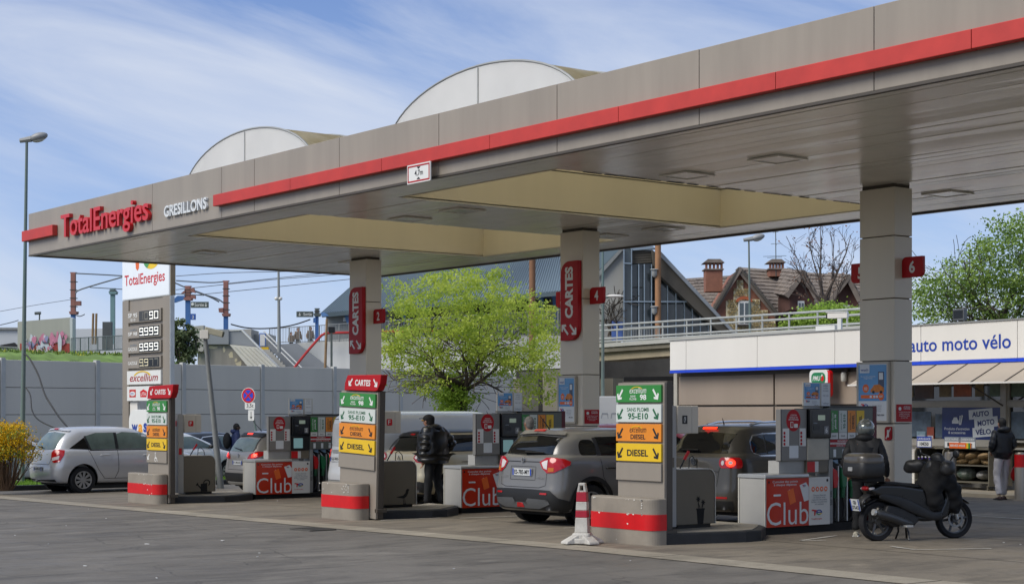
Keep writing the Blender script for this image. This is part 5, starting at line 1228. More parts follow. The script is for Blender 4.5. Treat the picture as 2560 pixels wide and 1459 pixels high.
# ================================================================ behind the station
def CPl(Y): return Plane(CAM+FWD*Y-Vector((0, 0, CAM.z)), RIGHT, (0, 0, 1))
def cp(x, y, Y): return ((x-CX)/FPX*Y, CAM.z-(y-HY)/FPX*Y)
def slab(name, pts, Y, th, mat, parent=None, d=0, **k):
    """solid of real thickness th whose front face stands at distance Y"""
    return G().prism(CPl(Y), [cp(x, y, Y) for x, y in pts], d-th, d).build(name, mat, parent, **k)
wallg = M('barrier_grey', '#cbc6bb', .55, var=.05, scale=.7, streak=True); postg = M('galvanised', '#b4b5b2', .5, metal=.1, var=.08)
# ---- noise barrier
bw = thing('barrier_wall', 'long tall grey panel wall with steel posts behind the parked cars', 'wall', tuple(at(7, 1027, 60).xy)+(0,))
base = at(7, 1027, 60); dirw = (RIGHT*3720+FWD*4150).normalized(); PL = 4.012; nw = Vector((dirw.y, -dirw.x, 0))
for k in range(-3, 7):
    for z0, z1 in ((-.6, .72), (.74, 1.71), (1.73, 2.70), (2.72, 3.71)):
        a = dirw*(PL*k+.10); b = dirw*(PL*(k+1)-.10)
        L1 = PL-.2 if k < 6 else PL-.75
        G().prism(Plane(a, dirw, (0, 0, 1)), rrect(0, z0, L1, z1, 0), -.12, 0).build('panel', wallg, bw, bevel=.012)
G().prism(Plane(dirw*(-3*PL), dirw, (0, 0, 1)), rrect(0, -.6, PL*9.8, 3.68, 0), -.11, -.03).build('backing', M('added_barrier_backing', '#55575a', .7), bw)  # dark slab added so no sky shines through the panel gaps
for k in range(-3, 8):
    a = dirw*(PL*k - (.55 if k == 7 else 0))
    G().prism(Plane(a, dirw, (0, 0, 1)), rrect(-.09, -.6, .09, 3.78, 0), -.16, .05).build('post', postg, bw, bevel=.01)
slab('wall_stub', [(1276, 945), (1300, 945), (1300, 1100), (1276, 1100)], 84, 1, concw if 'concw' in globals() else kerbtop)['kind'] = 'structure'
cable = M('black_cable', '#15161a', .6)
def cable_thing(pts, Y, r, label, name='hanging_cable', cat='cable', mat=None, n=6):
    P = [at(x, y, Y if isinstance(Y, (int, float)) else Y[i]) for i, (x, y) in enumerate(pts)]
    S = []
    for i in range(len(P)-1):
        p0, p1, p2, p3 = P[max(0, i-1)], P[i], P[i+1], P[min(len(P)-1, i+2)]
        for j in range(4):
            t_ = j/4; S.append(.5*((2*p1)+(p2-p0)*t_+(2*p0-5*p1+4*p2-p3)*t_*t_+(-p0+3*p1-3*p2+p3)*t_**3))
    S.append(P[-1]); return tag(G().tube(S, r, n).build(name, mat or cable, smooth=True), label, cat)
cable_thing([(215, 1068), (235, 1056), (258, 1048), (280, 1052), (305, 1063)], [63, 63.4, 63.8, 64.2, 64.6], .03, 'black cable arching up against the grey wall behind the silver hatchback')
cable_thing([(440, 1052), (505, 1058), (560, 1064), (620, 1060), (665, 1050), (710, 1066)], [66, 67, 68, 69, 69.8, 70.4], .03, 'black cable sagging along the grey wall above the parked cars')
# ---- embankment
grassb = M('bank_grass', '#66803a', .95, var=.4, scale=1.5, bump=.6, bscale=6)
g = G(); vs = []; ex = list(range(-260, 520, 20)); rr = random.Random(2)
for x in ex:
    for Y, z in ((64, 3.0), (66, 3.75), (69, 4.3), (74, 4.55), (86, 4.5)):
        p = at(x, 900, Y+max(0, (x)/60)); vs.append((p.x, p.y, z+rr.uniform(-.07, .07)-(0 if x < 330 else (x-330)/190*.6)))
    vs += []
m5 = 5
g.add(vs, [(i*m5+j, (i+1)*m5+j, (i+1)*m5+j+1, i*m5+j+1) for i in range(len(ex)-1) for j in range(m5-1)]).build('embankment', grassb, smooth=True)['kind'] = 'structure'
g = G(); gy = G()
for i in range(5200):
    x = rr.uniform(-60, 480); Y = rr.uniform(65, 72)+x/60; z = 3.6+(Y-x/60-65)*.14-(0 if x < 330 else (x-330)/190*.6)
    p = at(x, 900, Y); h = rr.uniform(.05, .2); a = rr.uniform(0, 6.28); c_ = Vector((math.cos(a), math.sin(a), 0))*.05
    q = Vector((rr.uniform(-.1, .1), rr.uniform(-.1, .1), h)); b_ = Vector((p.x, p.y, z-.1))
    (gy if rr.random() < .12 else g).add([b_-c_, b_+c_, b_+q], [(0, 1, 2)])
g.build('bank_grass_tufts', grassb, kind='stuff'); gy.build('bank_yellow_flowers', M('yellow_green_tufts', '#a7a83a', .9, var=.2), kind='stuff')
# ---- foliage helper
def leafmat(name, c1, c2, tr=.35): return M(name, c1, .55, var=.2, scale=.9, col2=c2, trans=tr, detail=3)
def leaf(g, p, s, rnd, up=.35):
    n_ = Vector((rnd.gauss(0, 1), rnd.gauss(0, 1), rnd.gauss(0, 1)+up)).normalized(); a = n_.orthogonal().normalized()
    a.rotate(Matrix.Rotation(rnd.uniform(0, 6.28), 3, n_)); b = n_.cross(a)
    g.add([p-a*s*.5, p+b*s*.32, p+a*s*.5, p-b*s*.32], [(0, 1, 2, 3)])
def branch(g, p, d, L, r, rnd, depth, tips, spread=.6, grav=0, minr=.008, kids=(2, 4), flat=1.0):
    pts = [p.copy()]; rs = [r]; n = 4; dd = d.normalized()
    for i in range(n):
        dd = (dd+Vector((rnd.gauss(0, .13), rnd.gauss(0, .13), rnd.gauss(0, .08)-grav))).normalized()
        pts.append(pts[-1]+dd*L/n); rs.append(max(minr, r*(1-.5*(i+1)/n)))
    g.tube(pts, rs, 5 if r > .03 else 3)
    tips.append((pts[-1], depth)); tips.append((pts[2], depth))
    if depth <= 0: return
    for k in range(rnd.randint(*kids)):
        i = rnd.randint(2, n); a = Vector((rnd.gauss(0, 1), rnd.gauss(0, 1), rnd.gauss(0, .6)*flat)).normalized()
        branch(g, pts[i], dd*(1-spread*.4)+a*spread, L*rnd.uniform(.55, .82), rs[i]*.66, rnd, depth-1, tips, spread, grav, minr, kids, flat)
bark = M('bark', '#4b4238', .9, var=.35, scale=6, bump=.6, bscale=20)
def crown(name, mat, centres, per, size, spr, parent, seed, kind='stuff', up=.35):
    rnd = random.Random(seed); g = G()
    for c in centres:
        c, rad = c
        for i in range(int(per*rnd.uniform(.5, 1.4))):
            p = c+Vector((rnd.gauss(0, rad*spr), rnd.gauss(0, rad*spr), rnd.gauss(0, rad*spr*.55)))
            leaf(g, p, size*rnd.uniform(.6, 1.3), rnd, up)
    return g.build(name, mat, parent, kind=kind)
# ---- the fresh green maple between the columns
tc_ = at(1150, 1027, 60); tr_ = thing('maple_tree', 'spreading maple tree in fresh yellow green leaf between the left and middle columns', 'tree', (tc_.x, tc_.y, 0))
rnd = random.Random(21); g = G(); o0 = Vector((tc_.x, tc_.y, 0)); tips = []
g.tube([Vector((0, 0, -.2)), Vector((.05, 0, 1.2)), Vector((.0, .1, 2.2)), Vector((.1, .1, 3.0))], [.22, .18, .16, .13], 8)
for k in range(11):
    a = k*2.4; el = rnd.uniform(.15, 1.4)
    branch(g, Vector((.05, .08, rnd.uniform(2.0, 3.0))), Vector((math.cos(a), math.sin(a), el)), rnd.uniform(1.5, 2.0), .085, rnd, 3, tips, .65, .01, .012)
g.tube([Vector((0, 0, 2.0)), Vector((-.5, -.2, 2.6)), Vector((-.9, -.3, 3.1))], [.13, .1, .08], 6)
g.build('trunk', bark, tr_, smooth=True)
cs = []
cpx = lambda x, y, dy: at(x, y, 60+dy)-o0
# envelope taken from the outline of the crown: (x, y, radius px)
for (x, y, rp) in ((1010, 740, 45), (1090, 700, 50), (1160, 700, 45), (1230, 690, 30), (1030, 800, 55), (1110, 780, 70), (1190, 760, 65), (1260, 770, 60), (1330, 780, 50), (1370, 800, 30), (990, 850, 40), (1060, 870, 60), (1140, 860, 70), (1220, 850, 70),
                   (1300, 860, 60), (1360, 880, 45), (1000, 900, 40), (1070, 920, 45), (1300, 920, 50), (1360, 950, 40), (1375, 995, 22), (1030, 950, 28), (1070, 985, 12), (1210, 900, 50), (1130, 920, 35), (1330, 990, 20), (975, 880, 25)):
    n_ = max(3, int(rp*rp/105))
    for i in range(n_):
        a = rnd.uniform(0, 6.28); q = rp*math.sqrt(rnd.random()); R3 = 2.6 if rp > 40 else 1.5
        cs.append((cpx(x+q*math.cos(a), y+q*math.sin(a), rnd.uniform(-R3, R3)), rnd.uniform(.16, .34)))
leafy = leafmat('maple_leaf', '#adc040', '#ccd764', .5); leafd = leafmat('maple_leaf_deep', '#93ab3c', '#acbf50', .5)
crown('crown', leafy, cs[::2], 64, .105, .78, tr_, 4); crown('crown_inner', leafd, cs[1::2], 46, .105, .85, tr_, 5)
cs = [(cpx(1134+rnd.gauss(0, 21), 1005+rnd.gauss(0, 27), rnd.uniform(-.5, .5)), .17) for i in range(95)]
crown('trunk_shoots', leafmat('shoot_leaf', '#8fae3c', '#a9c44e', .45), cs, 60, .10, .9, tr_, 6)
# ---- evergreen shrub behind the pylon
def bush(name, label, cat, x, y, Y, rx, rz, n, per, size, mats, seed, stems=True, top=None):
    o = at(x, y, Y); t = thing(name, label, cat, (o.x, o.y, 0)); rnd = random.Random(seed); cs = []
    for i in range(n):
        a, b_ = rnd.uniform(0, 6.28), rnd.uniform(-1, 1); q = rnd.random()**.4
        s_ = math.sqrt(1-b_*b_); cs.append((Vector((rx*q*s_*math.cos(a), rx*q*s_*math.sin(a), o.z+rz*q*b_)), rx*.16))
    crown('foliage', mats, cs, per, size, 1.0, t, seed+1)
    if stems:
        g = G()
        for k in range(9): a = k*.7; g.tube([Vector((0, 0, o.z-rz*1.4)), Vector((.3*rx*math.cos(a), .3*rx*math.sin(a), o.z-rz*.4)), Vector((.7*rx*math.cos(a), .7*rx*math.sin(a), o.z+rz*.5))], [.04, .03, .015], 4)
        g.build('stems', bark, t)
    return t
bush('evergreen_shrub', 'dark olive evergreen shrub just right of the price pylon above the wall', 'shrub', 452, 855, 72, .75, 1.0, 70, 46, .17, leafmat('olive_leaf', '#4f5f3a', '#6a774f', .2), 31)
# ---- price pylon
PV = 6.9
def on(x, y, v):
    k_ = (x-CX)/FPX; Y = (v-CAM.y)/(k_*RIGHT.y+FWD.y); p = at(x, y, Y); return p.x, p.z
u0, _ = on(305, 745, PV); u1, zt = on(422, 743, PV); Lp = u1-u0
py = thing('price_pylon', 'tall taupe fuel price pylon with white logo box, behind the silver hatchback', 'price pylon', (u0, PV, -.2)); pyz = .2
fz = lambda y, x=360: on(x, y, PV)[1]+pyz
G().box(0, 0, fz(745), Lp, .20, fz(655)+1.6).build('logo_box', M('lit_logo_box', '#d4dae0', .35, var=.02, emit=.12), py, bevel=.03)
G().box(Lp+.002, .05, fz(745), Lp+.03, .2, fz(655)+1.6).build('box_side', M('pylon_bronze', '#8b7a5e', .4), py)
G().box(-.02, .02, 0, Lp*.13, .18, fz(745)-.01).build('left_leg', taupe2, py, bevel=.01); G().box(Lp*.86, .02, 0, Lp, .18, fz(745)-.01).build('right_leg', taupe2, py, bevel=.01)
G().box(Lp*.13+.002, .06, fz(1000), Lp*.86-.002, .16, fz(745)-.01).build('price_cabinet', taupe2, py)
G().box(Lp+.002, .03, 0, Lp+.03, .17, fz(745)-.01).build('light_strip', M('pylon_side_white', '#bfc3c4', .4), py)
G().box(Lp*.14, .06, 0, Lp*.30, .14, fz(1002)).build('inner_post', fasc, py)
pp = PF(0); X = lambda f: Lp*f
p = text('TotalEnergies', redb, py, pp, (X(.06), fz(717), X(.92), fz(682)), bold=.012, d=.004)
q_ = shape([(X(.30), fz(650)), (X(.38), fz(650)), (X(.375), fz(668)), (X(.345), fz(674)), (X(.31), fz(668))], orange_i, py, pp, 'logo_mark', d=.003)
A = [180+i*15 for i in range(13)]
shape([(X(.64+.17*math.cos(R(a))), fz(650)+.30*math.sin(R(a))) for a in A], M('logo_yellow', '#e8c32c', .5), py, pp, 'logo_mark', d=.003); shape([(X(.64+.17*math.cos(R(a))), fz(650)+.30*math.sin(R(a))) for a in A[:5]]+[(X(.64), fz(650))], M('logo_green', '#4f9a5c', .5), py, pp, 'logo_mark', d=.0062)
seg7 = {'9': 'abcdfg', '0': 'abcdef', '1': 'bc', '7': 'abc'}
lit = M('segment_lit', '#e8e8e0', .4, emit=.9); dim = M('segment_dim', '#8c897d', .5); dim2 = M('segment_cream', '#d8cfae', .4, emit=.3)
rows = [(773, 806, 'SP 95', 'E10', [('1', dim), ('0', dim), ('9', lit), ('0', lit)], ()), (812, 845, 'SP 98', 'excellium', [('9', lit)]*4, (0,)), (851, 883, 'GAZOLE', 'excellium', [('9', lit)]*4, (0,)), (890, 921, 'GAZOLE', None, [('9', dim2), ('9', dim2), ('7', dim), ('7', dim)], (0,))]
for (y0, y1, s1, s2, dg_, dots) in rows:
    z1, z0 = fz(y0), fz(y1); H_ = z1-z0
    r_ = G().box(X(.135), -.035, z0+.02, X(.855), .055, z1-.01).build('price_row', taupe2, py, bevel=.006); pr = PF(-.036)
    shape(rrect(X(.40), z0+H_*.12, X(.83), z0+H_*.88, .01), black if dg_[2][1] is not lit or dg_[0][1] is lit else M('lcd_grey', '#3b3a38', .4), r_, pr, 'display', d=.001)
    text(s1, white, r_, pr, (X(.16), z0+H_*(.45 if s2 == 'E10' else .25 if s2 else .35), X(.36), z0+H_*(.78 if s2 == 'E10' else .52 if s2 else .62)), bold=.02, d=.002)
    if s2 == 'E10': text(s2, white, r_, pr, (X(.22), z0+H_*.18, X(.32), z0+H_*.36), d=.002)
    elif s2: text(s2, greytx, r_, pr, (X(.20), z0+H_*.60, X(.35), z0+H_*.80), ital=.25, d=.002)
    for i, (ch, m) in enumerate(dg_):
        x0 = X(.415+.105*i); w_ = X(.075); zb, zh = z0+H_*.22, H_*.56; tck = .022; g = G()
        segs = {'a': (x0, zb+zh-tck, x0+w_, zb+zh), 'd': (x0, zb, x0+w_, zb+tck), 'g': (x0, zb+zh/2-tck/2, x0+w_, zb+zh/2+tck/2), 'b': (x0+w_-tck, zb+zh/2, x0+w_, zb+zh), 'c': (x0+w_-tck, zb, x0+w_, zb+zh/2), 'f': (x0, zb+zh/2, x0+tck, zb+zh), 'e': (x0, zb, x0+tck, zb+zh/2)}
        for j, s in enumerate(seg7[ch]): g.prism(pr, rrect(*segs[s], r=.003), .004+.0004*j, .006+.0004*j)
        if i in dots: g.prism(pr, rrect(x0+w_+.01, zb-.01, x0+w_+.035, zb+.02, .003), .004, .006)
        g.build('digit', m, r_)
for y0, y1, nm_ in ((925, 961, 'brand_panel'), (964, 1002, 'card_panel')):
    z1, z0 = fz(y0), fz(y1); r_ = G().box(X(.135), -.035, z0+.01, X(.855), .055, z1-.01).build(nm_, white, py, bevel=.006); pr = PF(-.036)
    if nm_[0] == 'b':
        text('excellium', M('excellium_red', '#9b2a2a', .5), r_, pr, (X(.20), z0+.10, X(.80), z1-.10), ital=.25, d=.002)
        A = [20+i*14 for i in range(11)]; shape([(X(.47+.19*math.cos(R(a))), z0+.22+.20*math.sin(R(a))) for a in A]+[(X(.47+.17*math.cos(R(a))), z0+.20+.18*math.sin(R(a))) for a in reversed(A)], yellowp, r_, pr, 'swoosh', d=.004)
    else:
        shape(rrect(X(.19), z0+.12, X(.33), z1-.10, .01), redp, r_, pr, 'card_logo', d=.001); shape(ell(X(.26), (z0+z1)/2, X(.06), .07), white, r_, pr, 'card_logo', d=.004); text('DKV', blue_ink, r_, pr, (X(.215), (z0+z1)/2-.035, X(.305), (z0+z1)/2+.035), ital=.2, d=.007)
        shape([(X(.42), z1-.17), (X(.495), z1-.10), (X(.57), z1-.17), (X(.56), z0+.12), (X(.43), z0+.12)], redb, r_, pr, 'card_logo', d=.001); text('UTA', white, r_, pr, (X(.44), z0+.16, X(.55), z1-.19), d=.004)
        shape(rrect(X(.65), z0+.15, X(.79), z1-.10, .01), M('slate_logo', '#4a5568', .5), r_, pr, 'card_logo', d=.001)
# wash sign behind
u2, _ = on(322, 1040, 6.3); t = thing('wash_sign', 'rounded white wash sign low behind the silver hatchback roof', 'sign', (u2, 6.3, -.2))
G().prism(PF(0), rrect(0, .5, 1.9, on(330, 1023, 6.3)[1]+.2, [.1, .1, .1, .35], 6), -.1, 0).build('panel', white, t, bevel=.01)
zt = on(340, 1070, 6.3)[1]+.2; w1 = text('w', M('wash_word_blue', '#27408f', .5), t, PF(-.0), (.20, zt-.12, .62, zt+.12), bold=.04, d=.003); text('a', M('wash_word_orange', '#e39b25', .5), t, PF(0), (.66, zt-.12, .95, zt+.13), bold=.04, d=.003); text('sh', MATS['wash_word_blue'], t, PF(0), (1.0, zt-.12, 1.6, zt+.28), bold=.04, d=.003)
G().box(.3, -.08, 0, .4, .0, .5).build('leg', greyst, t); G().box(1.5, -.08, 0, 1.6, .0, .5).build('leg', greyst, t)
# ---- street lamps
greenpost = M('green_lamp_post', '#5f7a78', .5, var=.15, scale=2, streak=True, col2='#6f6f66')
def lamp(x0, y0, x1, y1, Y, r, label, hx=1, hs=1.0, mat=None, zb=-.2):
    b_ = at(x0, y0, Y); t_ = at(x1, y1, Y); t = thing('street_lamp', label, 'street lamp', (b_.x, b_.y, zb)); rt = t_-Vector((b_.x, b_.y, zb))
    low = (b_-Vector((b_.x, b_.y, zb))); d_ = (rt-low).normalized(); low = rt-d_*(rt.z/d_.z)
    G().tube([low, low+(rt-low)*.45, rt], [r, r*.75, r*.5], 10).build('post', mat or greenpost, t, smooth=True)
    h = RIGHT*hx
    G().tube([rt-h*.22*hs, rt+h*.15*hs+Vector((0, 0, .06))*hs], [.07*hs, .1*hs], 8).build('arm', greyst, t, smooth=True)
    T = Matrix.Rotation(math.atan2(h.y, h.x), 3, 'Z')@Matrix.Rotation(-.25, 3, 'Y')
    G().ball(rt+h*.38*hs+Vector((0, 0, .12*hs)), .30*hs, .16*hs, .14*hs, 14, 8, T).build('lamp_head', M('lamp_head_grey', '#8b8d8e', .4, var=.1), t, smooth=True)
    G().ball(rt+h*.38*hs+Vector((0, 0, .05*hs)), .22*hs, .12*hs, .10*hs, 12, 6, T).build('lamp_glass', lampglass, t, smooth=True)
    return t
lamp(57, 1040, 67, 352, 45, .075, 'tall green street lamp at the far left of the picture', hs=.85)
lamp(1507, 985, 1507, 560, 47, .06, 'green lamp post just right of the middle column, its head out of sight')
lamp(1875, 830, 1872, 600, 80, .08, 'street lamp standing in front of the brick and stone house', hs=1.15, zb=0)
cable_thing([(60, 885), (72, 893), (95, 935), (112, 985), (133, 1020), (150, 1045), (170, 1068)], [44.9, 44.7, 44.3, 43.8, 43.4, 43, 42.6], .022, 'black cable hanging from the left lamp post down to the car roof')
cable_thing([(64, 968), (76, 988), (80, 1025), (98, 1050), (140, 1070)], [44.9, 44.7, 44.3, 43.8, 43.4], .018, 'thinner black cable hanging low from the left lamp post')
G().ball(Vector((0, 0, 0)), .01) if False else None
# ---- no stopping sign and leaning camera mast
s0 = at(630, 1000, 48); t = thing('no_stopping_sign', 'tilted round blue and red no stopping sign with two small plates on a post', 'road sign', (s0.x, s0.y, -.2))
sp = Plane(Vector((0, 0, 0)), (RIGHT*.72-FWD*.3).normalized(), (0, 0, 1)); lean_ = Vector((0, 0, 0))
ps = lambda x, y: Vector(((x-630)/FPX*48, 0, 1.85-(y-HY)/FPX*48+.2))
G().tube([sp.p(.10+.3, 0), sp.p(.12, 1.55), sp.p(-.04, 2.3), sp.p(-.1, 2.7)], .03, 8).build('post', greenpost, t, smooth=True)
c0 = (-.09, ps(624, 988).z)
e1 = G().prism(sp, ell(c0[0], c0[1], .23, .23, 28), .035, .055).build('disc', white, t)
shape(ell(c0[0], c0[1], .215, .215, 28), redb, t, sp, 'red_ring', d=.056); shape(ell(c0[0], c0[1], .16, .16, 24), blueb, t, sp, 'blue_field', d=.059)
for a in (45, -45):
    c_, s_ = math.cos(R(a)), math.sin(R(a)); shape([(c0[0]+x*c_-z*s_, c0[1]+x*s_+z*c_) for x, z in ((-.17, -.022), (.17, -.022), (.17, .022), (-.17, .022))], redb, t, sp, 'red_cross_bar', d=.062+(.003 if a > 0 else 0))
zc = ps(628, 1014).z; p = G().prism(sp, rrect(-.21, zc-.10, .13, zc+.10, .03), .035, .05).build('plate', white, t); text('3,5t', ink, p, sp, (-.15, zc-.06, .08, zc+.06), d=.052)
zc = ps(631, 1036).z; p = G().prism(sp, rrect(-.10, zc-.17, .10, zc+.14, .03), .035, .05).build('plate', white, t); shape([(-.008, zc+.09), (.008, zc+.09), (.008, zc-.06), (.04, zc-.05), (0, zc-.13), (-.04, zc-.05), (-.008, zc-.06)], ink, p, sp, 'arrow', d=.052)
a_, b_ = at(552, 1205, 44), at(513, 842, 44); t = thing('camera_mast', 'leaning grey mast with two security cameras at its top, above the white compact car', 'mast', (a_.x, a_.y, -.2)); o0 = Vector((a_.x, a_.y, -.2))
G().tube([Vector((0, 0, 0)), b_-o0], [.09, .055], 12).build('mast', M('mast_grey', '#7c7f7e', .5, var=.1), t, smooth=True)
top = b_-o0; T = Matrix.Rotation(math.atan2(RIGHT.y, RIGHT.x), 4, 'Z')
G().box(-.12, -.1, -.05, .10, .1, .18, Matrix.Translation(top)@T).build('camera_bracket', fasc, t, bevel=.01)
G().box(-.05, -.09, .1, .45, .09, .27, Matrix.Translation(top)@T@Matrix.Rotation(R(14), 4, 'Y')).build('camera_housing', M('cctv_beige', '#a9a693', .4), t, bevel=.02)
G().box(.451, -.07, .12, .46, .07, .25, Matrix.Translation(top)@T@Matrix.Rotation(R(14), 4, 'Y')).build('camera_lens', black, t)
G().tube([top+Vector((0, 0, .0)), top-RIGHT*.22+Vector((0, 0, -.05)), top-RIGHT*.25+Vector((0, 0, -.3)), top-RIGHT*.1+Vector((0, 0, -.42)), top+Vector((0, 0, -.3))], .012).build('cable_loop', cable, t)

# ---- verge, kerb and forsythia at the left
G().prism(PT(0), [(-4.05, -8), (-3.9, -8), (-3.85, 14), (-4.0, 14)], -.3, -.07).build('kerb', kerbm, None, kind='structure', bevel=.02)
G().prism(PT(0), [(-7.6, -8), (-4.06, -8), (-4.01, 6.3), (-6.0, 6.3)], -.3, -.085).build('grass_verge', grassm, None, kind='structure')
G().prism(PT(0), [(-5.3, 6.4), (-4.01, 6.4), (-4.01, 11.5), (-5.3, 11.5)], -.3, -.085).build('grass_verge', grassm, None, kind='structure')
g = G(); rr = random.Random(4)
for i in range(9000):
    if i < 6500: u, v = rr.uniform(-6.4, -4.1), rr.uniform(-1.5, 6.2)
    else: u, v = rr.uniform(-5.2, -4.1), rr.uniform(6.5, 11.4)
    h = rr.uniform(.03, .10); a = rr.uniform(0, 6.28); c_ = Vector((math.cos(a), math.sin(a), 0))*.012; q = Vector((rr.uniform(-.03, .03), rr.uniform(-.03, .03), h)); b_ = Vector((u, v, -.087))
    g.add([b_-c_, b_+c_, b_+q], [(0, 1, 2)])
g.build('verge_grass_blades', M('verge_grass_blade', '#6f9433', .8, var=.25, trans=.3), kind='stuff')
b0 = at(12, 1130, 41); t = thing('forsythia_bush', 'big flowering bush, yellow on top with bare brown stems below, at far left', 'bush', (b0.x, b0.y, -.1)); rnd = random.Random(9); g = G(); cy = []; cg_ = []
for k in range(120):
    a = rnd.uniform(0, 6.28); s_ = rnd.uniform(.25, 1.0); top = Vector((math.cos(a)*.80*s_, math.sin(a)*.80*s_, rnd.uniform(1.1, 1.72)-.35*s_*s_)); bs = Vector((math.cos(a)*.18, math.sin(a)*.18, 0))
    mid = bs.lerp(top, .5)+Vector((rnd.gauss(0, .06), rnd.gauss(0, .06), -.05)); g.tube([bs, mid, top], [.013, .010, .006], 4)
    for j in range(2): tw = mid.lerp(top, rnd.random()); g.tube([tw, tw+Vector((rnd.gauss(0, .13), rnd.gauss(0, .13), rnd.uniform(.1, .3)))], [.007, .004], 3)
    cy.append((top, .12)); cy.append((mid.lerp(top, .72), .12)); cg_.append((mid.lerp(top, rnd.uniform(.5, 1.0)), .12))
g.build('stems', M('brown_twigs', '#6a5440', .9, var=.3, scale=5), t)
crown('blossom', M('forsythia_yellow', '#dcab10', .7, var=.15, scale=2, col2='#e6c31c', trans=.3), cy, 42, .05, .9, t, 12); crown('young_leaves', leafmat('bush_leaf', '#7f9233', '#8fa53f'), cg_, 34, .05, 1.1, t, 13)

# ---- far left: graffiti wall, railings, low buildings
farw = M('far_white_wall', '#c3c7c9', .7, var=.05, scale=.1); concw = M('weathered_concrete', '#9c9b96', .8, var=.15, scale=.4, streak=True, col2='#b9b6ac'); railg = M('rail_grey', '#8a8d8c', .5, var=.05)
t = thing('warehouse', 'long pale warehouse far behind the railings at left', 'building', tuple(at(150, 1027, 120).xy)+(0,)); o0 = Vector(t.location)
def lslab(name, pts, Y, th, mat, t, **k): return G().prism(CPl(Y), [cp(x, y, Y) for x, y in pts], -th, 0).build(name, mat, t, T=Matrix.Translation(-Vector(t.location)), **k)
lslab('wall', [(-200, 823), (60, 823), (60, 930), (-200, 930)], 120, 12, farw, t); lslab('wall', [(170, 822), (320, 820), (320, 900), (170, 900)], 124, 12, farw, t); lslab('roof', [(-200, 818), (60, 818), (60, 823), (-200, 823)], 119.8, 12.5, greyst, t)
lslab('dark_doorway', [(0, 862), (35, 856), (45, 866), (0, 872)], 119.6, .3, ink, t)
t = thing('graffiti_wall', 'free standing concrete wall sprayed with pink and white graffiti', 'wall', tuple(at(110, 1027, 80).xy)+(0,))
lslab('wall_body', [(44, 804), (174, 793), (177, 940), (44, 940)], 80, .5, concw, t); lslab('wall_end', [(174.2, 792), (181, 795), (181, 940), (174.2, 940)], 80, .6, farw, t)
def spray(name, pts, mat, lvl): return G().prism(CPl(80), [cp(x, y, 80) for x, y in pts], .004+lvl*.004, .007+lvl*.004).build(name, mat, t, T=Matrix.Translation(-Vector(t.location)))
pk, pw, pr_, pd, pbl = M('spray_pink', '#c87f9b', .7, var=.2), M('spray_white', '#c7ccd6', .7, var=.1), M('spray_red', '#a5443f', .7, var=.2), M('spray_dark', '#4b4b66', .7, var=.2), M('spray_lilac', '#8f93b8', .7)
spray('red_base', [(50, 858), (75, 860), (110, 857), (174, 858), (174, 888), (50, 888)], pr_, 0)
rs = random.Random(17)
for i in range(64):
    x = 60+i*1.6+rs.uniform(-5, 5) if i < 48 else rs.uniform(128, 168); y = rs.uniform(843, 884) if i < 48 else rs.uniform(834, 856); s = rs.uniform(3, 8); m = [pk, pw, pd, pbl, pw, pk, pw][i % 7] if i < 48 else pk
    P = [(x+s*rs.uniform(.4, 1.1)*math.cos(a), y+s*rs.uniform(.9, 1.9)*math.sin(a)) for a in [j*6.28/9 for j in range(9)]]
    spray('sprayed_shape', P, m, 1+i*.25)
for i in range(16):
    x = rs.uniform(62, 132); y = rs.uniform(846, 880); a = rs.uniform(-1.3, 1.3); L_ = rs.uniform(8, 16); c_, s_ = math.cos(a), math.sin(a); n_ = 6
    top_ = [(x+(q/n_-.5)*L_*c_-3*math.sin(q)*s_, y+(q/n_-.5)*L_*s_+3*math.sin(q)*c_) for q in range(n_+1)]
    spray('sprayed_stroke', top_+[(p_[0]-1.6*s_, p_[1]+1.8*c_) for p_ in reversed(top_)], (pd, pw, pk)[i % 3], 18+i*.3)
spray('sprayed_bottle', [(147, 878), (146, 850), (149, 838), (151, 832), (153, 838), (156, 850), (155, 878)], pw, 28)
def railing(x0, y0, x1, y1, Y0, Y1, hpx0, hpx1, nb, label, mat=None, posts=0, rails=(1.0, .06), name='railing', rr_=.012, bars=True, prr=.03):
    a, b = at(x0, y0, Y0), at(x1, y1, Y1); h0, h1 = hpx0/FPX*Y0, hpx1/FPX*Y1; t = thing(name, label, 'railing', tuple(a)); g = G(); o = a; up = Vector((0, 0, 1))
    for f in rails: G().tube([(a-o)-up*h0*(1-f), (b-o)-up*h1*(1-f)], rr_*1.8, 6).build('rail', mat or railg, t)
    if bars:
        for i in range(nb+1):
            q = i/nb; p = (a-o).lerp(b-o, q); h = h0+(h1-h0)*q; g.cyl(p-up*h, p, rr_, n=4)
        g.build('bars', mat or railg, t, kind='stuff')
    for i in range(posts+1 if posts else 0):
        q = i/posts; p = (a-o).lerp(b-o, q); h = h0+(h1-h0)*q; G().cyl(p-up*h, p, prr, n=6).build('post', mat or railg, t)
    return t
railing(178, 845, 308, 838, 78, 80, 36, 36, 44, 'grey bar railing on the bank, right of the graffiti wall', posts=6)
railing(0, 866, 44, 868, 79, 79, 18, 18, 16, 'low grey fence on the bank at the far left', posts=2)
t = thing('notice_board', 'tall dark notice board behind the bank railing', 'board', tuple(at(266, 875, 82))); lslab('board', [(256, 804), (278, 804), (278, 875), (256, 875)], 82, .3, M('board_dark', '#4d4f53', .5), t)
for x, lb in ((231, 'left of two bare wooden poles behind the bank railing'), (239, 'right of two bare wooden poles behind the bank railing')):
    p = at(x, 860, 83); q = at(x+2, 783, 83); tag(G().cyl(p, q, .06, n=6).build('wooden_pole', M('raw_wood', '#8d7355', .8, var=.2, scale=3)), lb, 'pole')
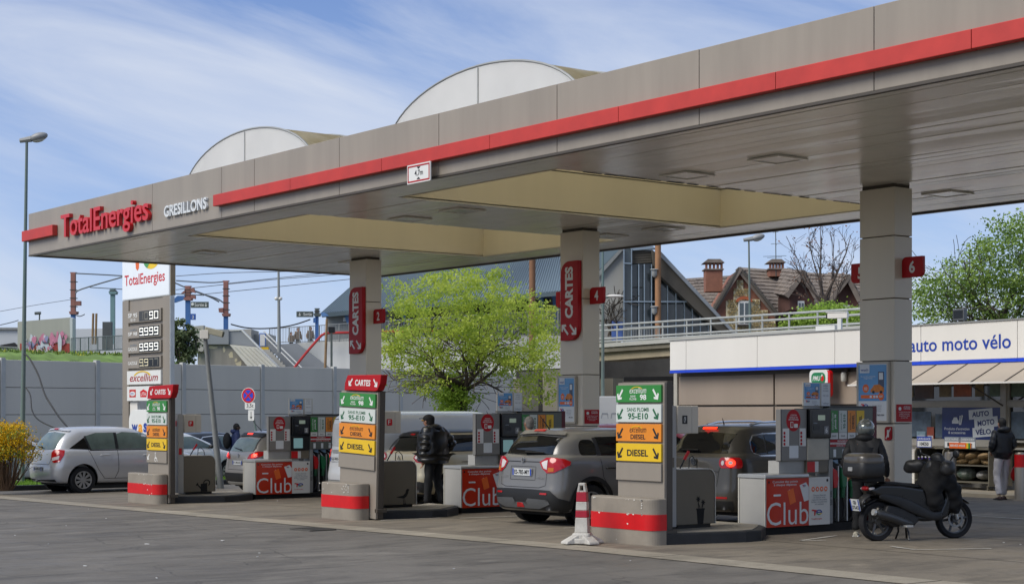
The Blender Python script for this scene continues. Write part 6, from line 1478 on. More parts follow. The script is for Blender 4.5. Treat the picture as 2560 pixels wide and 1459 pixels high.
# ---- catenary masts and wires
mred = M('mast_red_brown', '#8d6058', .6, var=.1, scale=1); mblue = M('mast_blue', '#3d67a3', .5, var=.1); mteal = M('mast_teal', '#6f8f92', .5, var=.08)
def mast(x, yt, ym, yb, w_, Y, label, extra=(), top=mred, low=mblue):
    b_ = at(x, yb, Y); t = thing('catenary_mast', label, 'mast', tuple(b_)); hw = w_/2
    lslab('upper_post', [(x-hw, yt), (x+hw, yt), (x+hw, ym), (x-hw, ym)], Y, w_/FPX*Y*.8, top, t, bevel=.02); lslab('lower_post', [(x-hw*.9, ym+.5), (x+hw*.9, ym+.5), (x+hw*.9, yb), (x-hw*.9, yb)], Y, w_/FPX*Y*.7, low, t)
    lslab('cap', [(x-hw-1.5, yt-2), (x+hw+1.5, yt-2), (x+hw+1.5, yt), (x-hw-1.5, yt)], Y+.05, .35, top, t); lslab('collar', [(x-hw-4, ym-7), (x+hw+4, ym-7), (x+hw+2, ym), (x-hw-2, ym)], Y-.1, .5, top, t)
    for i, (pts, m) in enumerate(extra): lslab('bracket', pts, Y-.05-.02*i, .25, m, t)
    for k in range(4): yy = yt+(ym-yt)*(.2+.2*k); lslab('clamp', [(x-hw-2, yy), (x+hw+2, yy), (x+hw+2, yy+1.6), (x-hw-2, yy+1.6)], Y-.02, .4, darktaupe, t)
    return t
mast(182, 682, 785, 870, 12, 92, 'red brown and blue catenary mast rising behind the graffiti wall', [([(188, 752), (201, 752), (201, 763), (188, 763)], mred)])
mast(281, 722, 735, 860, 12, 96, 'plain teal catenary mast left of the price pylon', top=mteal, low=mteal)
mast(469, 716, 750, 860, 13, 90, 'broad topped catenary mast carrying an exit sign, right of the pylon', [([(452, 733), (462, 725), (462, 733)], mred), ([(476, 719), (484, 719), (488, 732), (476, 729)], mred), ([(433, 748), (444, 739), (462, 739), (462, 747), (436, 756)], mblue), ([(476, 737), (488, 738), (488, 747), (476, 744)], mred)])
mast(564, 703, 790, 860, 12, 92, 'red brown and blue catenary mast above the concrete stairs', [([(546, 770), (558, 769), (558, 781), (547, 780)], mred)])
signg = M('exit_sign_grey', '#4e5653', .5)
def exit_sign(x0, y0, x1, y1, Y, flip, label):
    t = thing('exit_sign', label, 'sign', tuple(at((x0+x1)/2, y1, Y))); lslab('panel', [(x0, y0), (x1, y0), (x1, y1), (x0, y1)], Y, .12, signg, t)
    o = Vector(t.location); pl = CPl(Y); pl.o = pl.o-o; a0, b1 = cp(x0, y0, Y); a1, b0 = cp(x1, y1, Y); W_, H_ = a1-a0, b1-b0
    text('Sortie', white, t, pl, (a0+W_*(.22 if not flip else .42), b0+H_*.22, a0+W_*(.74 if not flip else .92), b0+H_*.78), d=.02)
    shape(arrow_pts(a0+W_*(.86 if not flip else .2), b0+H_*.5, H_*.6, -90), white, t, pl, 'arrow', d=.02)
    if not flip: shape(ell(a0+W_*.1, b0+H_*.6, .08, .08, 8), white, t, pl, 'icon', d=.02)
exit_sign(477, 754, 521, 769, 89, False, 'dark exit sign with white lettering on the mast right of the pylon')
exit_sign(741, 778, 783, 792, 86, True, 'dark exit sign with its arrow first, by the station roof')
t = thing('platform_number_sign', 'small blue sign with a white 2 under the left exit sign', 'sign', tuple(at(482, 799, 89))); lslab('panel', [(476, 784), (489, 784), (489, 799), (476, 799)], 89, .08, blueb if False else M('sign_blue', '#2f57a5', .5), t)
pl = CPl(89); pl.o = pl.o-Vector(t.location); a0, b0 = cp(480, 796, 89); a1, b1 = cp(485, 788, 89); text('2', white, t, pl, (a0, b0, a1, b1), d=.01)
t = mast(792, 772, 790, 850, 9, 86, 'stubby dark post holding the exit sign near the station roof', [([(783, 795), (790, 792), (790, 806), (783, 806)], mblue)], top=signg, low=mblue)
p0 = at(698, 880, 84); t = thing('tall_lamp_mast', 'slim grey mast with two spotlights above the stairs', 'mast', tuple(p0)); q = at(696, 640, 84)-p0
G().tube([Vector((0, 0, 0)), q], [.10, .05], 8).build('mast', railg, t, smooth=True)
for s in (-1, 1): c_ = at(696+s*5, 746, 84)-p0; G().ball(c_, .11, .11, .09, 8, 6).build('spotlight', fasc, t, smooth=True)
wire = M('overhead_wire', '#5b6068', .6)
for i, (pts, r, lb) in enumerate(( ([(188, 683), (250, 686), (320, 690)], .035, 'upper cable running right from the mast behind the graffiti wall'), ([(189, 733), (205, 722), (310, 691)], .04, 'slanted strut cable from the mast behind the graffiti wall'), ([(225, 718), (310, 723)], .025, 'short level wire left of the pylon'),
    ([(440, 684), (530, 707), (558, 718)], .035, 'upper cable from the pylon to the mast above the stairs') if False else ([(440, 701), (520, 706), (558, 704)], .035, 'upper cable from the pylon to the mast above the stairs'), ([(436, 706), (490, 729), (540, 745), (558, 756)], .04, 'slanted strut cable left of the mast above the stairs'), ([(436, 734), (510, 738)], .025, 'short level wire beside the broad topped mast'),
    ([(440, 690), (560, 682), (720, 678), (880, 672)], .02, 'highest thin wire crossing the sky left of the column'), ([(440, 724), (560, 711), (700, 697), (880, 683)], .02, 'second thin wire crossing the sky left of the column'), ([(570, 708), (700, 694), (880, 676)], .02, 'thin wire from the red mast to the column'), ([(440, 742), (640, 722), (880, 697)], .02, 'lowest thin wire crossing the sky left of the column'),
    ([(0, 812), (30, 805), (46, 800)], .025, 'thin wire at the far left edge above the warehouse'), ([(188, 787), (200, 790), (212, 785)], .03, 'short cable at the foot of the left red mast'), ([(0, 778), (90, 762), (180, 748)], .015, 'faint thin wire left of the red mast'), ([(485, 726), (524, 741), (548, 754)], .05, 'insulated cable left of the mast above the stairs'))):
    cable_thing(pts, 90+i*.4, r, lb, 'overhead_wire', 'wire', wire, 5)
cable_thing([(577, 810), (610, 818), (650, 821), (700, 818), (740, 810), (776, 798)], [84]*6, .035, 'black cable sagging over the stairs to the exit sign post')
for x, y, lb in ((92, 782, 'thin distant lamp left of the graffiti wall'),):
    t = thing('distant_lamp', lb, 'street lamp', tuple(at(98, 820, 110))); o = Vector(t.location); G().tube([Vector((0, 0, 0)), at(99, 783, 110)-o], .05).build('post', signg, t); G().tube([at(87, 783, 110)-o, at(102, 782, 110)-o], .10).build('lamp_head', signg, t)

# ---- concrete stairs, retaining walls and platform
YS = 88
peel = M('peeling_concrete', '#77746e', .85, var=.2, scale=.9, streak=True, col2='#a19d92'); greyw = M('painted_grey_wall', '#8b8f93', .6, var=.05, scale=.5); whitw = M('white_retaining_wall', '#eeede7', .75, var=.08, scale=.5, streak=True, col2='#cfd0cb'); cremp = M('exposed_cream', '#c9c0a3', .8, var=.1)
t = thing('stair_tower', 'stained concrete stair structure with peeling paint above the grey wall', 'staircase', tuple(at(600, 930, YS)))
lslab('side_block', [(494, 862), (572, 860), (624, 921), (624, 975), (494, 975)], YS, 5, peel, t); lslab('left_parapet', [(483, 815), (509, 813), (509, 852), (483, 852)], YS-.3, .5, concw, t); lslab('parapet', [(509.3, 822), (571.5, 823), (571.5, 860), (509.3, 860)], YS-.2, .5, greyw, t)
lslab('landing_slab', [(475, 853), (509, 853), (509, 878), (475, 878)], YS-.35, 3, concw, t); lslab('stair_parapet', [(572, 826), (603, 824), (701, 922), (701, 975), (640, 975), (640, 866), (573, 860)], YS-.1, .35, greyw, t)
lslab('soffit_cladding', [(574, 861), (641, 867), (700, 923), (700, 975), (640, 975), (624, 921)], YS-.6, .3, M('cream_corrugated', '#d5d2c4', .6, var=.05, scale=.6), t)
for i in range(5): x = 588+i*12; a0 = at(x, 866+i*.8, YS-.62)-Vector(t.location); a1 = at(x+62, 866+62, YS-.62)-Vector(t.location); G().tube([a0, a1], .03, 4).build('cladding_rib', MATS['cream_corrugated'], t)
rs = random.Random(23)
for (x, y, w_, h_) in ((530, 868, 26, 9), (560, 872, 7, 18), (578, 888, 14, 16), (598, 908, 18, 12), (510, 875, 4, 8), (500, 895, 3, 14), (590, 900, 8, 10)):
    P = [(x+w_/2*rs.uniform(.6, 1.2)*math.cos(a), y+h_/2*rs.uniform(.5, 1.3)*math.sin(a)) for a in [j*6.283/11 for j in range(11)]]
    lslab('peeled_patch', P, YS-.008, .02, cremp, t)
lslab('coping', [(572, 824), (604, 822.5), (702, 921), (700, 923.5), (602.5, 825.5), (572, 827)], YS-.15, .4, white, t)
for k in range(9):
    x = 650+k*6.3; y = 873+k*6.4; lslab('step', [(x, y), (x+25, y), (x+25, y+8), (x, y+8)], YS+2.2-k*.28, .5, concw, t)
lslab('yellow_step_edge', [(648, 867), (671, 867), (671, 873), (648, 873)], YS+2.3, .3, yellowp, t); lslab('stair_wall_right', [(668, 862), (741, 857), (832, 925), (832, 975), (725, 975), (722, 922)], YS+3, .4, greyw, t)
t = thing('timetable_board', 'blue framed white timetable board at the top of the stairs', 'board', tuple(at(656, 866, YS+3.2))); lslab('frame', [(648, 832), (664, 832), (664, 866), (648, 866)], YS+3.2, .15, M('frame_blue', '#5b79b5', .5), t); lslab('sheet', [(650, 835), (662, 835), (662, 864), (650, 864)], YS+3.19, .05, white, t)
for (x0, y0, x1, y1), lb in (((661, 828, 760, 924), 'upper white handrail of the stairs'), ((661, 839, 747, 924), 'lower white handrail of the stairs')):
    tag(G().tube([at(x0-3, y0, YS+2.6), at(x0, y0, YS+2.6), at(x1, y1, YS+2.0)], .035, 6).build('handrail', white), lb, 'handrail')
t = thing('retaining_wall', 'long white stained retaining wall under the platform railing', 'wall', tuple(at(800, 930, 92))); lslab('wall_body', [(700, 860), (741, 857), (900, 844), (1420, 838), (1420, 1000), (700, 1000)], YS+3.6, 1.5, whitw, t)
railing(674, 821, 1420, 772, YS+3, YS+3, 37, 66, 190, 'long grey bar railing of the station platform above the white wall', posts=30)
lslab2 = thing('platform_shelter', 'low grey platform building behind the stairs', 'building', tuple(at(600, 870, 100))); lslab('wall', [(560, 823), (628, 822), (628, 880), (560, 880)], 100, 3, concw, lslab2); lslab('wall', [(628.5, 836), (672, 834), (672, 880), (628.5, 880)], 101, 3, greyst, lslab2)
for x in (636, 656): pass
cable_thing([(731, 925), (765, 882), (800, 842), (808, 836), (820, 832), (874, 831), (960, 829), (1100, 826)], [77, 77, 77, 77, 77, 77, 78, 79], .06, 'bright red pipe climbing past the stairs and running level to the right', 'red_pipe', 'pipe', M('red_pipe_paint', '#b32d28', .4, var=.08))
p, q = at(812, 950, 76), at(817, 797, 76); tag(G().cyl(p, q, .065, .055, 8).build('wooden_pole', MATS['raw_wood']), 'tall yellowish wooden pole beside the black floodlight', 'pole')
t = thing('flood_light', 'black floodlight box on a grey post beside the wooden pole', 'floodlight', tuple(at(829, 950, 75.5))); lslab('housing', [(820, 816), (836, 816), (837, 831), (821, 832)], 75.5, .3, black, t, bevel=.02); lslab('post', [(826, 832), (831, 832), (831, 950), (826, 950)], 75.5, .1, signg, t)

# ---- the station building
t = thing('station_building', 'station hall with big blue grey corrugated roofs and a tan metal roof panel', 'building', tuple(at(1100, 1027, 100).xy)+(0,)); OB = Vector(t.location)
corr = M('blue_grey_corrugated', '#6f7f88', .5, metal=.2, var=.06, scale=.5); tanr = M('tan_standing_seam', '#a2927d', .55, var=.08, scale=.6); eave = M('blue_eave', '#5a82b4', .5, var=.05)
def roofplane(E0, E1, R1, R0, name, mat, n, th=.25, amp=.05, ribn='corrugation', rr_=.05):
    """roof from eave points E0-E1 to ridge points R0-R1, with real ribs running up the slope"""
    E0, E1, R1, R0 = [p-OB for p in (E0, E1, R1, R0)]; nr = (E1-E0).cross(R0-E0).normalized()
    if nr.z < 0: nr = -nr
    ff = G().add([E0, E1, R1, R0]+[p-nr*th for p in (E0, E1, R1, R0)], [(0, 1, 2, 3), (7, 6, 5, 4), (0, 4, 5, 1), (1, 5, 6, 2), (2, 6, 7, 3), (3, 7, 4, 0)]).build(name, mat, t)
    g = G()
    for i in range(n+1): q = i/n; g.tube([E0.lerp(E1, q)+nr*.01, R0.lerp(R1, q)+nr*.01], rr_, 4)
    g.build(ribn, mat, t, kind='stuff'); return ff
roofplane(at(803, 783, 98), at(1500, 718, 92), at(1500, 560, 108), at(1010, 600, 112), 'roof', corr, 110, rr_=.045)
roofplane(at(1200, 706, 99.5), at(1520, 672, 97.5), at(1520, 575, 106), at(1262, 628, 107), 'upper_roof', tanr, 18, th=.1, rr_=.04, ribn='standing_seams')
lslab('eave_board', [(802, 781), (1500, 716), (1500, 727), (804, 791)], 97.9, .3, eave, t); lslab('wall', [(815, 790), (1500, 727), (1500, 1000), (815, 1000)], 98.5, 8, M('hall_wall', '#8f9290', .7, var=.08, scale=.3), t)
for x0, x1 in ((895, 938), (985, 1040), (1060, 1120), (1160, 1230), (1290, 1340), (1348, 1372)):
    f = lslab('window', [(x0, 790-(x0-815)*.08), (x1, 790-(x1-815)*.08), (x1, 850), (x0, 850)], 98.3, .2, ink, t); lslab('mullion', [((x0+x1)/2-1, 785-(x0-815)*.07), ((x0+x1)/2+1, 785-(x0-815)*.07), ((x0+x1)/2+1, 850), ((x0+x1)/2-1, 850)], 98.2, .1, eave, f) if False else None
for x in (860, 1000, 1345, 1380): lslab('brace', [(x, 788-(x-815)*.09), (x+14, 787-(x-815)*.09), (x+14, 800), (x+8, 812)], 98.0, .3, eave, t)
lslab('light_panel', [(1385, 770), (1398, 770), (1398, 830), (1385, 830)], 98.1, .2, white, t); lslab('small_window', [(858, 793), (868, 793), (868, 803), (858, 803)], 98.2, .2, white, t)
tag(G().cyl(at(1330, 900, 80), at(1331, 600, 80), .155, n=12).build('brown_chimney_pipe', M('rust_brown', '#7d5a40', .7, var=.15, scale=2), smooth=True), 'thick rust brown pole rising above the maple tree', 'pole')
# ---- concrete gable and glass stair hall
t = thing('glass_stair_hall', 'sloping glass hall with blue mullions under a dark slanting beam', 'building', tuple(at(1650, 1027, 84).xy)+(0,)); OB = Vector(t.location)
gw = M('smooth_concrete', '#a9a9a4', .75, var=.08, scale=.4, streak=True); glb = M('hall_glass', '#3b4447', .1, var=.35, scale=.35, spec=.7); mul = M('blue_mullion', '#8797a6', .45); woodd = M('dark_boards', '#4f4b44', .8, var=.2, scale=.8)
lslab('concrete_gable', [(1490, 690), (1520, 655), (1559, 622), (1559, 850), (1490, 850)], 85, 6, gw, t); lslab('gable_roof', [(1485, 690), (1556, 616), (1560, 622), (1495, 695)], 84.8, 6.4, railg, t); lslab('roof_glazing', [(1440, 640), (1556, 600), (1556, 616), (1497, 676), (1440, 690)], 86, 6, corr, t)
lslab('glass_panel', [(1560, 612), (1578, 620), (1578, 850), (1560, 850)], 84, .15, glb, t); lslab('glass_panel', [(1579, 660), (1630, 658), (1630, 850), (1579, 850)], 84.3, .15, glb, t)
lslab('board_panel', [(1579, 628), (1630, 625), (1630, 657), (1579, 659)], 84.1, .3, woodd, t)
for k in range(5): lslab('board', [(1580, 630+k*6), (1629, 627+k*6), (1629, 631.6+k*6), (1580, 634.6+k*6)], 84.05, .05, woodd, t)
lslab('blue_cap', [(1560, 610), (1582, 626), (1640, 621), (1632, 615), (1578, 619), (1566, 608)], 83.9, .6, mul, t)
lslab('glass_panel', [(1630, 625), (1634, 642), (1820, 836), (1820, 850), (1630, 850)], 84.6, .15, glb, t)
for x in (1560, 1579, 1597, 1611, 1629): lslab('mullion', [(x-1.2, 622 if x < 1590 else 660), (x+1.2, 622 if x < 1590 else 660), (x+1.2, 850), (x-1.2, 850)], 83.85, .12, mul, t)
for x in (1650, 1669, 1690, 1711, 1731, 1751, 1771, 1792): yt = 660+(x-1640)*.99; lslab('mullion', [(x-1.2, yt), (x+1.2, yt), (x+1.2, 850), (x-1.2, 850)], 84.4, .12, mul, t)
lslab('transom', [(1560, 752), (1735, 752), (1735, 755), (1560, 755)], 83.8, .1, mul, t); lslab('transom', [(1560, 656), (1579, 657), (1579, 660), (1560, 659)], 83.8, .1, mul, t)
lslab('slanting_beam', [(1630, 624), (1652, 640), (1835, 836), (1808, 838), (1652, 690), (1634, 662)], 83.5, 1.0, woodd, t); lslab('beam_edge', [(1645, 622), (1652, 628), (1842, 833), (1836, 837), (1650, 639), (1640, 628)], 83.3, 1.6, M('beam_trim', '#80868c', .5), t)
for k in range(2): pass
vines = G(); rv = random.Random(6); tp = []
for k in range(7): branch(vines, at(1520+k*5, 840, 84.8)-OB, Vector((RIGHT.x*rv.uniform(-.6, .6), RIGHT.y*rv.uniform(-.6, .6), 1)), 1.5, .04, rv, 2, tp, .7, 0, .02)
for i, v_ in enumerate(vines.v):
    pass
vines.build('climbing_vine', bark, t)
lslab('blue_poster', [(1529, 802), (1557, 804), (1557, 850), (1529, 850)], 84.7, .1, M('poster_mid_blue', '#5572b5', .5), t)
p0 = at(1645, 852, 83); t = thing('rusty_lamp_pole', 'rust orange pole with two lantern fittings in front of the glass hall', 'pole', tuple(p0)); G().cyl(Vector((0, 0, 0)), at(1645, 560, 83)-p0, .15, n=10).build('pole', M('rust_orange', '#99704e', .7, var=.2, scale=2), t, smooth=True)
for y in (675, 768): c_ = at(1636, y, 82.9)-p0; G().lathe([(.06, -.35), (.14, -.25), (.13, 0), (.22, .02), (.20, .05), (.02, .08)], c_, n=12).build('lantern', M('lantern_grey', '#9a9c9a', .4), t, smooth=True); G().lathe([(.10, -.22), (.10, -.05)], c_-Vector((0, 0, .0)), n=10).build('lantern_glass', white, t) if False else None
for k, (x, y) in enumerate(((1515, 742),)):
    t = thing('arm_lamp', 'flat arm lamp reaching right from the lamp post beside the number 4', 'street lamp', tuple(at(1509, 745, 47))); o = Vector(t.location); G().tube([Vector((0, 0, 0)), at(1525, 741, 47)-o], .03).build('arm', greenpost, t); T = Matrix.Rotation(math.atan2(RIGHT.y, RIGHT.x), 3, 'Z'); G().ball(at(1537, 740, 47)-o, .25, .1, .05, 12, 6, T).build('lamp_head', fasc, t, smooth=True)
# ---- raised walkway, its railing and underpass
t = thing('raised_walkway', 'concrete walkway deck over a dark underpass, left of the shop', 'bridge', tuple(at(1600, 1027, 60).xy)+(0,)); OB = Vector(t.location)
def obl(name, P0, P1, top0, top1, bot0, bot1, th, mat, off=0):
    """slab between two distances: front face from P0=(x,Y) to P1, tops and bottoms in px"""
    (x0, Y0), (x1, Y1) = P0, P1; a, b, c_, d_ = at(x0, top0, Y0), at(x1, top1, Y1), at(x1, bot1, Y1), at(x0, bot0, Y0); n_ = (b-a).cross(Vector((0, 0, 1))).normalized()
    if n_.dot(FWD) > 0: n_ = -n_
    F_ = [p-OB+n_*off for p in (a, b, c_, d_)]; B_ = [p-n_*th for p in F_]
    return G().add(F_+B_, [(0, 1, 2, 3), (7, 6, 5, 4), (0, 4, 5, 1), (1, 5, 6, 2), (2, 6, 7, 3), (3, 7, 4, 0)]).build(name, mat, t)
obl('coping', (1480, 63), (2160, 49), 860, 813, 870, 822, .8, gw, .05); obl('deck_edge', (1480, 63), (1990, 52), 870, 834, 882, 846, 8, M('dirty_concrete', '#6f6a5e', .85, var=.25, scale=.8, streak=True)); obl('beam', (1480, 63.3), (1990, 52.3), 882.5, 846.5, 903, 866, 1.2, M('beige_concrete', '#9d927c', .8, var=.2, scale=.7, streak=True))
obl('underpass_wall', (1480, 69), (1720, 69), 890, 890, 960, 960, .5, M('dark_wall', '#2f2d2b', .9, var=.5, scale=.5, col2='#4f4d49')); obl('underpass_floor_beam', (1480, 68.5), (1720, 68.5), 940, 940, 950, 950, .4, M('grey_beam', '#77756f', .9, var=.3, scale=.6)) if False else None  # wall under the deck in two very dark greys
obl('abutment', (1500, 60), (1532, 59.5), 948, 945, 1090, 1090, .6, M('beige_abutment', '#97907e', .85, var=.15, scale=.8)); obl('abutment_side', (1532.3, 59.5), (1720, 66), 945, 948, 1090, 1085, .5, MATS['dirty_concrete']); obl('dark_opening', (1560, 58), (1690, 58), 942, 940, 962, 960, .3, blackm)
scr = M('graffiti_black', '#3a3833', .8)
pl = CPl(59.9); pl.o = pl.o-OB; a0, b0 = cp(1516, 965, 59.9); a1, b1 = cp(1531, 950, 59.9); text('ABST', scr, t, pl, (a0, b0, a1, b1), bold=-.01, rot=4, d=.16); a0, b0 = cp(1518, 992, 59.9); a1, b1 = cp(1531, 970, 59.9); text('XA', scr, t, pl, (a0, b0, a1, b1), bold=-.01, rot=-6, d=.16)
a, b = at(1739, 852, 57.6)-OB, at(1768, 850, 57.0)-OB; dd = (b-a); pl = Plane(a, dd, (0, 0, 1)); text('EMPAGE', scr, t, pl, (0, -.02, dd.length, .10), bold=-.01, d=.3)
wr = railing(1480, 815, 2160, 771, 63, 49, 46, 51, 1, 'pale metal handrail fence with four rails on the raised walkway', mat=M('pale_rail', '#a5a8a6', .45), rails=(1.0, .72, .28, .12), bars=False, rr_=.02)
Vw = [1493, 1543, 1599, 1657, 1717, 1777, 1841, 1906, 1973, 2044, 2118]
for x in Vw:
    q = (x-1480)/680.; Yq = 1/((1/63)*(1-q)+(1/49)*q); p = at(x, 815-44*q, Yq)-Vector(wr.location); G().cyl(p-Vector((0, 0, (46+5*q)/FPX*Yq)), p, .03, n=6).build('post', MATS['pale_rail'], wr)
railing(1560, 818, 1648, 815, 70, 70, 40, 40, 22, 'short bar fence behind the walkway rail in front of the glass hall', posts=2)
# ---- box truck and red car seen between the column and the board
t = thing('box_truck', 'white box body with two thin line drawings, right of the middle column', 'truck', tuple(at(1525, 1027, 46).xy)+(-.2,)); lslab('box_body', [(1478, 990), (1590, 990), (1590, 1110), (1478, 1110)], 46, 4, white, t, bevel=.02)
for x in (1512, 1536):
    for P in ([(x-7, 1032), (x+7, 1032), (x+7, 1033.5), (x-7, 1033.5)], [(x-7, 1033), (x-6.3, 1033), (x-8, 1045), (x-9, 1045)], [(x+6.3, 1033), (x+7, 1033), (x+8.5, 1045), (x+7.6, 1045)]): lslab('line_drawing', P, 45.99, .005, greytx, t)
for x in (1483, 1580): c_ = at(x, 1190, 46.5)-Vector(t.location); c_.z = .42; G().lathe([(.2, -.14), (.42, -.14), (.42, .14), (.2, .14)], c_, tuple(FWD), 20).build('wheel', rubber, t)
lslab('chassis', [(1478, 1111), (1590, 1111), (1590, 1150), (1478, 1150)], 46.2, 3.6, black, t)
rc_ = Car('parked_car', 'bright red car whose roof shows above the grey SUV, right of the middle column', tuple(at(1440, 1150, 41).xy)+(-.06,), R(-50), M('red_car_paint', '#a90d18', .3, coat=.8, var=.04), 4.3, 1.8, 1.62, belt=1.05, hood=.95, ws=(.77, .56), rw=(.02, .08), wheels=(.19, .8), wr=.33)
rc_.ws0, rc_.ws1 = 1.1, 1.45; rc_.side('rear_door_window', glassd, [(.7, 1.1), (.8, 1.4), (1.6, 1.45), (1.65, 1.1)]); rc_.side('front_window', glassd, [(1.75, 1.1), (1.72, 1.45), (2.3, 1.43), (3.0, 1.1)]); rc_.common(4, 1, 1)

t = thing('underpass_pillars', 'dark and beige concrete pillars under the walkway behind the maple tree', 'pillars', tuple(at(1350, 1027, 82).xy)+(0,))
lslab('dark_pillar', [(1302, 930), (1346, 928), (1346, 1100), (1302, 1100)], 82, 2, M('dark_pillar', '#6b6a64', .85, var=.2, scale=.8), t); lslab('beige_pillar', [(1358, 925), (1425, 922), (1425, 1100), (1358, 1100)], 81, 2, MATS['beige_abutment'], t); lslab('back_wall', [(1290, 925), (1500, 915), (1500, 1100), (1290, 1100)], 86, 1, MATS['dark_wall'], t)
# ---- brick and stone house
t = thing('brick_house', 'old brick and rubble stone house with steep tiled roofs and two chimneys', 'house', tuple(at(1900, 1027, 98).xy)+(0,)); OB = Vector(t.location)
brk = M('red_brick', '#946350', .85, var=.25, scale=3, col2='#7d5646'); tile = M('weathered_tile', '#857a70', .85, var=.3, scale=1.6, col2='#6b625b'); stone = M('rubble_stone', '#80714c', .85, var=.4, scale=2.5, col2='#a08c60'); mort = M('pale_mortar', '#ded2ae', .9, var=.1); dbr = M('dark_brick', '#5b3f38', .85, var=.2, scale=2)
def tiled(E0, E1, R1, R0, name, rows, cols, seed, th=.25):
    E0, E1, R1, R0 = [p-OB for p in (E0, E1, R1, R0)]; nr = (E1-E0).cross(R0-E0).normalized()
    if nr.z < 0: nr = -nr
    rf = G().add([E0, E1, R1, R0]+[p-nr*th for p in (E0, E1, R1, R0)], [(0, 1, 2, 3), (7, 6, 5, 4), (0, 4, 5, 1), (1, 5, 6, 2), (2, 6, 7, 3), (3, 7, 4, 0)]).build(name, tile, t)
    g = G(); rn = random.Random(seed); P = lambda i, j: E0.lerp(E1, i/cols).lerp(R0.lerp(R1, i/cols), j/rows)
    for j in range(rows):
        for i in range(cols):
            k0, k1 = i+.03+(.5 if j % 2 else 0)/1, i+.97+(.5 if j % 2 else 0); k1 = min(k1, cols)
            if k0 >= cols: continue
            lift = .06+rn.uniform(0, .035); a, b, c_, d_ = P(k0, j-.05), P(k1, j-.05), P(k1, j+.98), P(k0, j+.98)
            g.add([a+nr*.01, b+nr*.01, a+nr*lift, b+nr*lift, c_+nr*.012, d_+nr*.012], [(0, 1, 3, 2), (2, 3, 4, 5), (0, 2, 5), (1, 4, 3)])
    g.build('roof_tiles', tile, t, kind='stuff'); return rf
Yh = 98
# left wing, main ridge, projecting gable
tiled(at(1690, 800, 97), at(1800, 800, 97), at(1835, 688, 104), at(1700, 697, 104), 'roof', 13, 16, 1)
tiled(at(1938, 790, 96), at(2175, 800, 97), at(2170, 692, 103), at(1852, 668, 103), 'roof', 13, 30, 2)
tiled(at(1779, 775, 93.8), at(1782, 768, 100), at(1850, 668, 103), at(1847, 667, 93.6), 'gable_roof', 11, 12, 3); tiled(at(1945, 785, 93.8), at(1945, 782, 100), at(1852, 667, 103), at(1849, 667, 93.6), 'gable_roof', 11, 12, 4)
gz0 = lslab('gable_wall', [(1848, 674), (1936, 780), (1946, 850), (1776, 850), (1788, 775)], 94, 5, brk, t)
lslab('main_wall', [(1690, 798), (2170, 798), (2170, 850), (1690, 850)], 98, 6, M('house_wall', '#7a7264', .85, var=.15, scale=.6), t)
for sx, xa, xb in ((-1, 1779, 1848), (1, 1944, 1849)):
    lslab('barge_board', [(xa, 778), (xb, 667), (xb, 673), (xa+sx*(-4), 784)], 93.6, .3, woodd, t)
step = [(1850-8, 700), (1850+8, 700), (1858, 722), (1873, 722), (1873, 748), (1900, 748), (1900, 775), (1920, 775), (1920, 800), (1938, 800), (1940, 850), (1790, 850), (1795, 792), (1815, 792), (1815, 752), (1834, 752), (1834, 722), (1850-8, 722)]
lslab('stone_field', step, 93.95, .05, mort, t)
def inside(x, y, P):
    r = False; j = len(P)-1
    for i in range(len(P)):
        if (P[i][1] > y) != (P[j][1] > y) and x < (P[j][0]-P[i][0])*(y-P[i][1])/(P[j][1]-P[i][1])+P[i][0]: r = not r
        j = i
    return r
g = G(); rn = random.Random(12); y = 703; row = 0; plh = CPl(93.9)
while y < 850:
    x = 1786+(4 if row % 2 else 0)
    while x < 1942:
        cx_, cy_ = x+rn.uniform(-1.2, 1.2), y+rn.uniform(-1, 1)
        if inside(cx_, cy_, step) and inside(cx_-3, cy_, step) and inside(cx_+3, cy_, step) and not (1842 < cx_ < 1880 and 738 < cy_ < 816):
            nn = rn.choice((5, 6, 7)); a0 = rn.uniform(0, 6); s = rn.uniform(3.1, 3.9)
            g.prism(plh, [cp(cx_+s*rn.uniform(.8, 1.12)*math.cos(a0+k*6.283/nn), cy_+s*rn.uniform(.8, 1.12)*math.sin(a0+k*6.283/nn), 93.9) for k in range(nn)], -.02, rn.uniform(.02, .06))
        x += 7.9
    y += 6.9; row += 1
g.build('rubble_stones', stone, t, kind='stuff', T=Matrix.Translation(-OB))
def hwin(x0, x1, y0, y1, Y, arch=True):
    f = lslab('window', ([(x0, y1), (x1, y1), (x1, y0+4), (x1-4, y0), (x0+4, y0), (x0, y0+4)] if arch else [(x0, y0), (x1, y0), (x1, y1), (x0, y1)]), Y, .1, white, t)
    w_ = (x1-x0); fl = Vector(t.location)
    for a in (0, 1): xa = x0+w_*(.10+.45*a); G().prism(CPl(Y), [cp(xa, y0+5, Y), cp(xa+w_*.34, y0+5, Y), cp(xa+w_*.34, y1-2, Y), cp(xa, y1-2, Y)], .005, .012).build('pane', M('house_glass', '#4b5659', .08, spec=.7), f, T=Matrix.Translation(-OB))
    lslab('sill', [(x0-3, y1), (x1+3, y1), (x1+3, y1+4), (x0-3, y1+4)], Y-.1, .3, darktaupe, t)
hwin(1846, 1876, 752, 810, 93.8); A = [(1861+21*math.cos(R(a)), 754-14*math.sin(R(a))) for a in range(0, 181, 15)]; lslab('brick_arch', A+[(1861+15*math.cos(R(a)), 754-6*math.sin(R(a))) for a in range(180, -1, -15)], 93.75, .1, M('arch_brick', '#a85a38', .8, var=.15, scale=4), t)
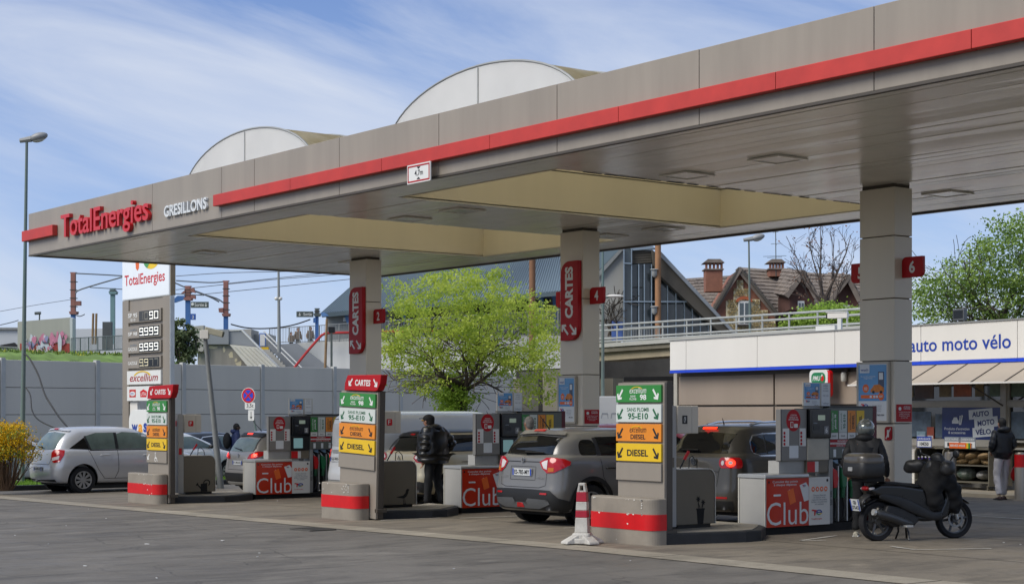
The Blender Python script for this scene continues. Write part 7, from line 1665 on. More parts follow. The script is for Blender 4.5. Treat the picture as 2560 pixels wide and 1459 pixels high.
for (x0, x1, xa, ya, yb, Y) in ((1968, 2040, 2008, 678, 732, 92), (2078, 2150, 2121, 688, 742, 92)):
    lslab('dormer_wall', [(x0+6, yb), (xa, ya+8), (x1-4, yb), (x1-4, yb+42), (x0+6, yb+42)], Y+.5, 4, dbr, t)
    tiled(at(x0-6, yb+6, Y), at(x0-32, yb+2, Y+5), at(xa-50, ya-8, Y+7), at(xa, ya-3, Y), 'dormer_roof', 7, 8, x0); tiled(at(x1+4, yb+8, Y), at(x1+2, yb+4, Y+5), at(xa+2, ya-4, Y+6), at(xa+.5, ya-3, Y), 'dormer_roof', 7, 8, x1)
    hwin(xa-13, xa+3, yb+20, yb+48, Y+.4, False)
for (x0, x1, y0, ym, yb, Y) in ((1764, 1807, 647, 672, 728, 95.5), (1924, 1960, 647, 671, 690, 101)):
    ch = lslab('chimney', [(x0, ym+2), (x1, ym+2), (x1-1, yb), (x0+1, yb)], Y, 1.1, brk, t); lslab('chimney_ledge', [(x0-3, ym-1), (x1+3, ym-1), (x1+3, ym+2), (x0-3, ym+2)], Y-.1, 1.3, tile, t)
    for k in range(5): xx = x0+(x1-x0-5)*k/4; lslab('chimney_post', [(xx, y0+9), (xx+5, y0+9), (xx+5, ym-1), (xx, ym-1)], Y-.02, .25, brk, t); lslab('chimney_post', [(xx, y0+9), (xx+5, y0+9), (xx+5, ym-1), (xx, ym-1)], Y+.85, .25, brk, t) if k in (0, 4) else None
    lslab('chimney_cap', [(x0-5, y0+9), (x0+6, y0), (x1-6, y0), (x1+5, y0+9)], Y-.15, 1.5, tile, t)
p = at(1940, 690, 101); t = thing('tv_aerial', 'tall television aerial mast above the far chimney of the brick house', 'aerial', tuple(p)); G().cyl(Vector((0, 0, 0)), at(1939, 577, 101)-p, .03, n=5).build('mast', signg, t)
for y, x0, x1 in ((580, 1932, 1946), (609, 1927, 1953), (640, 1908, 1966), (643, 1918, 1955)): G().tube([at(x0, y+1, 101)-p, at(x1, y-1, 101)-p], .018, 4).build('crossbar', signg, t)
# ---- vegetation behind the shop
p = at(2062, 800, 74); t = thing('bare_tree', 'nearly bare tree with a few reddish leaves above the shop', 'tree', tuple(p)); rnd = random.Random(44); g = G(); tips = []
g.tube([Vector((0, 0, -4.5)), Vector((-.1, 0, 0)), Vector((0, 0, 1.1))], [.2, .16, .13], 7)
for (x, y, r) in ((2020, 590, .07), (2051, 560, .08), (2085, 600, .07), (2128, 585, .08), (1975, 640, .06), (1965, 590, .05), (2110, 690, .05), (2000, 690, .06), (2135, 640, .05), (2040, 640, .06)):
    q = at(x, y, 74+rnd.uniform(-1, 1))-p; m1 = Vector((0, 0, rnd.uniform(-.2, 1.0))); m2 = m1.lerp(q, .5)+Vector((0, 0, -.25))+RIGHT*rnd.uniform(-.15, .15)
    pts = [m1, m1.lerp(m2, .5), m2, m2.lerp(q, .5)+RIGHT*rnd.uniform(-.08, .08), q]; g.tube(pts, [r, r*.8, r*.6, r*.35, .012], 5)
    for k in range(7): c_ = pts[rnd.randint(1, 3)].lerp(pts[rnd.choice((3, 4))], rnd.random()); branch(g, c_, (q-m2).normalized()+Vector((rnd.gauss(0, .5), rnd.gauss(0, .5), rnd.uniform(0, .5))), rnd.uniform(.4, .9), r*.3, rnd, 1, tips, .6, 0, .009)
g.build('trunk', M('grey_bark', '#4f4640', .9, var=.2), t, smooth=True); crown('sparse_leaves', M('reddish_leaf', '#7b5a49', .8, var=.3), [(c_, .12) for c_, d_ in tips[::5]], 4, .10, 1, t, 3)
bush('shrub', 'light green shrub over the shop roof beneath the bare tree', 'shrub', 2075, 800, 62, 1.35, .55, 120, 55, .11, leafmat('fresh_leaf', '#86a43c', '#9ab84c'), 51); bush('shrub', 'low green shrub at the left end of the greenery over the shop roof', 'shrub', 2000, 815, 62, .75, .28, 50, 45, .10, leafmat('fresh_leaf2', '#7f9a3a', '#94ae46'), 52)
t = thing('green_tree', 'big leafy green tree rising behind the right end of the shop', 'tree', tuple(at(2500, 1027, 60).xy)+(0,)); o0 = Vector(t.location); rnd = random.Random(77); g = G(); tips = []
g.tube([Vector((0, 0, 0)), Vector((0, 0, 3)), Vector((.1, 0, 5.5))], [.3, .24, .18], 8)
for k in range(12): a = k*2.4; branch(g, Vector((0, 0, rnd.uniform(2.5, 5))), Vector((math.cos(a), math.sin(a), rnd.uniform(.2, 1.5))), 2.0, .09, rnd, 3, tips, .6, 0, .012)
for (x, y) in ((2300, 690), (2330, 680), (2400, 630), (2440, 600), (2310, 730)):
    q = at(x, y, 60)-o0; m1 = Vector((0, 0, 4.0)); g.tube([m1, m1.lerp(q, .5)+Vector((0, 0, -.2)), q], [.07, .04, .012], 5)
g.build('trunk', bark, t, smooth=True); cs = []
for (x, y, rp) in ((2300, 780, 40), (2350, 760, 55), (2420, 770, 60), (2320, 710, 28), (2400, 710, 50), (2460, 690, 60), (2440, 630, 30), (2500, 620, 50), (2560, 600, 60), (2520, 760, 70), (2600, 720, 90), (2650, 620, 80), (2300, 740, 25), (2375, 670, 18), (2550, 570, 35), (2700, 760, 90), (2490, 560, 14), (2345, 690, 12)):
    for i in range(max(3, int(rp*rp/75))):
        a = rnd.uniform(0, 6.28); q = rp*math.sqrt(rnd.random()); cs.append((at(x+q*math.cos(a), y+q*math.sin(a), 60+rnd.uniform(-1.6, 1.6))-o0, rnd.uniform(.15, .32)))
crown('crown', leafmat('tree_leaf', '#7a9a40', '#9ab258'), cs[::2], 34, .115, 1.05, t, 8); crown('crown_inner', leafmat('tree_leaf_deep', '#5f7d38', '#7a9546'), cs[1::2], 34, .115, 1.05, t, 9)
# ================================================================ people, scooter, marker
def skin(name, V, E_, mat, parent, sub=2, root=0, post=None, smooth=True):
    me = bpy.data.meshes.new(name); me.from_pydata([v[0] for v in V], E_, []); o = bpy.data.objects.new(name, me); COL.objects.link(o)
    sk = o.modifiers.new('s', 'SKIN'); sk.use_smooth_shade = True; sv = me.skin_vertices[0].data
    for i, v in enumerate(V):
        r = v[1]; sv[i].radius = r if isinstance(r, tuple) else (r, r); sv[i].use_root = (i == root)
    sb = o.modifiers.new('b', 'SUBSURF'); sb.levels = sub; sb.render_levels = sub
    dg = bpy.context.evaluated_depsgraph_get(); dg.update(); m2 = bpy.data.meshes.new_from_object(o.evaluated_get(dg)); bpy.data.objects.remove(o); bpy.data.meshes.remove(me)
    if post:
        ns = [v.normal.copy() for v in m2.vertices]
        for v, n in zip(m2.vertices, ns): v.co = post(v.co, n)
    m2.materials.clear(); m2.materials.append(mat); m2.polygons.foreach_set('use_smooth', [True]*len(m2.polygons)); m2.polygons.foreach_set('material_index', [0]*len(m2.polygons)); m2.name = name
    ob = bpy.data.objects.new(name, m2); COL.objects.link(ob); ob.parent = parent; return ob
skinm = M('skin', '#a87a62', .55, var=.08, scale=20); skind = M('skin_dark', '#4a3328', .55, var=.08, scale=20)
def hand(parent, w_, d_, side, mat, curl=.5):
    """palm, four bent fingers of unequal length and a side thumb, hanging along d_"""
    d_ = d_.normalized(); s = d_.orthogonal().normalized(); n_ = d_.cross(s); V = [(w_, .022), (w_+d_*.05, (.036, .018)), (w_+d_*.085, (.036, .016))]; E_ = [(0, 1), (1, 2)]
    for k, L_ in enumerate((.062, .072, .068, .052)):
        b = w_+d_*.085+s*(-.027+.018*k); m = b+d_*L_*.55+n_*side*L_*.12; e_ = m+(d_*(1-curl)+n_*side*curl).normalized()*L_*.5
        o = len(V); V += [(b, .010), (m, .009), (e_, .007)]; E_ += [(2, o), (o, o+1), (o+1, o+2)]
    b = w_+d_*.03-s*.03; o = len(V); V += [(b, .012), (b+d_*.03-s*.022, .010), (b+d_*.055-s*.018, .008)]; E_ += [(1, o), (o, o+1), (o+1, o+2)]
    return skin('hand', V, E_, mat, parent, 1)
def person(label, loc, rz, h=1.76, jacket=None, trousers=None, skm=None, hair=None, shoes=None, pose=None, puffy=0, jl=.0, jr=1.0, hood=False, name='person', hands=True, group=None, headtilt=(0, 0), fat=1.0):
    t = thing(name, label, 'person', loc, rz, group); skm = skm or skinm; k = h/1.76; V3 = lambda x, y, z: Vector((x*k, y*k, z*k))
    P = dict(pel=(0, 0, .94), spi=(0, -.01, 1.12), che=(0, -.01, 1.32), nec=(0, 0, 1.47), hb=(0, .02, 1.55), ht=(0, .03, 1.66),
             sl=(-.17, 0, 1.42), el=(-.24, -.03, 1.14), wl=(-.24, .06, .90), sr=(.17, 0, 1.42), er=(.24, -.03, 1.14), wr=(.24, .06, .90),
             hl=(-.09, 0, .90), kl=(-.10, .02, .50), al=(-.10, -.02, .09), hr=(.09, 0, .90), kr=(.10, .02, .50), ar=(.10, -.02, .09))
    P.update(pose or {}); P = {a: V3(*b) for a, b in P.items()}; tx, ty = headtilt; P['hb'] += V3(tx*.4, ty*.4, 0); P['ht'] += V3(tx, ty, -abs(ty)*.4)
    names = list(P); ix = {a: i for i, a in enumerate(names)}
    rad = dict(pel=(.14, .10), spi=(.13, .09), che=(.15, .10), nec=.055, hb=(.072, .085), ht=(.070, .082), sl=.06, sr=.06, el=.042, er=.042, wl=.03, wr=.03, hl=.085, hr=.085, kl=.058, kr=.058, al=.04, ar=.04)
    E_ = [('pel', 'spi'), ('spi', 'che'), ('che', 'nec'), ('nec', 'hb'), ('hb', 'ht'), ('che', 'sl'), ('sl', 'el'), ('el', 'wl'), ('che', 'sr'), ('sr', 'er'), ('er', 'wr'), ('pel', 'hl'), ('hl', 'kl'), ('kl', 'al'), ('pel', 'hr'), ('hr', 'kr'), ('kr', 'ar')]
    sc = lambda r: tuple(q*k for q in r) if isinstance(r, tuple) else r*k
    skin('body', [(P[a], sc(rad[a])) for a in names], [(ix[a], ix[b]) for a, b in E_], skm, t, 2, ix['pel'])
    # face and ears
    hc = (P['hb']+P['ht'])/2+V3(0, 0, .01); f = Vector((0, 1, 0))
    G().ball(hc, .078*k, .098*k, .118*k, 16, 10).build('head', skm, t, smooth=True)
    G().prism(Plane(hc+V3(0, .085, -.02), (1, 0, 0), (0, 0, 1)), [(-.014, -.02), (.014, -.02), (.006, .035), (-.006, .035)], -.03, .0).build('nose', skm, t, bevel=.006)
    for s in (-1, 1):
        G().ball(hc+V3(s*.078, -.005, -.005), .014*k, .022*k, .032*k, 8, 6).build('ear', skm, t, smooth=True); G().ball(hc+V3(s*.03, .088, .012), .012*k, .008*k, .008*k, 8, 6).build('eye', ink, t, smooth=True)
    G().box(-.022*k+hc.x, hc.y+.085*k, hc.z-.058*k, .022*k+hc.x, hc.y+.092*k, hc.z-.050*k).build('mouth', M('lips', '#7c4a42', .6), t)
    if hair:
        G().ball(hc+V3(0, -.014, .022), .086*k, .102*k, .112*k, 16, 10).build('hair', hair, t, smooth=True)
        G().ball(hc+V3(0, -.045, -.03), .078*k, .065*k, .085*k, 12, 8).build('hair', hair, t, smooth=True)
    # trousers
    tr = lambda a, r: (P[a], r*k); V = [(P['pel']+V3(0, 0, .05), (.165*k*fat, .13*k*fat)), (P['pel']-V3(0, 0, .05), (.16*k*fat, .135*k*fat)), tr('hl', .108), (P['hl'].lerp(P['kl'], .5), .092*k), tr('kl', .078), (P['kl'].lerp(P['al'], .6), .068*k), (P['al'].lerp(P['kl'], .02)-V3(0, 0, .01), .068*k), tr('hr', .108), (P['hr'].lerp(P['kr'], .5), .092*k), tr('kr', .078), (P['kr'].lerp(P['ar'], .6), .068*k), (P['ar'].lerp(P['kr'], .02)-V3(0, 0, .01), .068*k)]
    rn = random.Random(int(h*1000)); ph = [rn.uniform(0, 6) for _ in range(4)]
    def wrinkle(c_, n): return c_+n*(.006*math.sin(c_.z*17+c_.x*40+ph[0])*math.sin(c_.y*25+ph[1]+c_.z*9)+.004*math.sin(c_.z*31+ph[2]+c_.x*55+c_.y*20))
    skin('trousers', V, [(0, 1), (1, 2), (2, 3), (3, 4), (4, 5), (5, 6), (1, 7), (7, 8), (8, 9), (9, 10), (10, 11)], trousers, t, 3, 0, wrinkle)
    # jacket
    w_ = 1+.22*puffy; hem = P['pel']+V3(0, 0, -.06-jl)
    V = [(hem, (.19*k*w_*fat, .15*k*w_*fat)), (P['pel']+V3(0, 0, .08), (.185*k*w_*fat, .15*k*w_*fat)), (P['spi'], (.185*k*w_*fat, .15*k*w_*fat)), (P['che'], (.19*k*w_*jr, .15*k*w_)), (P['nec']-V3(0, .0, .035), (.10*k, .10*k)), (P['nec']+V3(0, 0, .03), (.075*k, .08*k))]
    Ej = [(0, 1), (1, 2), (2, 3), (3, 4), (4, 5)]
    for s in 'lr':
        o = len(V); V += [(P['s'+s], .088*k*w_), (P['s'+s].lerp(P['e'+s], .5), .078*k*w_), (P['e'+s], .072*k*w_), (P['e'+s].lerp(P['w'+s], .55), .062*k*w_), (P['e'+s].lerp(P['w'+s], .97), .05*k*w_)]; Ej += [(3, o)]+[(o+i, o+i+1) for i in range(4)]
    bones = [(V[a][0], V[b][0]) for a, b in Ej if a != 3]
    def puff(c_, n):
        best = None
        for bi, (a, b) in enumerate(bones):
            ab = b-a; q = max(0, min(1, (c_-a).dot(ab)/max(ab.length_squared, 1e-6))); d = (c_-a-ab*q).length
            if best is None or d < best[0]: best = (d, q*ab.length, bi)
        arm = best[2] >= 4
        s_ = c_.z if not arm else (c_-P['sl' if c_.x < 0 else 'sr']).length
        if puffy: return wrinkle(c_, n)+n*(.030*(abs(math.sin(math.pi*(s_+.02*math.sin(c_.x*9))/.095))**.6-.6))*puffy
        return wrinkle(c_, n)+n*.004*math.sin(c_.z*50+c_.x*20)
    skin('jacket', V, Ej, jacket, t, 3, 2, puff)
    if hood:
        T = Matrix.Rotation(-.35, 3, 'X'); o = G().ball(P['nec']+V3(0, -.075, .015), .15*k, .105*k, .075*k, 16, 10, T).build('hood', jacket, t, smooth=True)
        G().lathe([(.10*k, -.05*k), (.105*k, .0), (.095*k, .045*k)], P['nec']+V3(0, .0, .02), n=18, sy=1.05).build('collar', jacket, t, smooth=True)
    if hands:
        for s, sd in (('l', 1), ('r', -1)): hand(t, P['w'+s], P['w'+s]-P['e'+s], sd, skm)
    for s in 'lr':
        a = P['a'+s]; z0 = a.z-.09*k
        g = G(); rings = [(-.075, .030, .055, .085), (-.05, .040, .075, .10), (0, .042, .08, .085), (.07, .045, .055, .06), (.14, .046, .035, .045), (.19, .030, .022, .03)]; n = 10; vs = []
        for (y, hw, zt, _) in rings:
            for i in range(n): an = 2*math.pi*i/n; vs.append((a.x+hw*k*math.cos(an), a.y+y*k, z0+max(.004, (zt*k)*(.5+.5*math.sin(an)))))
        g.add(vs, [(j*n+i, j*n+(i+1) % n, (j+1)*n+(i+1) % n, (j+1)*n+i) for j in range(len(rings)-1) for i in range(n)]+[tuple(range(n-1, -1, -1)), tuple(range((len(rings)-1)*n, len(rings)*n))]).build('shoe', shoes or black, t, smooth=True)
        G().box(a.x-.045*k, a.y-.075*k, z0-.0, a.x+.045*k, a.y+.185*k, z0+.022*k).build('sole', white if shoes is not None and shoes.name.startswith('trainer') else rubber, t, bevel=.008)
    return t, P, hc, k
def facing(fx, fy):
    d = RIGHT*fx+FWD*fy; return math.atan2(-d.x, d.y)
pufm = M('black_puffer_nylon', '#141415', .32, var=.3, scale=6, spec=.55); dkt = M('dark_navy_cloth', '#0e1014', .8, var=.3, scale=9); dnv = M('dark_softshell', '#0c0d10', .65, var=.25, scale=8)
# man in the puffer jacket, cap on, at the middle island
t, P, hc, k = person('man in a black puffer jacket and cap, back turned beside the beige crossover', (10.50, 4.30, gz(10.5)), facing(-.75, .62), 1.73, pufm, dkt, hair=M('dark_hair', '#17130f', .8), pose=dict(che=(0, .02, 1.32), nec=(0, .05, 1.47), hb=(0, .10, 1.545), ht=(0, .14, 1.65), wl=(-.22, .04, .88), er=(.40, -.10, 1.17), wr=(.24, .12, 1.00), kl=(-.11, .02, .5), ar=(.14, -.10, .09), al=(-.12, .04, .09)), puffy=1.5, jl=.04, hood=True, fat=1.22, jr=1.1); t.scale = (1.2, 1.2, 1.10)
G().ball(hc+Vector((0, -.005, .045)), .094, .108, .085, 16, 10).build('cap', blackm, t, smooth=True); G().prism(PT(hc.z+.045), [(-.065, hc.y+.07), (.065, hc.y+.07), (.055, hc.y+.17), (0, hc.y+.19), (-.055, hc.y+.17)], 0, .012).build('cap_brim', blackm, t)
for s in (-1, 1): G().box(hc.x+s*.035-.026, hc.y+.094, hc.z-.0, hc.x+s*.035+.026, hc.y+.102, hc.z+.03).build('glasses_lens', M('amber_lens', '#b98a2a', .2), t); G().box(hc.x+s*.08-.003, hc.y-.0, hc.z+.018, hc.x+s*.08+.003, hc.y+.1, hc.z+.028).build('glasses_arm', M('yellow_frame', '#c79a2e', .4), t)
# rider with helmet
t, P, hc, k = person('person in black with a grey helmet standing between pump 6 and the scooter', (21.76, 4.16, 0), facing(.30, .95), 1.74, dnv, dkt, shoes=M('trainer_cream', '#b9b4a4', .6, var=.15), pose=dict(che=(0, .03, 1.31), nec=(0, .09, 1.45), hb=(.0, .14, 1.52), ht=(0, .19, 1.61), sl=(-.20, .02, 1.40), sr=(.20, .02, 1.40), el=(-.29, 0, 1.13), wl=(-.26, .16, .93), er=(.29, .02, 1.12), wr=(.31, .12, .88), al=(-.13, 0, .09), ar=(.12, .03, .09)), puffy=.15, jl=.05, hood=True, fat=1.1)
T = Matrix.Rotation(-.35, 3, 'X'); hm = M('helmet_grey', '#6e7370', .12, metal=.3, var=.1, scale=3, coat=.8)
G().ball(hc+Vector((0, -.005, .03)), .135, .155, .145, 20, 14, T).build('helmet', hm, t, smooth=True)
G().prism(Plane(hc+Vector((0, 0, 0)), (1, 0, 0), (0, 0, 1)), [(-.10, -.05), (.10, -.05), (.11, .06), (-.11, .06)], -.165, -.12).build('helmet_visor', screen, t, bevel=.02)
for a in (-.5, .5): G().tube([hc+Vector((.137*math.sin(a), -.155*math.cos(a)*.9, .02)), hc+Vector((.12*math.sin(a), -.11, .12)), hc+Vector((.06*a, .0, .178))], .008, 5).build('helmet_stripe', silver, t)
G().tube([hc+Vector((-.06, -.115, .115)), hc+Vector((.06, -.115, .115))], .012, 6).build('helmet_vent', silver, t)
# man walking towards the shop
jm = M('dark_blue_padded', '#16191f', .5, var=.2, scale=7); wt_ = M('white_trousers', '#b9b5b6', .8, var=.06, scale=5)
t, P, hc, k = person('man in a dark padded jacket and white trousers in front of the shop', (16.3, 15.05, gz(16.3)), facing(-.25, .97), 1.77, jm, wt_, hair=M('black_hair', '#0e0c0b', .7), shoes=M('brown_shoe', '#3c2620', .5), pose=dict(el=(-.27, -.04, 1.15), wl=(-.16, .16, 1.02), er=(.27, -.04, 1.15), wr=(.16, .16, 1.02), al=(-.14, -.12, .10), kl=(-.12, .02, .5), ar=(.10, .12, .09), kr=(.11, .08, .5)), puffy=.35, jl=.06, hood=True, fat=1.08)
o = G().ball((0, 0, 0), .09, .03, .16, 10, 6)
for i, v in enumerate(o.v): o.v[i] = (v[0]*(1.2-v[2]*2.5), v[1], v[2])
ob = o.build('red_bag', redb, None, smooth=True); ob.location = Vector((16.42, 15.32, .52)); tag(ob, 'small red bag hanging in front of the man in white trousers', 'bag')
# grey haired man behind the grey SUV, backpack man, platform people
t, P, hc, k = person('grey haired man in an olive jacket, only his head showing behind the grey SUV', tuple(at(1324, 1100, 30.9).xy)+(-.06,), facing(-.5, .8), 1.83, M('olive_jacket', '#3c3d33', .8, var=.2), dkt, hair=M('grey_hair', '#77736e', .85, var=.3, scale=30), hands=True)
t, P, hc, k = person('person with a blue hooded coat and black backpack walking along the grey wall', tuple(at(590, 1150, 50).xy)+(-.2,), facing(.9, .35), 1.70, M('blue_coat', '#1d2c55', .7, var=.2), dkt, skm=skind, hair=M('black_hair2', '#12100f', .8), hood=True, fat=1.15, puffy=.2)
G().ball(P['spi']+Vector((0, -.26, .08)), .17, .13, .25, 12, 8).build('backpack', blackm, t, smooth=True)
for x, Y, s in ((728, 93.2, 1.2), (745, 93.4, 1.45), (776, 93.6, 1.5)):
    zf = at(x, 862, Y).z-.45
    person({728: 'small seated looking figure behind the platform railing, leftmost of three', 745: 'middle one of three small figures behind the platform railing', 776: 'rightmost of three small figures behind the platform railing'}[x], tuple(at(x, 860, Y).xy)+(zf,), facing(.5, -.8), s, M('tan_coat_%d' % x, '#7d6a58', .8), dkt, hair=M('brown_hair', '#3a2a20', .8), hands=False)
# ---------------------------------------------------------------- scooter
sc_ = thing('motor_scooter', 'black maxi scooter with top box, hand muffs and a draped apron, right of pump 6', 'scooter', (22.40, 3.66, 0), R(-15))
sb_ = M('scooter_black', '#0e0f11', .28, var=.25, scale=5, coat=.4); sg_ = M('scooter_matt', '#1f2022', .5, var=.25, scale=6); cl = M('apron_cloth', '#090a0d', .85, var=.3, scale=8)
def swheel(c_, r, ax=(1, 0, 0), steer=0):
    w_ = thing('wheel', '', '', c_, steer); w_.parent = sc_
    for q in ('label', 'category'): del w_[q]
    G().lathe([(r*.74, -.05), (r*.93, -.06), (r, -.025), (r, .025), (r*.93, .06), (r*.74, .05)], ax=(1, 0, 0), n=36, ring=True).build('tyre', rubber, w_, smooth=True)
    g = G(); g.lathe([(r*.76, -.035), (r*.76, .035), (r*.68, .03), (r*.68, -.03)], ax=(1, 0, 0), n=32, ring=True); g.cyl((-.05, 0, 0), (.05, 0, 0), .045, n=12); g.build('rim', M('scooter_rim', '#4a4b4c', .4, metal=.3), w_, smooth=True)
    g = G()
    for q in range(6): a = q*math.pi/3; g.tube([(0, .03*math.cos(a), .03*math.sin(a)), (.015, r*.7*math.cos(a+.12), r*.7*math.sin(a+.12))], [.024, .017], 5)
    g.build('spokes', MATS['scooter_rim'], w_, smooth=True)
    if steer: G().lathe([(.09, -.004), (.12, -.004), (.12, .004), (.09, .004)], (.055, 0, 0), (1, 0, 0), 20, ring=True).build('brake_disc', greyst, w_)
swheel((0, 0, .285), .285); swheel((0, 1.34, .285), .285, steer=R(-9))
def blob(name, V, E_, mat, sub=2, noise=0, root=0):
    rn = random.Random(len(V)); p_ = rn.random()*6
    return skin(name, V, E_, mat, sc_, sub, root, (lambda c_, n: c_+n*noise*math.sin(c_.x*21+c_.z*33+p_)*math.sin(c_.y*27+p_)) if noise else None)
ch = lambda n: [(i, i+1) for i in range(n-1)]
G().prism(PR(0), [(-.20, .74), (-.02, .81), (.30, .80), (.72, .74), (.80, .55), (1.02, .36), (.96, .27), (.62, .33), (.48, .48), (.14, .60), (-.12, .66)], -.15, .15).build('tail_body', sb_, sc_, bevel=.04, seg=3)
G().prism(PR(0), [(1.0, .28), (1.12, .33), (1.23, .60), (1.21, .90), (1.06, 1.08), (.98, 1.05), (1.06, .85), (1.08, .6), (.95, .36)], -.17, .17).build('front_fairing', sb_, sc_, bevel=.04, seg=3)
G().prism(PR(0), [(.02, .30), (.10, .52), (.50, .46), (.66, .30), (.55, .20), (.2, .20)], -.08, .14).build('engine_block', sg_, sc_, bevel=.03)
blob('seat', [(Vector((0, .02, .81)), (.11, .03)), (Vector((0, .25, .82)), (.14, .035)), (Vector((0, .42, .79)), (.15, .04)), (Vector((0, .72, .77)), (.13, .04))], ch(4), sg_)
blob('grab_rail', [(Vector((0, -.20, .83)), (.10, .012)), (Vector((0, -.02, .86)), (.12, .014)), (Vector((0, .12, .84)), (.11, .012))], ch(3), sb_)
for s in (-1, 1):
    blob('side_panel', [(Vector((s*.13, -.05, .66)), (.02, .05)), (Vector((s*.15, .25, .58)), (.02, .08)), (Vector((s*.16, .55, .46)), (.02, .09)), (Vector((s*.17, .85, .34)), (.025, .07)), (Vector((s*.16, 1.02, .36)), (.025, .08))], ch(5), sg_)
blob('footboard', [(Vector((0, .55, .34)), (.17, .06)), (Vector((0, .85, .29)), (.18, .04)), (Vector((0, 1.08, .38)), (.17, .06))], ch(3), sg_)
blob('leg_shield', [(Vector((0, 1.06, .36)), (.17, .07)), (Vector((0, 1.12, .6)), (.20, .05)), (Vector((0, 1.10, .85)), (.19, .06)), (Vector((0, 1.03, 1.02)), (.14, .07))], ch(4), sb_)
blob('engine', [(Vector((.03, .05, .30)), (.10, .08)), (Vector((.04, .35, .34)), (.12, .11)), (Vector((.0, .60, .36)), (.11, .10))], ch(3), sg_)
blob('exhaust', [(Vector((.20, -.16, .42)), (.055, .06)), (Vector((.20, .06, .36)), (.065, .07)), (Vector((.19, .34, .27)), (.06, .06)), (Vector((.14, .52, .24)), (.03, .03))], ch(4), M('exhaust_dull', '#47494b', .4, metal=.5, var=.2))
G().cyl((.20, -.20, .43), (.20, -.165, .423), .045, .05, 14).build('exhaust_tip', silver, sc_); G().box(.10, .30, .20, .30, .42, .235).build('passenger_peg', silver, sc_, bevel=.01)
blob('rear_fender', [(Vector((0, -.30, .42)), (.08, .02)), (Vector((0, -.28, .58)), (.09, .025)), (Vector((0, -.12, .68)), (.10, .03))], ch(3), sg_); blob('hugger', [(Vector((0, -.22, .52)), (.07, .015)), (Vector((0, .0, .61)), (.07, .015)), (Vector((0, .25, .55)), (.07, .015))], ch(3), sg_)
blob('front_fender', [(Vector((0, 1.60, .50)), (.06, .015)), (Vector((0, 1.42, .60)), (.075, .018)), (Vector((0, 1.18, .54)), (.07, .018)), (Vector((0, 1.06, .40)), (.06, .015))], ch(4), sb_)
for s in (-1, 1): G().tube([(s*.085, 1.34, .285), (s*.085, 1.22, .62), (s*.06, 1.12, .9)], [.022, .024, .02], 8).build('fork_leg', silver if s > 0 else black, sc_, smooth=True)
G().prism(Plane((0, -.34, .44), (1, 0, 0), (0, -.25, 1)), rrect(-.105, 0, .105, .17, .01), -.006, .004).build('number_plate', platew, sc_)
npl = Plane((0, -.34, .44), (1, 0, 0), (0, -.25, 1)); sp_ = sc_.children[-1]
for s in (-1, 1): shape(rrect(s*.105-(.02 if s > 0 else 0), .003, s*.105+(.02 if s < 0 else 0), .167, 0), blue_ink, sc_, npl, 'blue_band', d=.005)
text('GB', ink, sc_, npl, (-.035, .095, .035, .15), d=.006, bold=.03); text('373-KS', ink, sc_, npl, (-.078, .02, .078, .075), d=.006, bold=.03)
G().ball((0, -.19, .755), .085, .04, .035, 14, 8).build('tail_lamp', lampr, sc_, smooth=True)
for s in (-1, 1): G().ball((s*.10, -.14, .75), .04, .06, .028, 10, 6).build('indicator', lampw, sc_, smooth=True)
# top box
def sball(c, rx, ry, z0, z1, e=.55, n=28, m=12):
    g = G(); vs = []; pw = lambda v: math.copysign(abs(v)**e, v)
    for j in range(m+1):
        t_ = -math.pi/2+math.pi*j/m; cz = max(.02, math.cos(t_))**e; sz = pw(math.sin(t_))
        for i in range(n): a = 2*math.pi*i/n; vs.append((c[0]+rx*cz*pw(math.cos(a)), c[1]+ry*cz*pw(math.sin(a)), (z0+z1)/2+(z1-z0)/2*sz))
    return g.add(vs, [(j*n+i, j*n+(i+1) % n, (j+1)*n+(i+1) % n, (j+1)*n+i) for j in range(m) for i in range(n)]+[tuple(range(n-1, -1, -1)), tuple(range(m*n, m*n+n))])
tb = sball((0, -.22), .28, .22, .90, 1.17, .42).build('top_box', sg_, sc_, smooth=True)
sball((0, -.22), .276, .216, 1.02, 1.26, .5).build('box_lid', M('box_lid_highlight', '#4a4640', .3, coat=.4), tb, smooth=True)  # lid colour lightened to carry the grey highlights on top of the box
G().box(-.05, -.455, 1.0, .05, -.43, 1.06).build('box_lock', silver, tb, bevel=.008); G().box(-.2, -.30, .85, .2, 0, .93).build('box_carrier', blackm, sc_, bevel=.01); G().box(-.2, -.455, 1.02, .2, -.43, 1.05).build('box_reflector', lampr, tb) if False else None
# handlebar, muffs, mirrors, windscreen stub
G().tube([(-.40, .98, 1.02), (-.2, 1.04, 1.04), (0, 1.06, 1.02), (.2, 1.04, 1.04), (.40, .98, 1.02)], .018, 8).build('handlebar', black, sc_, smooth=True)
for s in (-1, 1):
    blob('hand_muff', [(Vector((s*.22, 1.06, 1.04)), (.10, .10)), (Vector((s*.36, .98, 1.05)), (.13, .12)), (Vector((s*.52, .82, 1.02)), (.10, .11))], ch(3), sg_, 3, .008)
    G().tube([(s*.20, 1.08, 1.08), (s*.30, 1.10, 1.20), (s*.40, 1.06, 1.23)], .009, 6).build('mirror_stem', black, sc_, smooth=True)
    T = Matrix.Rotation(R(8*s), 3, 'Z'); G().ball((s*.43, 1.05, 1.24), .065, .018, .06, 16, 10, T).build('mirror', black, sc_, smooth=True)
blob('instrument_cover', [(Vector((0, 1.10, 1.02)), (.15, .11)), (Vector((0, 1.06, 1.16)), (.14, .09)), (Vector((0, 1.02, 1.25)), (.10, .06))], ch(3), sg_, 3)
G().ball((0, .93, 1.02), .09, .06, .13, 14, 8).build('apron_pocket', M('pocket_grey', '#202327', .5), sc_, smooth=True)
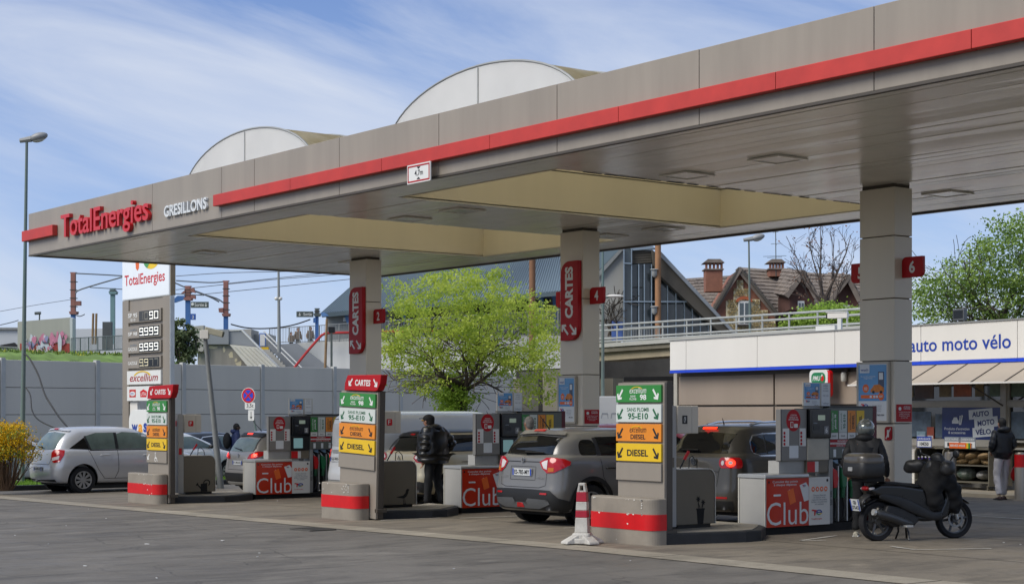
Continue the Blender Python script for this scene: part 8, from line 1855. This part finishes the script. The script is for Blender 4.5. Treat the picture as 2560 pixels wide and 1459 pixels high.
# draped apron
blob('lap_apron', [(Vector((0, 1.05, 1.08)), (.24, .14)), (Vector((0, .96, .92)), (.28, .17)), (Vector((0, .88, .72)), (.28, .19)), (Vector((.05, .90, .52)), (.25, .18)), (Vector((.07, .94, .38)), (.20, .13)), (Vector((.12, 1.16, .82)), (.15, .17)), (Vector((.13, 1.24, .58)), (.12, .16)), (Vector((.12, 1.25, .36)), (.07, .12))], [(0, 1), (1, 2), (2, 3), (3, 4), (1, 5), (5, 6), (6, 7)], cl, 3, .022, 1)
for s in (-1, 1): G().tube([(s*.08, .42, .26), (s*.12, .46, .12), (s*.16, .44, .01)], .014, 6).build('centre_stand', black, sc_)
G().tube([(-.08, .55, .28), (-.2, .66, .01)], .013, 6).build('side_stand', black, sc_)
# ---------------------------------------------------------------- striped marker
t = thing('striped_marker', 'red and white striped lane marker on a battered white foot by the right block', 'marker', (20.24, .0, .012), R(38))
mw = M('marker_white', '#c3c0b8', .6, var=.15, scale=6, bump=.3, bscale=25, col2='#a3a09a'); mr = M('marker_red', '#9c1029', .45, var=.12, scale=6)
def frust(z0, z1, w0, w1, name, mat, par=t):
    g = G(); P = [(s*w, q*w, z) for w, z in ((w0, z0), (w1, z1)) for s, q in ((-1, -1), (1, -1), (1, 1), (-1, 1))]
    return g.add(P, [(3, 2, 1, 0), (4, 5, 6, 7), (0, 1, 5, 4), (1, 2, 6, 5), (2, 3, 7, 6), (3, 0, 4, 7)]).build(name, mat, par, bevel=.008)
WZ = lambda z: .092-(.024*(z-.15)/.57)
for z0, z1, m, n_ in ((.15, .36, mw, 'white_section'), (.361, .46, mr, 'red_band'), (.461, .58, mw, 'white_section'), (.581, .715, mr, 'red_band')): frust(z0, z1, WZ(z0), WZ(z1), n_, m)
for s in (-1, 1): g = G(); g.prism(PF(-.06), [(s*.066, .716), (s*.03, .716), (s*.022, .80), (s*.045, .82)], -.12, 0); g.build('handle_side', mw, t, bevel=.006)
G().box(-.047, -.058, .80, .047, .058, .84).build('handle_top', mw, t, bevel=.012); G().box(-.028, -.058, .717, .028, .058, .735).build('handle_base', mw, t)
G().prism(PT(0), rrect(-.13, -.13, .13, .13, .05, 3), .02, .15).build('foot_core', mw, t, bevel=.03)
for a in range(0, 360, 90):
    T = Matrix.Rotation(R(a+45), 4, 'Z'); g = G(); g.add([(-.07, .08, .14), (.07, .08, .14), (-.085, .30, .035), (.085, .30, .035), (-.09, .08, .0), (.09, .08, 0), (-.085, .31, .0), (.085, .31, 0)], [(0, 1, 3, 2), (2, 3, 7, 6), (0, 2, 6, 4), (1, 5, 7, 3), (4, 6, 7, 5), (0, 4, 5, 1)])
    g.build('foot_leg', mw, t, bevel=.012, T=T)
    T = Matrix.Rotation(R(a), 4, 'Z'); G().box(-.10, .13, 0, .10, .19, .075).build('foot_bar', mw, t, bevel=.015, T=T)
